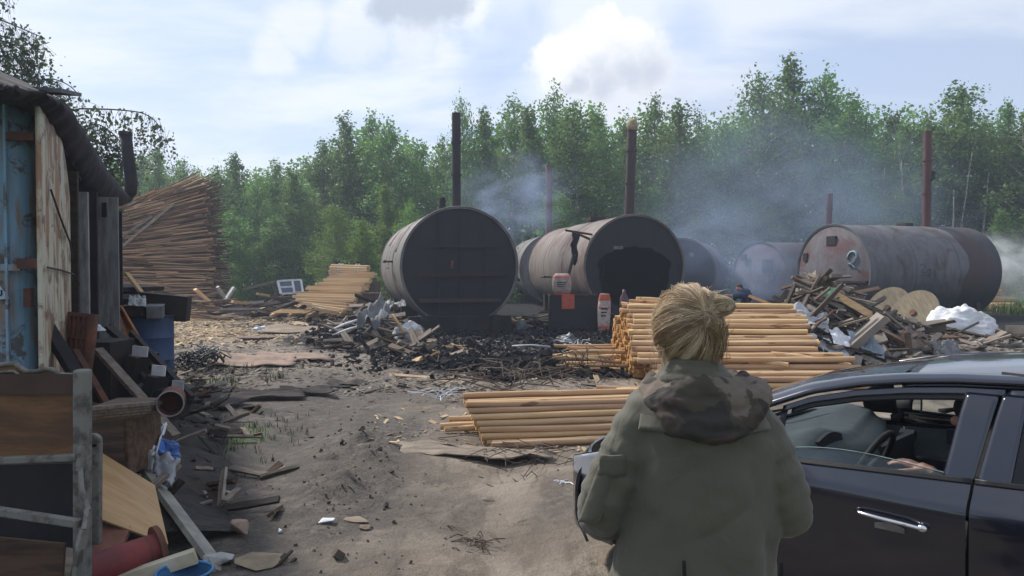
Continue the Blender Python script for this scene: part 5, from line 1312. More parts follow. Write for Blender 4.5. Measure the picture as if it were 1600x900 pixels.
# blue bags, white bag
for (px, py, Y, sz, m_, lb) in ((222, 708, 5.75, (.12, .1, .26), M_PLASTIC_B, 'bright blue plastic bag behind the brown crate'), (258, 712, 5.9, (.10, .12, .12), M_PLASTIC_B, 'smaller blue bag peeking out behind the white bag')):
    c = at(px, py, Y); o = crumple(c, sz, .45, px, 20, 14).build('plastic_bag', m_); tag(o, lb, 'bag')
o = sheet([at(238, 745, 5.5), at(268, 765, 5.4), at(276, 720, 5.5), at(243, 714, 5.6)], .01, .05, 4).build('plastic_bag', M_PLASTIC_W, solid=.03, smooth=True); tag(o, 'crumpled white plastic bag on top of the long grey plank', 'bag')
o = sheet([at(233, 718, 5.6), at(243, 718, 5.6), at(262, 668, 5.9), at(250, 668, 5.9)], .01, .05, 9).build('white_strip', M_PLASTIC_W, solid=.01, smooth=True); tag(o, 'pale twisted strip rising from the white bag', 'strip')
mb = MB()
a_, b_ = at(228, 735, 5.7), at(348, 897, 4.55); mb.beam(a_, b_, .11, .035, .5, .004); o = mb.build('long_plank', mat('grey_painted_plank', (.24, .23, .19), (.15, .14, .12), 5, .6)); tag(o, 'long grey painted plank slanting down to the ground', 'plank')
# plywood sheet
t_ = [at(80, 782, 4.5), at(152, 703, 5.1), at(242, 758, 5.2), at(263, 850, 4.62)]
mb = MB(); nrm = (t_[1]-t_[0]).cross(t_[3]-t_[0]).normalized(); mb.poly(t_, .012, nrm); o = mb.build('plywood_sheet', M_PLY); tag(o, 'large tan plywood sheet leaning behind the carved frame', 'plywood')
plank(150, 888, 4.3, 178, 826, 4.6, .19, .03, mat('red_brown_board', (.19, .08, .055), (.12, .05, .035), 4, .7), 'red brown board standing under the plywood sheet')
# red flanged roll
t = thing('red_spool', at(190, 875, 4.3), 'dirty red cylinder with a round end flange by the white batten', 'spool')
a_, b_ = at(128, 898, 4.1), at(243, 858, 4.35); mb = MB(); mb.tube([a_, b_], .088, 24); mb.build('cylinder', mat('dirty_red', (.20, .035, .035), (.12, .03, .03), 5, .6), t, smooth=True, auto=40).data.set_sharp_from_angle(angle=R(40))
mb = MB(); d_ = (b_-a_).normalized(); mb.tube([b_, b_+d_*.03], .125, 24); mb.build('flange', M_RUST, t)
mb = MB()
mb.tube([a_.lerp(b_, .86), a_.lerp(b_, .9)], .0905, 24, cap=False); mb.build('band', M_RUST, t)
plank(165, 915, 4.15, 306, 868, 4.25, .075, .07, mat('white_batten', (.46, .42, .32), (.35, .3, .2), 5, .7), 'cream white batten lying lowest in front of the red cylinder')
cx_ = at(288, 900, 4.12).x; tb_ = thing('blue_tub', (cx_, 4.12, .02), 'bright blue open tub cut off by the bottom of the picture', 'tub')
mb = MB(); n = 32; prof = [(.03, .10), (.15, .135), (.155, .143), (.145, .128), (.05, .095)]; M_TUB = mat('tub_blue', (.04, .16, .34), None, 6, .4)
vs = [(cx_+r_*math.cos(6.2832*j/n), 4.12+r_*math.sin(6.2832*j/n), z_) for z_, r_ in prof for j in range(n)]
mb.add(vs, [(i*n+j, i*n+(j+1) % n, (i+1)*n+(j+1) % n, (i+1)*n+j) for i in range(4) for j in range(n)]+[tuple(range(n-1, -1, -1)), tuple(4*n+j for j in range(n))]); mb.build('bowl', M_TUB, tb_, smooth=True)
mb = MB(); mb.tube([(cx_+.14*math.cos(6.2832*j/n), 4.12+.14*math.sin(6.2832*j/n), .155) for j in range(n)], .008, 6, closed=True); mb.build('rim', M_TUB, tb_, smooth=True)
# carved frame (old bed end / bench) at the very front
M_BED = mat('bed_chipped_paint', (.17, .165, .145), (.075, .065, .055), 12, .7, rnd=0, lo=.45, hi=.65, bump=.6)
fr = thing('bed_frame', (-2.2, 4.0, .1), 'old carved wooden bed end with wavy white top edge and chipped posts', 'bed frame')
Yf = 3.9
mb = MB(); mb.beam(at(129, 905, Yf), at(129, 577, Yf), .068, .07); mb.build('post', M_BED, fr, bevel=.012)
mb = MB(); pts = [at(118, 905, Yf-.25), at(124, 860, Yf-.25), at(132, 830, Yf-.22), at(137, 800, Yf-.15), at(128, 770, Yf-.1), at(125, 735, Yf-.06), at(128, 700, Yf-.05)]

for q in range(len(pts)-1): mb.beam(pts[q], pts[q+1]+(pts[q+1]-pts[q])*.08, .045, .02, R(90))
mb.build('curved_rail', M_BED, fr)
mb = MB(); mb.beam(at(146, 850, 4.35), at(147, 690, 4.35), .085, .04); p_ = at(147, 689, 4.35); mb.tube([p_-Vector((.0, .02, 0)), p_+Vector((0, .02, 0))], .043, 14); mb.build('post', M_BED, fr, bevel=.01)
top = [(-60, 586), (-30, 585), (-10, 573), (0, 570), (24, 568), (32, 574), (42, 580), (55, 581), (70, 577), (82, 577), (90, 583), (102, 586), (118, 586)]
mb = MB()
vs = [at(x_, y_, Yf) for x_, y_ in top]; lo_ = [at(x_, 712+(118-x_)*.03, Yf) for x_, y_ in top]; k = len(top)
vv = vs+lo_+[v+Vector((0, .025, 0)) for v in vs]+[v+Vector((0, .025, 0)) for v in lo_]
fs = []
for i in range(k-1): fs += [(i, k+i, k+i+1, i+1), (2*k+i, 2*k+i+1, 3*k+i+1, 3*k+i), (i, i+1, 2*k+i+1, 2*k+i)]
mb.add(vv, fs); mb.build('panel', mat('varnished_panel', (.20, .10, .04), (.10, .05, .025), 2.5, .5, stretch=(1, 1, 5)), fr)
mb = MB(); mb.tube([v+Vector((0, -.004, 0)) for v in vs], .012, 8); mb.tube([v+Vector((0, -.012, -.035)) for v in vs], .008, 6); mb.build('top_moulding', M_BED, fr, smooth=True)
mb = MB(); mb.box(at(30, 600, Yf-.018), (.62, .02, .10)); mb.build('top_panel', mat('dull_brown_panel', (.08, .045, .03), None, 3, .6), fr)
mb = MB(); mb.beam(at(-60, 722, Yf-.03), at(122, 714, Yf-.03), .04, .035); mb.beam(at(-60, 790, Yf-.2), at(125, 818, Yf-.2), .04, .04); mb.build('rail', M_BED, fr, bevel=.006)
mb = MB(); mb.poly([at(-60, 835, Yf-.1), at(100, 850, Yf-.1), at(95, 935, Yf-.1), at(-60, 935, Yf-.1)], .02); mb.build('lower_panel', M_WOODBROWN, fr)
mb = MB(); mb.poly([at(-80, 728, Yf+.35), at(118, 724, Yf+.35), at(118, 920, Yf+.25), at(-80, 920, Yf+.25)], .02); o = mb.build('black_board', M_DARK); tag(o, 'black board set upright just behind the carved bed end', 'board')
mb = MB(); mb.beam(at(100, 905, 4.0), at(113, 855, 4.2), .05, .02); o = mb.build('splinter', M_WOODGREY); tag(o, 'thin grey splinter of wood inside the carved bed end', 'splinter')
# dark junk mass under and between things by the wall
g = random.Random(14)
mb = MB()
def bank(u, v):
    s_ = -1.2+u*7; o_ = -.3+v*1.9; p_ = wp(s_, 0, o_); hh = (.85*(1-v)**1.3)*(.75+.5*noise.noise(Vector((s_*1.6, v*3, 2))))*(1 if s_ < 5 else .6)
    return Vector((p_.x, p_.y, gz(p_.x, p_.y)+hh-.05))
mb.grid(bank, 60, 20); o = mb.build('junk_core', mat('dark_junk', (.022, .02, .02), (.045, .035, .028), 6, .95, bump=1, dist=.05)); o['kind'] = 'stuff'
for i in range(60):
    s_ = g.uniform(-1.2, 5.6); o_ = g.uniform(.15, 1.75); p_ = wp(s_, 0, o_); v = (o_+.3)/1.9; hh = .85*(1-v)**1.3 if v < 1 else 0
    put(pm[g.choice((0, 1, 2, 5, 5, 3))], 'scrap_board', (p_.x, p_.y, gz(p_.x, p_.y)+hh*.9+.02), Euler((g.uniform(-.9, .9), g.gauss(-.1, .35), g.gauss(0, .9))), 'scrap board in the junk bank along the wagon shed', 'board', 'boards of the junk bank by the shed', (g.uniform(.15, .5), .45, .7))
for i in range(18):
    px, py = g.uniform(262, 305), g.uniform(640, 800); Y = 2156/(py-420); x = (px-800)/F*Y
    put(pm[g.choice((0, 1, 2, 3))], 'scrap_board', (x, Y, gz(x, Y)+.03), Euler((g.uniform(-.5, .5), g.gauss(0, .15), g.gauss(0, .8))), 'small strip of wood scattered beside the white bag', 'board', 'strips beside the white bag', (g.uniform(.1, .3), .3, .5))
for i in range(70):
    px, py = g.uniform(252, 335), g.uniform(592, 775); Y = 2156/(py-420)*.985; x = (px-800)/F*Y
    put(pm[g.choice((5, 5, 2, 0, 5))], 'scrap_board', (x, Y, gz(x, Y)+.02+.05*g.random()), Euler((g.uniform(-.9, .9), g.gauss(0, .3), g.gauss(0, 1.0))), 'dark splintered strip in the litter between the junk bank and the track', 'board', 'splintered strips along the track', (g.uniform(.1, .38), g.uniform(.15, .5), .5))
mb = MB()
for k in range(26):
    c = at(g.uniform(295, 335), g.uniform(560, 585), g.uniform(13.2, 14.4)); pts = []
    a0 = g.uniform(0, 6.3); r_ = g.uniform(.12, .4)
    for q in range(12): pts.append(c+Vector((r_*math.cos(a0+q*.42), r_*.6*math.sin(a0+q*.42), .06+.07*math.sin(q*1.1+k)+g.random()*.03)))
    mb.tube(pts, g.uniform(.008, .018), 5)
o = mb.build('cable_tangle', M_RUBBER, smooth=True); tag(o, 'tangle of black cables on the ground beyond the barrel', 'cable')
mb = MB()
for k in range(7):
    c = at(g.uniform(300, 325), g.uniform(552, 568), 13.4); a0 = g.uniform(0, 6); mb.tube([c+Vector((.22*math.cos(a0+q*.3), .1*math.sin(a0+q*.4), .16+.05*math.sin(q+k))) for q in range(8)], .012, 5)
o = mb.build('silver_hose', M_METAL, smooth=True); tag(o, 'silvery hose looped on the black cable tangle', 'hose')
# stones and flat rubble in the foreground
def rock(px, py, Y, sz, seed, label, m_=M_STONE, name='rubble_block'):
    c = at(px, py, Y); g_ = random.Random(seed); bm = bmesh.new()
    for _ in range(16): bm.verts.new((g_.uniform(-1, 1)*sz[0], g_.uniform(-1, 1)*sz[1], g_.uniform(0, 1)*sz[2]))
    bmesh.ops.convex_hull(bm, input=bm.verts); bmesh.ops.delete(bm, geom=[v for v in bm.verts if not v.link_faces], context='VERTS')
    bmesh.ops.triangulate(bm, faces=bm.faces)
    me_ = bpy.data.meshes.new(name); bm.to_mesh(me_); bm.free(); me_.materials.append(m_)
    o = bpy.data.objects.new(name, me_); COL.objects.link(o); o.location = (c.x, Y, gz(c.x, Y)); q = o.modifiers.new('bevel', 'BEVEL'); q.width = min(sz)*.12; q.segments = 2; tag(o, label, 'stone'); return o
rock(375, 840, 5.15, (.09, .07, .12), 3, 'pinkish lump of broken brick standing on the dirt')
rock(405, 885, 4.62, (.15, .14, .035), 5, 'flat sandy slab at the bottom next to the dark splinters', mat('sandy_slab', (.24, .19, .12), (.16, .13, .09), 8, .9))
rock(342, 880, 4.68, (.10, .10, .06), 8, 'greyish triangular slab at the end of the long grey plank', M_WHITEWOOD)
rock(558, 822, 5.4, (.11, .07, .02), 9, 'pale flat stone half buried in the track', mat('buried_stone', (.23, .18, .135), (.19, .15, .115), 5, .95))
rock(510, 826, 5.3, (.055, .04, .025), 10, 'small white scrap lying beside the buried stone', M_PLASTIC_W, 'white_scrap')
rock(439, 838, 5.15, (.018, .018, .03), 12, 'tiny white cap on the dirt beyond the brick lump', M_PLASTIC_W, 'bottle_cap')
rock(570, 840, 5.2, (.05, .04, .02), 13, 'dull clod beside the pale flat stone')
for i, (px, py, a_) in enumerate(((428, 885, 1.1), (438, 880, 1.3), (444, 892, .9))):
    c = at(px, py, 4.6); mb = MB(); mb.beam(c-Vector((.03, .05, .02)), c+Vector((.05, .07, .05)), .02, .012); o = mb.build('dark_splinter', M_WOODDARK); tag(o, 'dark splinter beside the flat sandy slab', 'splinter', 'dark splinters by the sandy slab')
mb = MB(); c = at(340, 770, 6.15); mb.tube([c, c+Vector((.06, .0, .01)), c+Vector((.12, 0, .0))], .009, 6); o = mb.build('plastic_stick', M_PLASTIC_W, smooth=True); tag(o, 'thin white handle on the dirt beside the curled strip', 'handle')
o = sheet([at(290, 770, 6.2), at(325, 782, 6.0), at(322, 770, 6.2), at(296, 762, 6.3)], .01, .04, 7).build('curled_strip', M_CLOTHGREY, solid=.006); tag(o, 'curled grey strip next to the thin white handle', 'strip')
# twig tangles and white straps on the ground
def twigs(px, py, Y, n_, rad, label, m_=M_TWIG, r_=.004, name='twig_tangle', ht=.03):
    mb = MB(); c = at(px, py, Y); zg = gz(c.x, Y)
    for k in range(n_):
        a_ = g.uniform(0, 6.3); kk = .5 if m_ is M_TWIG else .12; x_, y_ = c.x+g.gauss(0, rad*kk), Y+g.gauss(0, rad*kk*1.5); L = rad*g.uniform(.4, 1.3)
        p0 = Vector((x_, y_, zg+ht*g.random())); p2 = p0+Vector((L*math.cos(a_), L*math.sin(a_), g.uniform(0, ht))); p1 = p0.lerp(p2, .5)+Vector((g.uniform(-.1, .1)*L, g.uniform(-.1, .1)*L, ht*.5)); mb.tube([p0, p1, p2], r_, 4)
    o = mb.build(name, m_)
    if m_ is M_TWIG: o['kind'] = 'stuff'
    else: tag(o, label, 'strap')
    return o
twigs(748, 838, 5.15, 26, .14, 'small nest of dry twigs on the bare track'); twigs(835, 718, 7.25, 34, .5, 'dry sticks before the low pole stack', ht=.08); twigs(800, 600, 12.2, 60, .9, 'brush of dry sticks between charcoal and low stack', r_=.008, ht=.2)
twigs(915, 600, 12.3, 26, .5, 'grey brush at the foot of the golden pole ends', r_=.007, ht=.3); twigs(690, 632, 10.3, 12, .3, 'white plastic strapping snarled left of the pole ends'.replace('left of', 'beside'), M_PLASTIC_W, .006, 'strapping', .10); twigs(825, 712, 7.4, 4, .25, 'white strap sticking out from under the low stack', M_PLASTIC_W, .007, 'strapping', .04); twigs(880, 760, 6.4, 5, .1, 'snippet of white strapping near the car bumper', M_PLASTIC_W, .005, 'strapping', .02)
twigs(905, 560, 15.5, 10, .35, 'white strapping caught beside the small loose pile', M_PLASTIC_W, .008, 'strapping', .25)
# ------------------------------------------------------------------ people
def remesh(o, vox, it=6, fac=.6, disp=None):
    q = o.modifiers.new('remesh', 'REMESH'); q.mode = 'VOXEL'; q.voxel_size = vox; q.use_smooth_shade = True
    q = o.modifiers.new('smooth', 'SMOOTH'); q.iterations = it; q.factor = fac
    if disp:
        for i, (sz, st) in enumerate(disp):
            t = bpy.data.textures.new('folds', 'CLOUDS' if st > 0 else 'MUSGRAVE'); t.noise_scale = sz
            if st > 0: t.noise_depth = 2
            else: t.musgrave_type = 'RIDGED_MULTIFRACTAL'; t.octaves = 2.2; t.gain = 1.4; t.offset = .9
            q = o.modifiers.new('folds', 'DISPLACE'); q.texture = t; q.strength = st; q.mid_level = .5; q.texture_coords = 'LOCAL'
    return o
def cap(mb, p, r, q, s, n=12):
    p, q = Vector(p), Vector(q); k = 5
    mb.tube([p.lerp(q, i/k) for i in range(k+1)], [r+(s-r)*i/k for i in range(k+1)], n); mb.ell(p, (r, r, r), 12, 8); mb.ell(q, (s, s, s), 12, 8)
def hand(mb, wrist, d, nrm, side, curl=.35, sc=1.0):
    """palm and five fingers; d = pointing direction, nrm = back of the hand, side = +1/-1 thumb side"""
    d = Vector(d).normalized(); nrm = Vector(nrm); nrm = (nrm-d*nrm.dot(d)).normalized(); s_ = d.cross(nrm).normalized()*side; w = Vector(wrist)
    cap(mb, w, .026*sc, w+d*.03*sc, .028*sc)
    for k in (-1, -.33, .33, 1): cap(mb, w+d*.02*sc+s_*k*.018*sc, .014*sc, w+d*.088*sc+s_*k*.029*sc, .0125*sc, 8)
    for k, L in ((-1, .062), (-.33, .076), (.33, .080), (1, .070)):
        p = w+d*.092*sc+s_*k*.031*sc; a = 0; dd = d+s_*k*.10
        for j, f in enumerate((.45, .32, .23)):
            a += curl*(1 if j == 0 else 1.3); v = (dd*math.cos(a)-nrm*math.sin(a)).normalized(); q = p+v*L*f*sc; cap(mb, p, (.0092-.0006*j)*sc, q, (.0086-.0008*j)*sc, 8); p = q
    p = w+d*.028*sc+s_*.028*sc; v = (d*.65+s_*.75-nrm*.15).normalized()
    for j, (L, r_) in enumerate(((.042, .0125), (.032, .0105), (.026, .0095))):
        q = p+v*L*sc; cap(mb, p, r_*sc, q, (r_-.001)*sc, 8); p = q; v = (v+d*.35-nrm*.2).normalized()
m, h, b = newmat('skin'); P = h.co('Object'); n = h.noise(P, 30, 4)
h.l(h.mix(n, (.52, .29, .20), (.44, .22, .155)), b.inputs['Base Color']); b.inputs['Roughness'].default_value = .5; b.inputs['Subsurface Weight'].default_value = .15; b.inputs['Subsurface Scale'].default_value = .01
M_SKIN = m
m, h, b = newmat('olive_cotton'); P = h.co('Object'); n = h.noise(P, 3.5, 5, .6); n2 = h.noise(P, 160, 2, .5)
h.l(h.mix(h.ss(n, .35, .7), (.080, .074, .053), (.068, .064, .046)), b.inputs['Base Color']); b.inputs['Roughness'].default_value = .85; b.inputs['Sheen Weight'].default_value = .15
n3 = h.noise(h.co('Object', (1, 1, .5)), 9, 5, .6, .8)
rd = h.m('ABSOLUTE', h.m('SUBTRACT', h.noise(h.co('Object', (1, 1, .7), (0, 0, 0), (0, .6, 0)), 7, 4, .5, 1.2), .5), 0)
h.l(h.bump(h.m('ADD', h.m('ADD', h.m('MULTIPLY', n3, .8), h.m('MULTIPLY', rd, 2.2)), h.m('MULTIPLY', n2, .05)), .55, .009), b.inputs['Normal']); M_OLIVE = m
m, h, b = newmat('camouflage_cotton'); P = h.co('Object', (1, 1, 1.6)); n = h.noise(P, 6, 3, .5, .6); n2 = h.noise(h.co('Object', (1, 1, 1.6), (3, 5, 1)), 7, 3, .5, .8)
c = h.mix(h.ss(n, .44, .47), (.024, .020, .017), (.048, .038, .027)); c = h.mix(h.ss(n2, .57, .60), c, (.13, .10, .08)); c = h.mix(h.ss(n2, .42, .36), c, (.040, .026, .022))
h.l(c, b.inputs['Base Color']); b.inputs['Roughness'].default_value = .85; n3 = h.noise(h.co('Object'), 14, 5, .6, .8); h.l(h.bump(n3, .6, .01), b.inputs['Normal']); M_CAMO = m

# ---- blonde person seen from behind
PX, PY = .452, 1.95
U = 1.95/F
def pp(px, py, dy=0.0):
    """point of the figure: lateral/height read at depth 1.95, then moved in depth by dy"""
    q = at(px, py, PY); return Vector((q.x, PY+dy, q.z))
ps = thing('person', (PX, PY, 0), 'blonde person with a loose bun seen from behind in an olive hooded jacket', 'person')
HC = pp(1077, 512, .02)
mb = MB()
mb.ell(HC, (.070, .084, .096), 20, 14); mb.ell(HC+Vector((0, .035, -.055)), (.055, .055, .055)); mb.ell(HC+Vector((0, .088, -.03)), (.014, .022, .022))
for s_ in (-1, 1):
    mb.ell(HC+Vector((s_*.076, .012, -.022)), (.010, .020, .032)); mb.ell(HC+Vector((s_*.03, .078, -.002)), (.014, .012, .010))
mb.ell(HC+Vector((0, .087, -.068)), (.024, .010, .010))
nb = pp(1082, 590, .0)
cap(mb, HC+Vector((0, -.008, -.07)), .056, nb, .062)
ch_ = pp(1087, 660, .0); cap(mb, nb+Vector((-.11, 0, -.075)), .04, nb+Vector((.11, 0, -.075)), .04)
mb.ell(ch_, (.135, .085, .13)); mb.ell(pp(1087, 790), (.13, .095, .18)); mb.ell(pp(1087, 890), (.165, .12, .14))
EL, ER = pp(941, 785, -.02), pp(1230, 795, -.02)
SL, SR = pp(1018, 645), pp(1160, 640)
HLw, HRw = pp(985, 838, .24), pp(1170, 838, .24)
for S_, E_, H_ in ((SL, EL, HLw), (SR, ER, HRw)): cap(mb, S_, .048, E_, .038); cap(mb, E_, .038, H_, .027)
hand(mb, HLw, (.6, .35, -.35), (0, .5, .8), 1, .5); hand(mb, HRw, (-.6, .35, -.35), (0, .5, .8), -1, .5)
for s_ in (-1, 1):
    hp = Vector((PX+s_*.095, PY, .90)); kn = Vector((PX+s_*.10, PY+.015, .48)); an = Vector((PX+s_*.105, PY-.02, .08)); cap(mb, hp, .085, kn, .055); cap(mb, kn, .055, an, .036); cap(mb, an+Vector((0, -.02, -.03)), .04, an+Vector((s_*.02, .16, -.045)), .032)
body = mb.build('body', M_SKIN, ps); remesh(body, .007, 4, .5)
# trousers and boots
mb = MB()
for s_ in (-1, 1):
    hp = Vector((PX+s_*.095, PY, .93)); kn = Vector((PX+s_*.10, PY+.015, .48)); an = Vector((PX+s_*.105, PY-.02, .12)); cap(mb, hp, .105, kn, .075); cap(mb, kn, .075, an, .062)
remesh(mb.build('trousers', mat('dark_trousers', (.03, .032, .04), None, 8, .85), ps), .012, 4, .5, [(.05, .012)])
for s_ in (-1, 1):
    mb = MB(); an = Vector((PX+s_*.105, PY-.02, .10)); cap(mb, an, .058, an+Vector((0, 0, .12)), .058); mb.ell(an+Vector((0, -.01, -.045)), (.05, .06, .055)); cap(mb, an+Vector((0, 0, -.05)), .05, an+Vector((s_*.02, .16, -.058)), .043); remesh(mb.build('boot', M_RUBBER, ps), .01, 4)
# jacket
def tor(th, z, off=0.0):
    zs = [.84, .95, 1.10, 1.25, 1.36, 1.43, 1.465, 1.49]
    hw = np.interp(z, zs, [.215, .203, .188, .180, .178, .165, .12, .082])+off
    hd = np.interp(z, zs, [.150, .145, .135, .128, .118, .095, .08, .072])+off
    cx = np.interp(z, zs, [1083, 1083, 1090, 1096, 1092, 1087, 1084, 1082]); X = (cx-800)*U
    c_, s_ = math.cos(th), math.sin(th); k = (abs(c_)**2.5+abs(s_)**2.5)**(-1/2.5)
    wr = .006*math.sin(th*7+z*9)*(1 if z < 1.35 else 0)+.010*noise.noise(Vector((c_*2.2, s_*2.2, z*3.0)))
    lower = max(0, 1.15-z)*.10*math.sin(th*5+1)
    return Vector((X+c_*k*(hw+wr+lower*.4), PY+s_*k*(hd+wr), z))
mb = MB(); n = 60; zl = list(np.linspace(.84, 1.49, 34)); vs = []
for z in zl:
    for j in range(n): vs.append(tor(2*math.pi*j/n, z))
fs = [(i*n+j, i*n+(j+1) % n, (i+1)*n+(j+1) % n, (i+1)*n+j) for i in range(len(zl)-1) for j in range(n)]+[tuple(range(n-1, -1, -1)), tuple((len(zl)-1)*n+j for j in range(n))]
mb.add(vs, fs)
def sleeve(pts, rad):
    q = []; r_ = []
    for i in range(len(pts)-1):
        for s_ in np.linspace(0, 1, 9)[:-1]: q.append(pts[i].lerp(pts[i+1], s_)); r_.append(rad[i]+(rad[i+1]-rad[i])*s_)
    q.append(pts[-1]); r_.append(rad[-1]); m_ = len(q)
    q = [sum((q[max(0, min(m_-1, i+k))] for k in range(-3, 4)), Vector())/7 for i in range(m_)]
    r_ = [r_[i]*(1+.05*math.sin(i*1.35)+.035*math.sin(i*2.9+1)) for i in range(m_)]
    mb.tube(q, r_, 20)
    for p_, rr_ in ((q[0], r_[0]), (q[-1], r_[-1])): mb.ell(p_, (rr_*.98,)*3, 14, 9)
sleeve([pp(1022, 628, 0), pp(985, 690, -.01), pp(955, 745, -.02), pp(938, 792, -.01), pp(952, 828, .10), pp(985, 840, .23)], [.058, .063, .064, .062, .058, .050])
sleeve([pp(1158, 622, 0), pp(1190, 690, -.01), pp(1212, 745, -.02), pp(1229, 795, -.02), pp(1210, 822, .10), pp(1170, 838, .23)], [.055, .062, .063, .065, .058, .050])
jk = mb.build('jacket', M_OLIVE, ps); remesh(jk, .0065, 6, .5, [(.18, .020), (.16, -.006), (.05, .004)])
# yoke flap, pleats, sleeve pocket, collar, hood
mb = MB()
def yoke(u, v):
    th = R(214)+u*R(112); z0 = 1.366+.004*math.sin(u*9); z = z0+v*.06; return tor(th, z, .013*math.sin(math.pi*(.12+.76*u))**.5-.012*v)
mb.grid(yoke, 40, 6); mb.build('back_yoke', M_OLIVE, jk, solid=.008, smooth=True)
for px, py0, py1 in ((1187, 842, 905), (1047, 840, 880)):
    mb = MB(); mb.tube([pp(px+(i*.25), py0+(py1-py0)*i/6, -.158) for i in range(7)], .005, 5); mb.build('vent_slit', M_DARK, jk, smooth=True)
mb = MB()
def pocket(u, v):
    a_ = pp(951, 708, -.065).lerp(pp(915, 800, -.078), v); return a_+Vector(((u-.5)*.042, .012*abs(u-.5)*2+(-.004 if v < .18 else 0), .010*(u-.5)))
mb.grid(pocket, 6, 14); mb.build('sleeve_tab', M_OLIVE, jk, solid=.012, smooth=True)
mb = MB(); mb.grid(lambda u, v: pp(952, 700, -.07)+Vector(((u-.5)*.060, .02*abs(u-.5)-.006, -.05*v)), 6, 4); mb.build('tab_flap', M_OLIVE, jk, solid=.008, smooth=True)
mb = MB()
cc = pp(1081, 582, .0)
for k, (dz, r_, t_) in enumerate(((.018, .066, .010), (.0, .072, .013), (-.018, .080, .016))):
    mb.tube([cc+Vector(((r_+.004*math.sin(a*3+k))*math.cos(a), (r_*.98)*math.sin(a)-.0, dz+.012*math.sin(a)*-1+.004*math.sin(a*2+k))) for a in [2*math.pi*q/28 for q in range(28)]], (t_, ), 10, closed=True) if False else mb.tube([cc+Vector(((r_+.004*math.sin(a*3+k))*math.cos(a), (r_*.98)*math.sin(a), dz-.012*math.sin(a)+.004*math.sin(a*2+k))) for a in [2*math.pi*q/28 for q in range(28)]], t_, 10, closed=True)
mb.tube([cc+Vector((0, 0, -.045)), cc+Vector((0, 0, .012))], [.082, .062], 24); remesh(mb.build('collar', M_OLIVE, jk), .005, 4, .5, [(.03, .006)])
mb = MB()
for k, (drop, out_, r_, xl, xr, yl) in enumerate(((12, .085, .028, 1022, 1158, 594), (26, .110, .030, 1012, 1176, 600), (46, .128, .026, 1008, 1184, 604), (62, .140, .020, 1014, 1176, 606))):
    pts = []
    for i in range(23):
        t = -1+2*i/22; x_ = (xl+xr)/2+(xr-xl)/2*math.sin(t*math.pi/2); sag = (1-abs(t)**2.0)
        pts.append(pp(x_, yl+drop*sag-6*t+2*math.sin(i*.6+k*2), -out_*(.25+.75*sag**.7)+.015))
    mb.tube(pts, [r_*(.70+.30*math.sin(math.pi*i/22)) for i in range(23)], 14)
mb.ell(pp(1090, 616, -.055), (.118, .06, .045), 20, 12, (R(-22), 0, 0)); mb.ell(pp(1085, 600, -.05), (.085, .055, .04), 20, 12)
# sides of the hood coming round to the front
for s_, xx in ((-1, 1012), (1, 1168)): cap(mb, pp(xx, 606, -.02), .026, pp(xx-s_*14, 596, .07), .020)
remesh(mb.build('hood', M_CAMO, jk), .005, 5, .5, [(.07, .022), (.025, .007)])
mb = MB(); mb.tube([pp(1020, 594, .02), pp(1016, 600, -.015), pp(1024, 606, -.03)], .004, 6); mb.build('drawcord', M_DARK, jk, smooth=True)
# hair
def hairmat(nm, c1, c2):
    m, h, b = newmat(nm); n = h.noise(h.co('Object'), 22, 3, .5); n2 = h.noise(h.co('Object'), 160, 2, .5)
    h.l(h.mix(h.ss(h.m('ADD', h.m('MULTIPLY', n, .7), h.m('MULTIPLY', n2, .3)), .35, .65), c1, c2), b.inputs['Base Color']); b.inputs['Roughness'].default_value = .42; b.inputs['Specular IOR Level'].default_value = .4
    tr = h.n('ShaderNodeBsdfTranslucent'); tr.inputs[0].default_value = (*c1, 1); mx = h.n('ShaderNodeMixShader'); mx.inputs[0].default_value = .22
    h.l(b.outputs[0], mx.inputs[1]); h.l(tr.outputs[0], mx.inputs[2]); h.l(mx.outputs[0], m.node_tree.nodes['Material Output'].inputs[0]); return m
HM = [hairmat('blonde_hair_light', (.82, .69, .51), (.68, .54, .37)), hairmat('blonde_hair', (.62, .47, .31), (.46, .33, .20)), hairmat('blonde_hair_root', (.33, .22, .135), (.22, .145, .09))]
HR = Vector((.073, .088, .094)); HCc = HC+Vector((-.001, -.002, -.006))
def dirp(d, lift=0.0): return HCc+Vector((d.x*(HR.x+lift), d.y*(HR.y+lift), d.z*(HR.z+lift)))
def tod(px, py):
    q = pp(px, py)-HCc; x_, z_ = q.x/HR.x, q.z/HR.z; y2 = max(0, 1-x_*x_-z_*z_); return Vector((x_, -math.sqrt(y2), z_)).normalized()
G_ = tod(1090, 490)
hr = thing  # noqa
hb = MB(); hg = random.Random(77)
def strand(pts, r0, mi):
    hb.m = mi; k = len(pts); rr = [r0*(.55+.45*math.sin(math.pi*min(1, (i+.6)/k))) for i in range(k)]; hb.tube(pts, rr, 3, cap=False)
locks = []
for i in range(150):
    t = hg.random()
    if t < .64:
        th = R(hg.uniform(-45, 225)); d0 = Vector((math.cos(th)*.93, .55+hg.uniform(-.25, .05), math.sin(th)*.85)).normalized()
    else:
        th = R(hg.uniform(195, 345)); d0 = Vector((math.cos(th)*.80, -.30+.45*hg.uniform(-.2, .6), math.sin(th)*.98)).normalized()
    gz_ = -.10 if d0.z < -.1 else .05
    d1 = (G_+Vector((hg.gauss(0, .09), 0, gz_+hg.gauss(0, .10)))).normalized()
    locks.append((d0, d1, Vector((hg.gauss(0, .07), hg.gauss(0, .05), hg.gauss(0, .07))), hg.uniform(0, .009), hg.gauss(.005, .004), hg.uniform(.03, .085), hg.choices((0, 1, 2), (.46, .38, .16) if d0.z > -.3 else (.12, .43, .45))[0], hg.uniform(0, 6)))
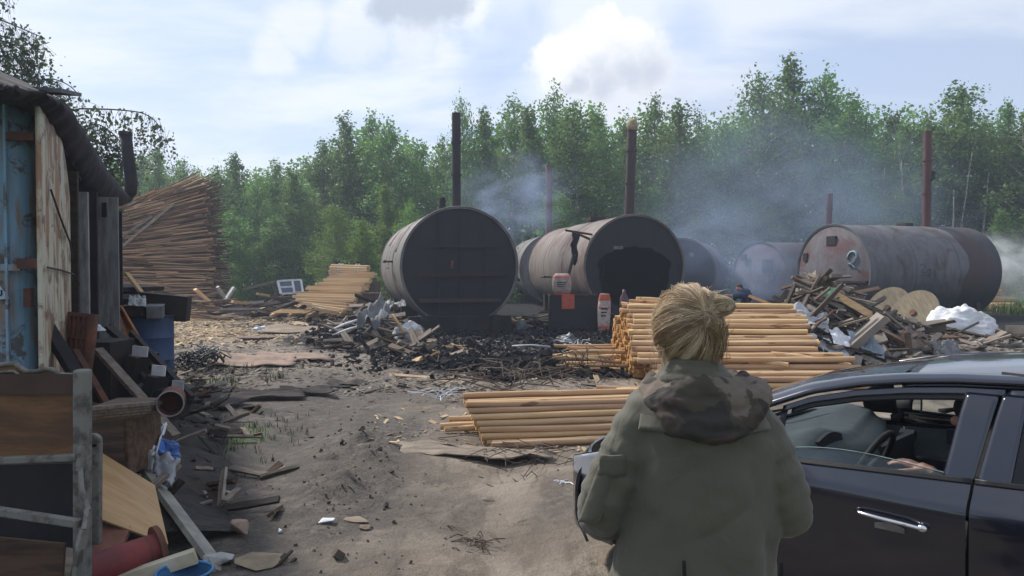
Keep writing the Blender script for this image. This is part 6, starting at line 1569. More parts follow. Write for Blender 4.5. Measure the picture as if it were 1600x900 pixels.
for i in range(8000):
    d0, d1, side, lift, puff, wd_, mi0, ph = hg.choice(locks); e_ = Vector((hg.gauss(0, 1), hg.gauss(0, 1), hg.gauss(0, 1)))*wd_; e2 = e_*hg.uniform(.15, .5)+Vector((hg.gauss(0, .02), 0, hg.gauss(0, .02)))
    a0 = (d0+e_).normalized(); a1 = (d1+e2).normalized(); K = 11; pts = []; fz = hg.gauss(0, .0024); short = hg.uniform(.86, 1.02)
    dome = -.006*min(1, (e_.length/(wd_*2+1e-6))**2)
    for k in range(K):
        s_ = k/(K-1)*short; d = a0.slerp(a1, min(1, s_)) if a0.dot(a1) > -.98 else a0.lerp(a1, s_).normalized()
        d = (d+side*math.sin(s_*math.pi)+Vector((0, 0, .13*math.sin(s_*math.pi)*(1 if d0.z > -.2 else -.3)))).normalized()
        pts.append(dirp(d, lift+puff*math.sin(s_*math.pi)+dome*(1-.5*s_)+fz*math.sin(s_*7+ph)+.003+.004*s_*s_))
    strand(pts, hg.uniform(.0004, .0009), mi0 if hg.random() < .7 else hg.choice((0, 1, 2)))
hc_ = hb
# bun: messy knot to the right of the gather point
BC = dirp(tod(1111, 484), .018)
bx_ = Vector((1, .35, 0)).normalized(); bz_ = Vector((.0, -.12, 1)).normalized(); by_ = bx_.cross(bz_)
for i in range(60):
    ax_ = Vector((hg.gauss(0, .35), -1+hg.gauss(0, .35), hg.gauss(0, .55))).normalized(); u_ = ax_.cross(Vector((.3, .2, 1))).normalized(); w_ = ax_.cross(u_); st = hg.uniform(0, 6.28); ln = hg.uniform(1.8, 4.2); R0 = hg.uniform(.75, 1.12); ofs = hg.uniform(-.35, .35); mi0 = hg.choices((0, 1, 2), (.44, .38, .18))[0]
    for j in range(34):
        o2 = ofs+hg.gauss(0, .07); rr0 = R0+hg.gauss(0, .05); pts = []; s0 = st+hg.gauss(0, .12)
        for k in range(11):
            a = s0+ln*k/10; v_ = u_*math.cos(a)*math.sqrt(max(.1, 1-o2*o2))+w_*math.sin(a)*math.sqrt(max(.1, 1-o2*o2))+ax_*o2
            pts.append(BC+Vector((v_.x*.034*rr0, v_.y*.024*rr0, v_.z*.024*rr0)))
        strand(pts, hg.uniform(.0004, .0009), mi0 if hg.random() < .7 else hg.choice((0, 1, 2)))
# lower twist hanging from the bun to the nape
for i in range(260):
    x0 = hg.gauss(0, .010); pts = []
    e0 = pp(1106+hg.gauss(0, 8), 505+hg.gauss(0, 5), -.093+hg.gauss(0, .006)); e1 = pp(1116+hg.gauss(0, 8), 532, -.080+hg.gauss(0, .006)); e2 = pp(1108+hg.gauss(0, 7), 556+hg.gauss(0, 6), -.055+hg.gauss(0, .008))
    for k in range(9):
        s_ = k/8; p_ = e0.lerp(e1, s_).lerp(e1.lerp(e2, s_), s_); pts.append(p_+Vector((.004*math.sin(s_*5+i), 0, 0)))
    strand(pts, .0007, hg.choices((0, 1, 2), (.1, .4, .5))[0])
# tuft and flyaways
for i in range(36):
    d0 = tod(1100+hg.gauss(0, 9), 462+hg.gauss(0, 3)); p0 = dirp(d0, .004); e = pp(1106+hg.gauss(0, 7), 456+hg.gauss(0, 4), -.05+hg.gauss(0, .01)); strand([p0, p0.lerp(e, .5)+Vector((hg.gauss(0, .002), 0, .003)), e], .0006, 0)
for i in range(900):
    th = R(hg.uniform(-30, 210)); d0 = Vector((math.cos(th), hg.uniform(-.5, .4), math.sin(th))).normalized(); ax_ = Vector((hg.gauss(0, 1), hg.gauss(0, 1), hg.gauss(0, 1))).normalized(); d1 = (d0+ax_*hg.uniform(.15, .5)).normalized(); hL = abs(hg.gauss(.006, .008))+.004
    strand([dirp(d0.slerp(d1, k/6), .002+hL*math.sin(math.pi*k/6)+(.006*k/6 if i % 3 == 0 else 0)) for k in range(7)], .00035, hg.choice((0, 0, 1)))
for i in range(60):
    p0 = pp(1033+hg.gauss(0, 8), 545+hg.gauss(0, 6), -.03); strand([p0, p0+Vector((hg.gauss(-.002, .004), -.004, -.015)), p0+Vector((hg.gauss(.0, .006), -.002, -.035))], .0007, 1)
hm = hb.mesh('hair')
for x in HM: hm.materials.append(x)
hb2 = MB()
ho = link('hair', hm, None, ps, True)
mb = MB(); mb.ell(HCc, (HR.x-.001, HR.y-.001, HR.z-.001), 30, 20)
# keep the face free: drop the front-lower part of the cap
mb.f = [f for f in mb.f if not (sum(mb.v[i][1] for i in f)/4-HCc.y > .035 and sum(mb.v[i][2] for i in f)/4-HCc.z < .055) and not (sum(mb.v[i][2] for i in f)/4-HCc.z < -.085)]
mb.mi = [0]*len(mb.f)
mb.build('hair_cap', HM[1], ho, smooth=True)
mb = MB(); mb.ell(BC, (.027, .018, .021), 16, 10); mb.build('bun_core', HM[1], ho, smooth=True)
# ---- worker stooping in the smoke by the third kiln
wk = at(1154, 505, 23.5)
ws = thing('person', (wk.x, 23.5, 0), 'worker in a blue shirt stooping in the smoke behind the pole heap', 'person')
def wq(px, py, dy=0): q = at(px, py, 23.5); return Vector((q.x, 23.5+dy, q.z))
mb = MB(); hd = wq(1155, 450); mb.ell(hd, (.085, .10, .115), 16, 12); mb.ell(hd+Vector((-.085, -.03, -.02)), (.02, .015, .02))
for s_ in (-1, 1): mb.ell(hd+Vector((-.01, s_*.10, -.01)), (.02, .01, .03))
nk = wq(1155.5, 457); cap(mb, hd, .05, nk, .055); hip = Vector((wk.x+.28, 23.55, .92)); mid = nk.lerp(hip, .5)+Vector((.05, 0, .05)); cap(mb, nk+Vector((.02, 0, -.05)), .12, mid, .13); cap(mb, mid, .13, hip, .13)
for s_, e, w_ in ((-1, (1144, 462), (1136, 461)), (1, (1146, 472), (1139, 476))):
    S_ = nk+Vector((.0, s_*.17, -.06)); E_ = wq(e[0], e[1], s_*.2); W_ = wq(w_[0], w_[1], s_*.12); cap(mb, S_, .055, E_, .042); cap(mb, E_, .04, W_, .028); hand(mb, W_, W_-E_, (0, 0, 1), s_, .4)
for s_ in (-1, 1):
    kn = Vector((wk.x+.08, 23.55+s_*.12, .50)); an = Vector((wk.x+.22, 23.55+s_*.14, .09)); cap(mb, hip+Vector((0, s_*.08, -.02)), .095, kn, .062); cap(mb, kn, .062, an, .045); cap(mb, an+Vector((.03, 0, -.03)), .045, an+Vector((-.16, 0, -.045)), .036)
remesh(mb.build('body', M_SKIN, ws), .014, 3, .5)
mb = MB(); cap(mb, nk+Vector((.02, 0, -.05)), .145, mid, .155); cap(mb, mid, .155, hip, .15); mb.ell(nk+Vector((.02, 0, -.07)), (.14, .23, .11))
for s_, e in ((-1, (1144, 462)), (1, (1146, 472))): cap(mb, nk+Vector((0, s_*.17, -.06)), .075, wq(e[0], e[1], s_*.2), .058)
remesh(mb.build('shirt', mat('blue_work_shirt', (.07, .10, .17), (.05, .07, .12), 6, .85), ws), .018, 3, .5, [(.08, .02)])
mb = MB()
for s_ in (-1, 1):
    kn = Vector((wk.x+.08, 23.55+s_*.12, .50)); an = Vector((wk.x+.22, 23.55+s_*.14, .12)); cap(mb, hip+Vector((0, s_*.08, -.02)), .115, kn, .08); cap(mb, kn, .08, an, .065)
remesh(mb.build('trousers', mat('work_trousers', (.04, .04, .06), None, 6, .9), ws), .018, 3)
mb = MB(); mb.ell(hd+Vector((.01, 0, .035)), (.093, .105, .095), 16, 10); remesh(mb.build('hair', mat('dark_hair', (.03, .022, .02), None, 20, .7), ws), .014, 2)
# ------------------------------------------------------------------ dark blue car
m, h, b = newmat('dark_blue_car_paint'); n = h.noise(h.co('Object'), 2.2, 4, .55); n2 = h.noise(h.co('Object'), 900, 1, .5)
h.l(h.mix(n, (.009, .011, .022), (.012, .014, .027)), b.inputs['Base Color']); b.inputs['Metallic'].default_value = .4
h.l(h.ss(n, .3, .7, .18, .28), b.inputs['Roughness']); b.inputs['Coat Weight'].default_value = 1; b.inputs['Coat Roughness'].default_value = .06; b.inputs['Specular IOR Level'].default_value = .5
M_PAINT = m
M_TRIMB = mat('black_trim', (.012, .012, .013), None, 20, .45, bump=.1, rnd=0)
M_INT = mat('grey_interior_plastic', (.055, .066, .07), (.045, .052, .056), 20, .6, bump=.15, rnd=0)
M_INTD = mat('black_interior', (.014, .014, .016), None, 20, .7, bump=.1, rnd=0)
M_SEAT = mat('seat_fabric', (.03, .03, .034), (.02, .02, .023), 30, .95, bump=.3, rnd=0)
m, h, b = newmat('chrome'); b.inputs['Base Color'].default_value = (.62, .62, .64, 1); b.inputs['Metallic'].default_value = 1; b.inputs['Roughness'].default_value = .16; M_CHROME = m
def glassmat(nm, tint, rough=.0, refl=1.0):
    m = bpy.data.materials.new(nm); m.use_nodes = True; t = m.node_tree; t.nodes.clear(); h = NT(m)
    o = h.n('ShaderNodeOutputMaterial'); tr = h.n('ShaderNodeBsdfTransparent'); tr.inputs[0].default_value = (*tint, 1); gl = h.n('ShaderNodeBsdfGlossy'); gl.inputs['Roughness'].default_value = rough
    fr = h.n('ShaderNodeFresnel'); fr.inputs[0].default_value = 1.5; mx = h.n('ShaderNodeMixShader'); h.l(h.m('MULTIPLY', fr.outputs[0], refl), mx.inputs[0]); h.l(tr.outputs[0], mx.inputs[1]); h.l(gl.outputs[0], mx.inputs[2]); h.l(mx.outputs[0], o.inputs[0]); return m
M_GLASS = glassmat('car_glass', (.80, .86, .85)); M_TINT = glassmat('tinted_glass', (.10, .12, .13)); 
m, h, b = newmat('mirror_glass'); b.inputs['Base Color'].default_value = (.8, .82, .82, 1); b.inputs['Metallic'].default_value = 1; b.inputs['Roughness'].default_value = .03; M_MIRR = m
m, h, b = newmat('headlight_lens'); b.inputs['Base Color'].default_value = (.40, .43, .48, 1); b.inputs['Roughness'].default_value = .12; b.inputs['Metallic'].default_value = .4; b.inputs['Coat Weight'].default_value = 1; M_LENS = m
fwd = Vector((-.72, .694, 0)).normalized(); lft = Vector((-fwd.y, fwd.x, 0)); aB = 2.25
Bpt = Vector((1.83, 3.12, -.04)); Oc = Bpt+fwd*aB-lft*.83
car = thing('parked_car', Oc, 'dark blue hatchback with its driver window lowered, parked beside the blonde person', 'car', rot=(0, 0, math.atan2(-fwd.y, -fwd.x)))
def plan(a): return float(np.interp(a, [0, .1, .3, .7, 1.2, 3.2, 3.9, 4.2, 4.3], [.50, .62, .77, .865, .88, .88, .855, .78, .70]))
def secf(w): return float(np.interp(w, [.15, .25, .33, .55, .70, .79, .835, .86, .89, .93, 1.0, 1.2, 1.38, 1.46], [.80, .85, .870, .878, .882, .888, .886, .870, .842, .812, .785, .700, .605, .54]))/.88
def sm(f, x, e): return (f(x-e)+f(x)+f(x+e))/3
def S(a, w):
    g_ = 1 if w < .93 else 1-.08*max(0, (a-2.6)/1.6)
    return sm(plan, a, .08)*sm(secf, w, .012)*g_
def cp(a, v, w): return Vector((a-.12*max(0, 1.0-a), -v, w))
def sd(a, w, off=0.0, s_=1): return cp(a, s_*(S(a, w)+off), w)
rail = lambda a: float(np.interp(a, [1.18, 1.35, 1.55, 1.75, 1.95, 2.15, 2.4, 2.8, 3.2, 3.6, 3.9], [1.02, 1.115, 1.20, 1.25, 1.282, 1.302, 1.313, 1.315, 1.295, 1.24, 1.15]))
belt = lambda a: .933+.045*(a-2.25)
BO = {1: 0, -1: -.065}
def arch(a, c, r_=.365): return .31+math.sqrt(max(0, r_*r_-(a-c)**2)) if abs(a-c) < r_ else 0
sill = lambda a: max(.23, arch(a, .88), arch(a, 3.53))
hoodw = lambda a, v: float(np.interp(a, [.08, .2, .5, .9, 1.2], [.66, .745, .85, .92, .955]))-.055*abs(v/.8)**2.4
def carpatch(nm, m_, fn, nu, nv, par=None, sol=.0, s_=1, smooth=True):
    mb = MB(); mb.grid(fn, nu, nv, flip=(s_ < 0)); return mb.build(nm, m_, par or car, smooth=smooth, world=False, solid=sol)
def strip2(lo, hi, a0, a1, off=0.0, s_=1):
    return lambda u, v: (lambda a: sd(a, lo(a)+(hi(a)-lo(a))*v, off, s_))(a0+(a1-a0)*u)
for s_ in (1, -1):
    fenderhi = lambda a: hoodw(a, .8)-.012 if a < 1.1 else (hoodw(1.1, .8)-.012)*(1-(a-1.1)/.12)+(belt(1.22)-.004)*(a-1.1)/.12
    carpatch('fender', M_PAINT, strip2(sill, fenderhi, .16, 1.205, 0, s_), 60, 16, s_=s_)
    fd = carpatch('front_door', M_PAINT, strip2(sill, lambda a: belt(a)-.004+BO[s_], 1.215, aB-.006, 0, s_), 30, 30, s_=s_)
    rd = carpatch('rear_door', M_PAINT, strip2(lambda a: max(sill(a), arch(a, 3.53, .38)), lambda a: belt(a)-.004, aB+.006, 3.28, 0, s_), 30, 30, s_=s_)
    carpatch('rear_quarter', M_PAINT, strip2(sill, lambda a: belt(a)+.02, 3.29, 4.22, 0, s_), 36, 16, s_=s_)
    # window frames
    ft = lambda a: rail(a)-.036
    carpatch('window_frame', M_PAINT, strip2(ft, lambda a: rail(a)-.010, 1.42, aB+.075, .002, s_), 30, 5, fd, .012, s_)
    carpatch('window_seal', M_TRIMB, strip2(lambda a: rail(a)-.060, lambda a: rail(a)-.034, 1.46, aB+.03, -.008, s_), 30, 4, fd, .012, s_)
    carpatch('sail_panel', M_TRIMB, lambda u, v: (lambda a: sd(a, belt(a)+(max(belt(a)+.002, ft(a))-belt(a))*v, -.004, s_))(1.24+.20*u), 6, 6, fd, .01, s_)
    up0 = lambda w: np.interp(w, [.9, 1.33], [aB-.115, aB-.06]); up1 = lambda w: np.interp(w, [.9, 1.36], [aB-.006, aB+.070])
    carpatch('pillar_frame', M_PAINT, lambda u, v: (lambda w: sd(float(up0(w)+(up1(w)-up0(w))*u), w, .0025, s_))(belt(2.2)+.0+(rail(2.25)-.03-belt(2.2))*v), 6, 16, fd, .012, s_)
    q0 = lambda w: np.interp(w, [.9, 1.36], [aB+.006, aB+.082]); q1 = lambda w: np.interp(w, [.9, 1.36], [aB+.125, aB+.165])
    carpatch('pillar_frame', M_PAINT, lambda u, v: (lambda w: sd(float(q0(w)+(q1(w)-q0(w))*u), w, .0025, s_))(belt(2.3)+(rail(2.35)-.03-belt(2.3))*v), 6, 16, rd, .012, s_)
    carpatch('window_frame', M_PAINT, strip2(ft, lambda a: rail(a)-.010, aB+.085, 3.25, .002, s_), 24, 5, rd, .012, s_)
    carpatch('rear_glass', M_TINT, lambda u, v: (lambda a: sd(a, belt(a)+(ft(a)+.01-belt(a))*v, -.012, s_))(float(aB+.11+.85*u)), 14, 10, rd, 0, s_)
    carpatch('belt_moulding', M_TRIMB, strip2(lambda a: belt(a)-.002+BO[s_], lambda a: belt(a)+.018+BO[s_], 1.22, aB-.008, .006, s_), 30, 4, fd, .02, s_)
    carpatch('belt_moulding', M_TRIMB, strip2(lambda a: belt(a)-.002, lambda a: belt(a)+.018, aB+.008, 3.2, .006, s_), 20, 4, rd, .02, s_)
    carpatch('rear_pillar', M_PAINT, lambda u, v: (lambda w: sd(float(np.interp(w, [.98, 1.2, 1.34], [3.14, 3.22, 3.24])+(np.interp(w, [.98, 1.2, 1.34], [4.15, 3.88, 3.6])-np.interp(w, [.98, 1.2, 1.34], [3.14, 3.22, 3.24]))*u), w, 0, s_))(.975+.345*v), 14, 10, s_=s_)
    # roof rail / A pillar outer skin
    def apil(u, v):
        a = 1.16+2.45*u; p = sd(a, rail(a), .003, s_); q = cp(a-.050*max(0, min(1, (2.3-a)/.4)), s_*(S(a, rail(a))-.075), rail(a)+.022); e = p.lerp(q, v); e.z += .010*math.sin(v*math.pi); return e
    carpatch('windscreen_pillar', M_PAINT, apil, 60, 5, None, .02, -s_)
    carpatch('headlight', M_LENS, strip2(lambda a: .575+.05*(a-.2), lambda a: hoodw(a, .8)-.018, .17, .60, .005, s_), 16, 6, None, .01, s_)
    # side skirt
    carpatch('sill_panel', M_TRIMB, strip2(lambda a: .17, lambda a: .235, 1.25, 3.16, -.012, s_), 20, 3, None, .02, s_)
    # wheels
    for c_ in (.88, 3.53):
        wh = bpy.data.objects.new('wheel', None); COL.objects.link(wh); wh.parent = car; wh.location = (c_, -s_*.77, .315)
        mb = MB(); prof = [(-.1, .20), (-.105, .27), (-.09, .305), (-.06, .315), (.06, .315), (.09, .305), (.105, .27), (.1, .20)]; n = 36; vs = []
        for y_, r_ in prof:
            for j in range(n): vs.append((r_*math.cos(6.2832*j/n), y_, r_*math.sin(6.2832*j/n)))
        fs = [(i*n+j, (i+1)*n+j, (i+1)*n+(j+1) % n, i*n+(j+1) % n) for i in range(7) for j in range(n)]; mb.add(vs, fs); mb.build('tyre', M_RUBBER, wh, smooth=True, world=False)
        mb = MB(); yo = -s_*.07
        mb.tube([(.2*math.cos(6.2832*j/n), yo, .2*math.sin(6.2832*j/n)) for j in range(n)], .014, 6, closed=True)
        for k in range(5):
            a_ = 6.2832*k/5; mb.beam((.03*math.cos(a_), yo-.0, .03*math.sin(a_)), (.195*math.cos(a_), yo, .195*math.sin(a_)), .05, .03)
        mb.ell((0, yo, 0), (.045, .02, .045), 12, 8); mb.tube([(0, -.05, 0), (0, .05, 0)], .19, 24); mb.build('rim', M_METAL, wh, world=False)
# roof
def roof(u, v):
    a = 1.93+1.75*u; t = -1+2*v; vr = S(a, rail(a)); c_ = float(np.interp(a, [1.9, 2.1, 2.4, 2.8, 3.2, 3.7], [1.335, 1.365, 1.392, 1.398, 1.37, 1.29])); return cp(a-(.05*(1-t*t) if u < .01 else .05*(1-t*t)*(1-u)), t*vr, rail(a)+(c_-rail(a))*(1-abs(t)**2.3)+.003)
carpatch('roof', M_PAINT, roof, 40, 30, None, .02, -1)
def wind(u, v):
    a = 1.15+.80*u; t = -1+2*v; p = cp(a-.05, t*(S(a, rail(a))-.072), rail(a)+.022); p.x -= (.20-.15*u)*(1-t*t); p.z += .018*(1-t*t)*(u); return p
carpatch('windscreen', M_GLASS, wind, 16, 16, None, 0)
carpatch('hood', M_PAINT, lambda u, v: (lambda a, t: cp(a+.12*abs(t)**2.5*(1-u), t*min(.80, plan(a)-.03), hoodw(a, .8*t)+.012*(1-abs(t))))(.10+1.0*u, -1+2*v), 24, 24, None, .015, -1)
def nose(u, v):
    t = -1+2*u; w = .20+.50*v; a = float(np.interp(w, [.2, .32, .5, .62, .70], [.07, .0, .0, .03, .11]))+.26*abs(t)**2.8; return cp(a, t*.745, w)
carpatch('front_bumper', M_PAINT, nose, 30, 14, None, .015, -1)
carpatch('grille', M_TRIMB, lambda u, v: nose(.22+.56*u, .12+.30*v)+Vector((-.006, 0, 0)), 14, 6, None, .01, -1)
carpatch('upper_grille', M_TRIMB, lambda u, v: nose(.30+.40*u, .72+.16*v)+Vector((-.006, 0, 0)), 14, 4, None, .01, -1)
def tail(u, v):
    t = -1+2*u; w = .25+.75*v; return cp(4.28-.14*abs(t)**2.5-.04*v, t*.80, w)
carpatch('tailgate', M_PAINT, tail, 20, 12, None, .015)
carpatch('rear_window', M_TINT, lambda u, v: (lambda t: cp(4.22-.62*v-.05*t*t, t*(.70-.16*v), 1.0+.345*v))(-1+2*u), 14, 8)
# underbody and cabin shell
mb = MB(); mb.box((2.1, 0, .24), (3.6, 1.42, .06)); mb.box((1.08, 0, .55), (.05, 1.5, .62)); mb.box((3.95, 0, .6), (.05, 1.4, .6))
for c_ in (.88, 3.53):
    for s_ in (-1, 1): mb.box((c_, s_*.62, .45), (.72, .04, .5))
mb.build('underbody', M_TRIMB, car, world=False)
carpatch('roof_lining', M_INT, lambda u, v: roof(u, v)+Vector((0, 0, -.035)), 20, 14, None, 0)
# B pillar core
for s_ in (-1, 1):
    mb = MB(); mb.beam((aB+.02, -s_*.76, .3), (aB+.04, -s_*.72, .93), .12, .08); mb.beam((aB+.04, -s_*.72, .93), (aB+.10, -s_*.56, 1.35), .10, .06); mb.build('centre_pillar', M_INTD, car, world=False)
# dashboard
def dash(u, v):
    t = -1+2*v; a = 1.02+(.56-.20*max(0, -t))*u; base = float(np.interp(u, [0, .45, .8, .92, 1], [.945, .955, .935, .89, .80])); hump = .055*math.exp(-((t*.74-.36)/.19)**2-((u-.72)/.16)**2); return cp(a+(.04 if u > .9 else 0), t*.74, base+hump-.02)
carpatch('dashboard', M_INT, dash, 30, 40, None, .03, -1)
mb = MB(); mb.grid(lambda u, v: cp(1.53-.03*u, .22+.28*v, .80+.135*u+.025*math.sin(v*math.pi)*u), 6, 12); mb.build('instrument_hood', M_INTD, car, world=False, solid=.03)
mb = MB(); mb.grid(lambda u, v: cp(1.57-.02*v, -.62+1.26*u, .52+.30*v), 10, 6); mb.build('dash_front', M_INTD, car, world=False, solid=.04)
mb = MB(); 
for vv_ in (.66, -.66, .08, -.08): mb.tube([cp(1.59, vv_, .80), cp(1.51, vv_, .80)], .035, 12)
mb.build('air_vent', M_INTD, car, world=False)
# steering wheel
sw = bpy.data.objects.new('steering_wheel', None); COL.objects.link(sw); sw.parent = car; sw.location = (1.70, -.37, .83); sw.rotation_euler = (0, R(-64), 0)
mb = MB(); n = 40; mb.tube([(.185*math.cos(6.2832*j/n), .185*math.sin(6.2832*j/n), 0) for j in range(n)], .016, 10, closed=True); mb.build('rim', M_INTD, sw, smooth=True, world=False)
mb = MB(); mb.ell((0, 0, -.02), (.06, .075, .03), 16, 8); mb.beam((0, .06, -.01), (0, .18, 0), .035, .02); mb.beam((0, -.06, -.01), (0, -.18, 0), .035, .02); mb.beam((-.05, 0, -.01), (-.18, 0, 0), .05, .02); mb.tube([(0, 0, -.03), (0, 0, -.28)], .035, 12); mb.build('hub', M_INTD, sw, smooth=True, world=False)
# door cards
for s_ in (1, -1):
    mb = MB()
    def card(u, v):
        a = 1.24+.98*u; w = .32+(belt(a)-.01+BO[s_]-.32)*v; bl = .03*math.exp(-((w-.62)/.05)**2); return cp(a, s_*(S(a, w)-.075-bl-.02*(1-v)), w)
    mb.grid(card, 16, 18, flip=(s_ > 0)); dc = mb.build('door_card', M_INT, car, smooth=True, world=False)
    mb = MB(); mb.beam(cp(1.76, s_*.765, .80), cp(1.92, s_*.760, .79), .03, .02); mb.tube([cp(1.92, s_*.760, .79), cp(1.96, s_*.745, .815)], .012, 8); mb.build('inner_handle', M_CHROME, dc, world=False)
    mb = MB(); mb.box(cp(1.86, s_*.775, .80), (.26, .01, .09)); mb.build('handle_recess', M_INTD, dc, world=False)
    mb = MB(); mb.tube([cp(1.50, s_*.74, .83), cp(1.53, s_*.735, .76), cp(1.51, s_*.74, .70)], .008, 8); mb.build('pull_strap', M_CHROME, dc, world=False)
    mb = MB(); mb.beam(cp(1.5, s_*.72, .64), cp(2.1, s_*.70, .66), .07, .06); mb.build('armrest', M_INTD, dc, world=False, bevel=.01)
# seats
for s_ in (1, -1):
    st = bpy.data.objects.new('front_seat', None); COL.objects.link(st); st.parent = car; st.location = (2.15, -s_*.37, .28)
    mb = MB(); mb.box((-.02, 0, .12), (.52, .50, .16), (0, -.12, 0)); mb.build('cushion', M_SEAT, st, world=False, bevel=.05)
    mb = MB(); mb.box((.32, 0, .46), (.14, .48, .60), (0, .30, 0)); mb.build('backrest', M_SEAT, st, world=False, bevel=.05)
    mb = MB(); mb.box((.455, 0, .835), (.10, .26, .17), (0, .2, 0)); mb.build('headrest', M_SEAT, st, world=False, bevel=.035)
mb = MB(); mb.box((3.1, 0, .45), (.5, 1.3, .2)); mb.box((3.4, 0, .78), (.16, 1.3, .62), (0, .3, 0)); mb.build('rear_seat', M_SEAT, car, world=False, bevel=.05)
# lowered driver window and the closed far one
def gl(top, s_): return lambda u, v: (lambda a: sd(a, belt(a)-.03+(top(a)-belt(a)+.03)*v, -.022, s_))(1.36+(aB-.07-1.36)*u)
carpatch('door_glass', M_GLASS, gl(lambda a: belt(a)+.052*math.sin(math.pi*min(1, max(0, (a-1.36)/.82))**.75)+.015, 1), 24, 6, None, .004)
mb = MB(); mb.tube([sd(a, belt(a)+.052*math.sin(math.pi*min(1, max(0, (a-1.36)/.82))**.75)+.015, -.024) for a in np.linspace(1.38, aB-.08, 24)], .0028, 5); mb.build('glass_edge', mat('glass_edge', (.2, .27, .26), None, 9, .2), car, smooth=True, world=False)
carpatch('door_glass', M_GLASS, lambda u, v: (lambda a: sd(a, belt(a)-.065+(max(belt(a)+.01, ft(a))-belt(a)+.065)*v, -.012, -1))(1.40+.80*u), 14, 10, None, 0, -1)
# mirrors
for s_ in (1, -1):
    mr = bpy.data.objects.new('side_mirror', None); COL.objects.link(mr); mr.parent = car; mr.location = (1.47, -s_*.965, .925)
    mb = MB(); n = 22; vs = []; rings = [(-.09, .02, .015), (-.07, .085, .05), (-.02, .115, .072), (.025, .122, .078), (.035, .118, .075), (.02, .105, .065)]
    for x_, ry, rz in rings:
        for j in range(n):
            t = 6.2832*j/n; c_, q_ = math.cos(t), math.sin(t); k = (abs(c_)**2.8+abs(q_)**2.8)**(-1/2.8); vs.append((x_, c_*k*ry, q_*k*rz))
    mb.add(vs, [(i*n+j, (i+1)*n+j, (i+1)*n+(j+1) % n, i*n+(j+1) % n) for i in range(len(rings)-1) for j in range(n)]+[tuple(range(n))]); mb.beam((-.02, s_*.08, -.04), (-.04, s_*.17, -.06), .05, .04)
    mb.build('mirror_housing', M_INTD, mr, smooth=True, world=False)
    mb = MB(); vs = []
    for j in range(n):
        t = 6.2832*j/n; c_, q_ = math.cos(t), math.sin(t); k = (abs(c_)**2.8+abs(q_)**2.8)**(-1/2.8); vs.append((.036+s_*c_*k*.104*.06, c_*k*.104, q_*k*.064))
    mb.add(vs, [tuple(range(n-1, -1, -1))]); mb.build('mirror_glass', M_MIRR, mr, world=False)
# outer door handles
for s_ in (1, -1):
    for a0 in (aB-.42, 3.28-.42):
        mb = MB(); zz0 = .742+.01*(a0 > 2.5)
        mb.tube([sd(a0, zz0+.012, .004, s_), sd(a0+.02, zz0+.010, .030, s_), sd(a0+.10, zz0+.006, .036, s_), sd(a0+.19, zz0+.002, .034, s_), sd(a0+.25, zz0-.004, .028, s_), sd(a0+.265, zz0-.004, .004, s_)], .012, 10, flat=.7)
        mb.ell(sd(a0+.262, zz0-.006, .018, s_), (.022, .016, .016), 12, 8); hd_ = mb.build('door_handle', M_CHROME, car, smooth=True, world=False)
        mb = MB(); mb.grid(lambda u, v: sd(a0+.07+.12*u, zz0-.028-.022*v+.012*math.sin(u*math.pi)*(1-v), .003, s_), 8, 4); mb.build('finger_recess', M_METAL, hd_, world=False, smooth=True)
# lower body crease and wipers, aerial
mb = MB(); mb.tube([cp(1.0, .5, .985), cp(1.12, .1, .995), cp(1.16, -.3, 1.0)], .008, 6); mb.build('wiper', M_TRIMB, car, world=False)
# ---- driver
cM = Matrix.Translation(Oc) @ Matrix.Rotation(math.atan2(-fwd.y, -fwd.x), 4, 'Z')
def cw(a, v, w): return cM @ cp(a, v, w)
dr = thing('person', cw(2.2, .37, .35), 'driver in a dark peaked cap sitting in the car with one hand on the door', 'person')
mb = MB(); hd = cw(2.155, .38, 1.115); mb.ell(hd, (.078, .078, .112), 18, 12); mb.ell(hd+fwd*.085+Vector((0, 0, -.015)), (.018, .018, .022)); mb.ell(hd+fwd*.035+Vector((0, 0, -.07)), (.045, .045, .04))
for s_ in (-1, 1): mb.ell(hd+lft*s_*.078, (.018, .018, .03))
nk = cw(2.24, .38, .93); cap(mb, hd, .05, nk, .055); tr = cw(2.36, .37, .72); hp = cw(2.28, .37, .47); cap(mb, nk+Vector((0, 0, -.1)), .12, tr, .13); cap(mb, tr, .13, hp, .13)
for s_ in (-1, 1): cap(mb, cw(2.28, .37+s_*.1, .47), .085, cw(1.80, .37+s_*.12, .52), .065); cap(mb, cw(1.80, .37+s_*.12, .52), .06, cw(1.50, .37+s_*.1, .30), .045); cap(mb, cw(1.50, .37+s_*.1, .30), .045, cw(1.36, .37+s_*.1, .33), .035)
shl = cw(2.26, .57, .86); el = cw(2.22, .66, .78); wr = cw(2.05, .66, .915)
cap(mb, shl, .055, el, .042); cap(mb, el, .040, wr, .028); hand(mb, wr, cw(1.93, .67, .95)-wr, (0, 0, 1), -1, .22)
shr = cw(2.26, .17, .86); er = cw(2.12, .12, .70); wr2 = cw(1.90, .22, .60); cap(mb, shr, .055, er, .042); cap(mb, er, .040, wr2, .028); hand(mb, wr2, cw(1.80, .25, .60)-wr2, (.2, .2, 1), 1, .6)
remesh(mb.build('body', M_SKIN, dr), .006, 3, .5)
mb = MB(); cap(mb, nk+Vector((0, 0, -.09)), .13, tr, .155); cap(mb, tr, .155, hp, .15); cap(mb, shl, .07, shr, .07); cap(mb, shl, .066, el, .054); cap(mb, el, .052, el.lerp(wr, .8), .046); cap(mb, shr, .066, er, .054); cap(mb, er, .052, er.lerp(wr2, .95), .042)
remesh(mb.build('jacket', mat('black_jacket', (.014, .014, .016), None, 9, .9, rnd=0), dr), .012, 4, .5, [(.06, .014)])
mb = MB()
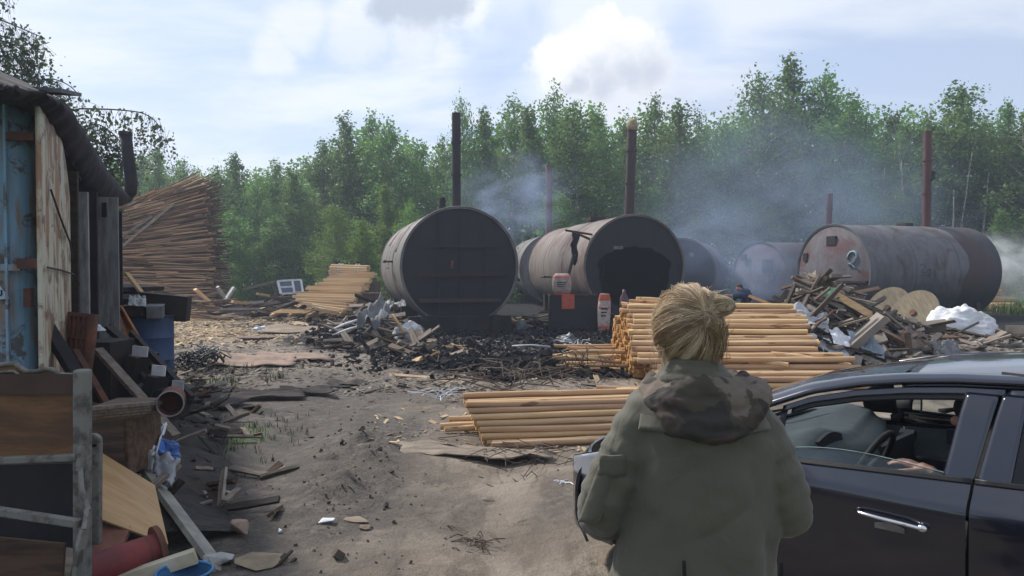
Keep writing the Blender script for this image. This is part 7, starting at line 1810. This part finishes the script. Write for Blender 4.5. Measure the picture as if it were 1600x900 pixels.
for s_ in (-1, 1): cap(mb, cw(2.28, .37+s_*.1, .47), .105, cw(1.80, .37+s_*.12, .52), .08); cap(mb, cw(1.80, .37+s_*.12, .52), .08, cw(1.52, .37+s_*.1, .32), .06)
remesh(mb.build('trousers', mat('driver_trousers', (.02, .02, .025), None, 9, .9, rnd=0), dr), .014, 3)
mb = MB(); mb.ell(hd+Vector((0, 0, .05)), (.09, .09, .075), 20, 12)
cpk = hd+Vector((0, 0, .045)); mb.grid(lambda u, v: cpk+fwd*(.07+.085*v*math.sin(math.pi*(.15+.7*u)))+lft*((u-.5)*.13)+Vector((0, 0, -.015*v)), 10, 5); mb.grid(lambda u, v: cpk+fwd*(.07+.085*v*math.sin(math.pi*(.15+.7*u)))+lft*((u-.5)*.13)+Vector((0, 0, -.015*v-.008)), 10, 5, flip=True)
mb.build('cap', M_DARK, dr, smooth=True)
# ------------------------------------------------------------------ smoke and haze
def smokemat(nm, dens, colr, sc, lo, hi, seed, stretch=(1, 1, 1), aniso=.2, absorb=None):
    m = bpy.data.materials.new(nm); m.use_nodes = True; m.node_tree.nodes.clear(); h = NT(m)
    o = h.n('ShaderNodeOutputMaterial'); v = h.n('ShaderNodeVolumePrincipled'); h.l(v.outputs[0], o.inputs['Volume'])
    P = h.co('Object', stretch, (seed, seed*.7, seed*.3)); n = h.noise(P, sc, 4, .58, .6)
    q = h.n('ShaderNodeTexCoord').outputs['Object']; L = h.n('ShaderNodeVectorMath', operation='LENGTH'); h.l(q, L.inputs[0])
    f = h.ss(L.outputs['Value'], 1.0, .15, 0, 1)
    h.l(h.m('MULTIPLY', h.m('MULTIPLY', h.ss(n, lo, hi), f), dens), v.inputs['Density'])
    v.inputs['Color'].default_value = (*colr, 1); v.inputs['Anisotropy'].default_value = aniso
    m.cycles.volume_sampling = 'DISTANCE' if hasattr(m.cycles, 'volume_sampling') else m.cycles.volume_sampling
    return m
def plume(px, py, Y, r_, rot, m_, name='smoke_plume'):
    """unit ellipsoid domain, scaled in object space"""
    mb = MB(); mb.ell((0, 0, 0), (1, 1, 1), 18, 12); me_ = mb.mesh(name); me_.materials.append(m_)
    o = bpy.data.objects.new(name, me_); COL.objects.link(o); o.location = at(px, py, Y); o.scale = r_; o.rotation_euler = rot; o['kind'] = 'stuff'; return o
BLU = (.50, .62, .86); WHT = (.88, .90, .94)
plume(800, 305, 29, (3.2, 1.6, 1.9), (0, R(-8), 0), smokemat('wood_smoke', .55, BLU, 2.2, .40, .68, 1.3))
plume(800, 345, 28, (1.9, 1.2, 1.6), (0, 0, 0), smokemat('wood_smoke', .5, BLU, 2.0, .40, .70, 4.1))
plume(1160, 290, 38, (7.5, 4, 5.2), (0, R(-20), 0), smokemat('wood_smoke', .085, BLU, 2.4, .36, .62, 2.2))
plume(1120, 395, 33.5, (4.5, 3.2, 2.6), (0, 0, 0), smokemat('wood_smoke', .19, BLU, 1.8, .30, .62, 6.2))
plume(1330, 330, 40, (8, 4.5, 5), (0, 0, 0), smokemat('wood_smoke', .10, BLU, 2.2, .36, .62, 8.2))
plume(1195, 440, 30, (2.6, 2.2, 1.6), (0, 0, 0), smokemat('wood_smoke', .15, BLU, 1.6, .30, .6, 3.2))
plume(1565, 405, 33.5, (2.1, 1.3, 1.25), (0, R(18), 0), smokemat('white_steam', 1.4, WHT, 2.2, .42, .62, 5.4))
plume(1600, 430, 35, (3.2, 1.8, 2.6), (0, 0, 0), smokemat('white_steam', .28, WHT, 1.7, .36, .62, 7.7))
mb = MB(); x0, x1, y0, y1 = xs[0]-5, xs[-1]+5, ys[0]-5, ys[-1]+5; mb.box(((x0+x1)/2, (y0+y1)/2, 7.9), (x1-x0, y1-y0, 18.2))
hz = mb.build('haze', None); hm_ = bpy.data.materials.new('haze_air'); hm_.use_nodes = True; hm_.node_tree.nodes.clear(); h = NT(hm_); o = h.n('ShaderNodeOutputMaterial'); v = h.n('ShaderNodeVolumePrincipled')
v.inputs['Density'].default_value = .0015; v.inputs['Color'].default_value = (.72, .82, 1, 1); v.inputs['Anisotropy'].default_value = .3; h.l(v.outputs[0], o.inputs['Volume']); hz.data.materials.append(hm_); hz['kind'] = 'stuff'
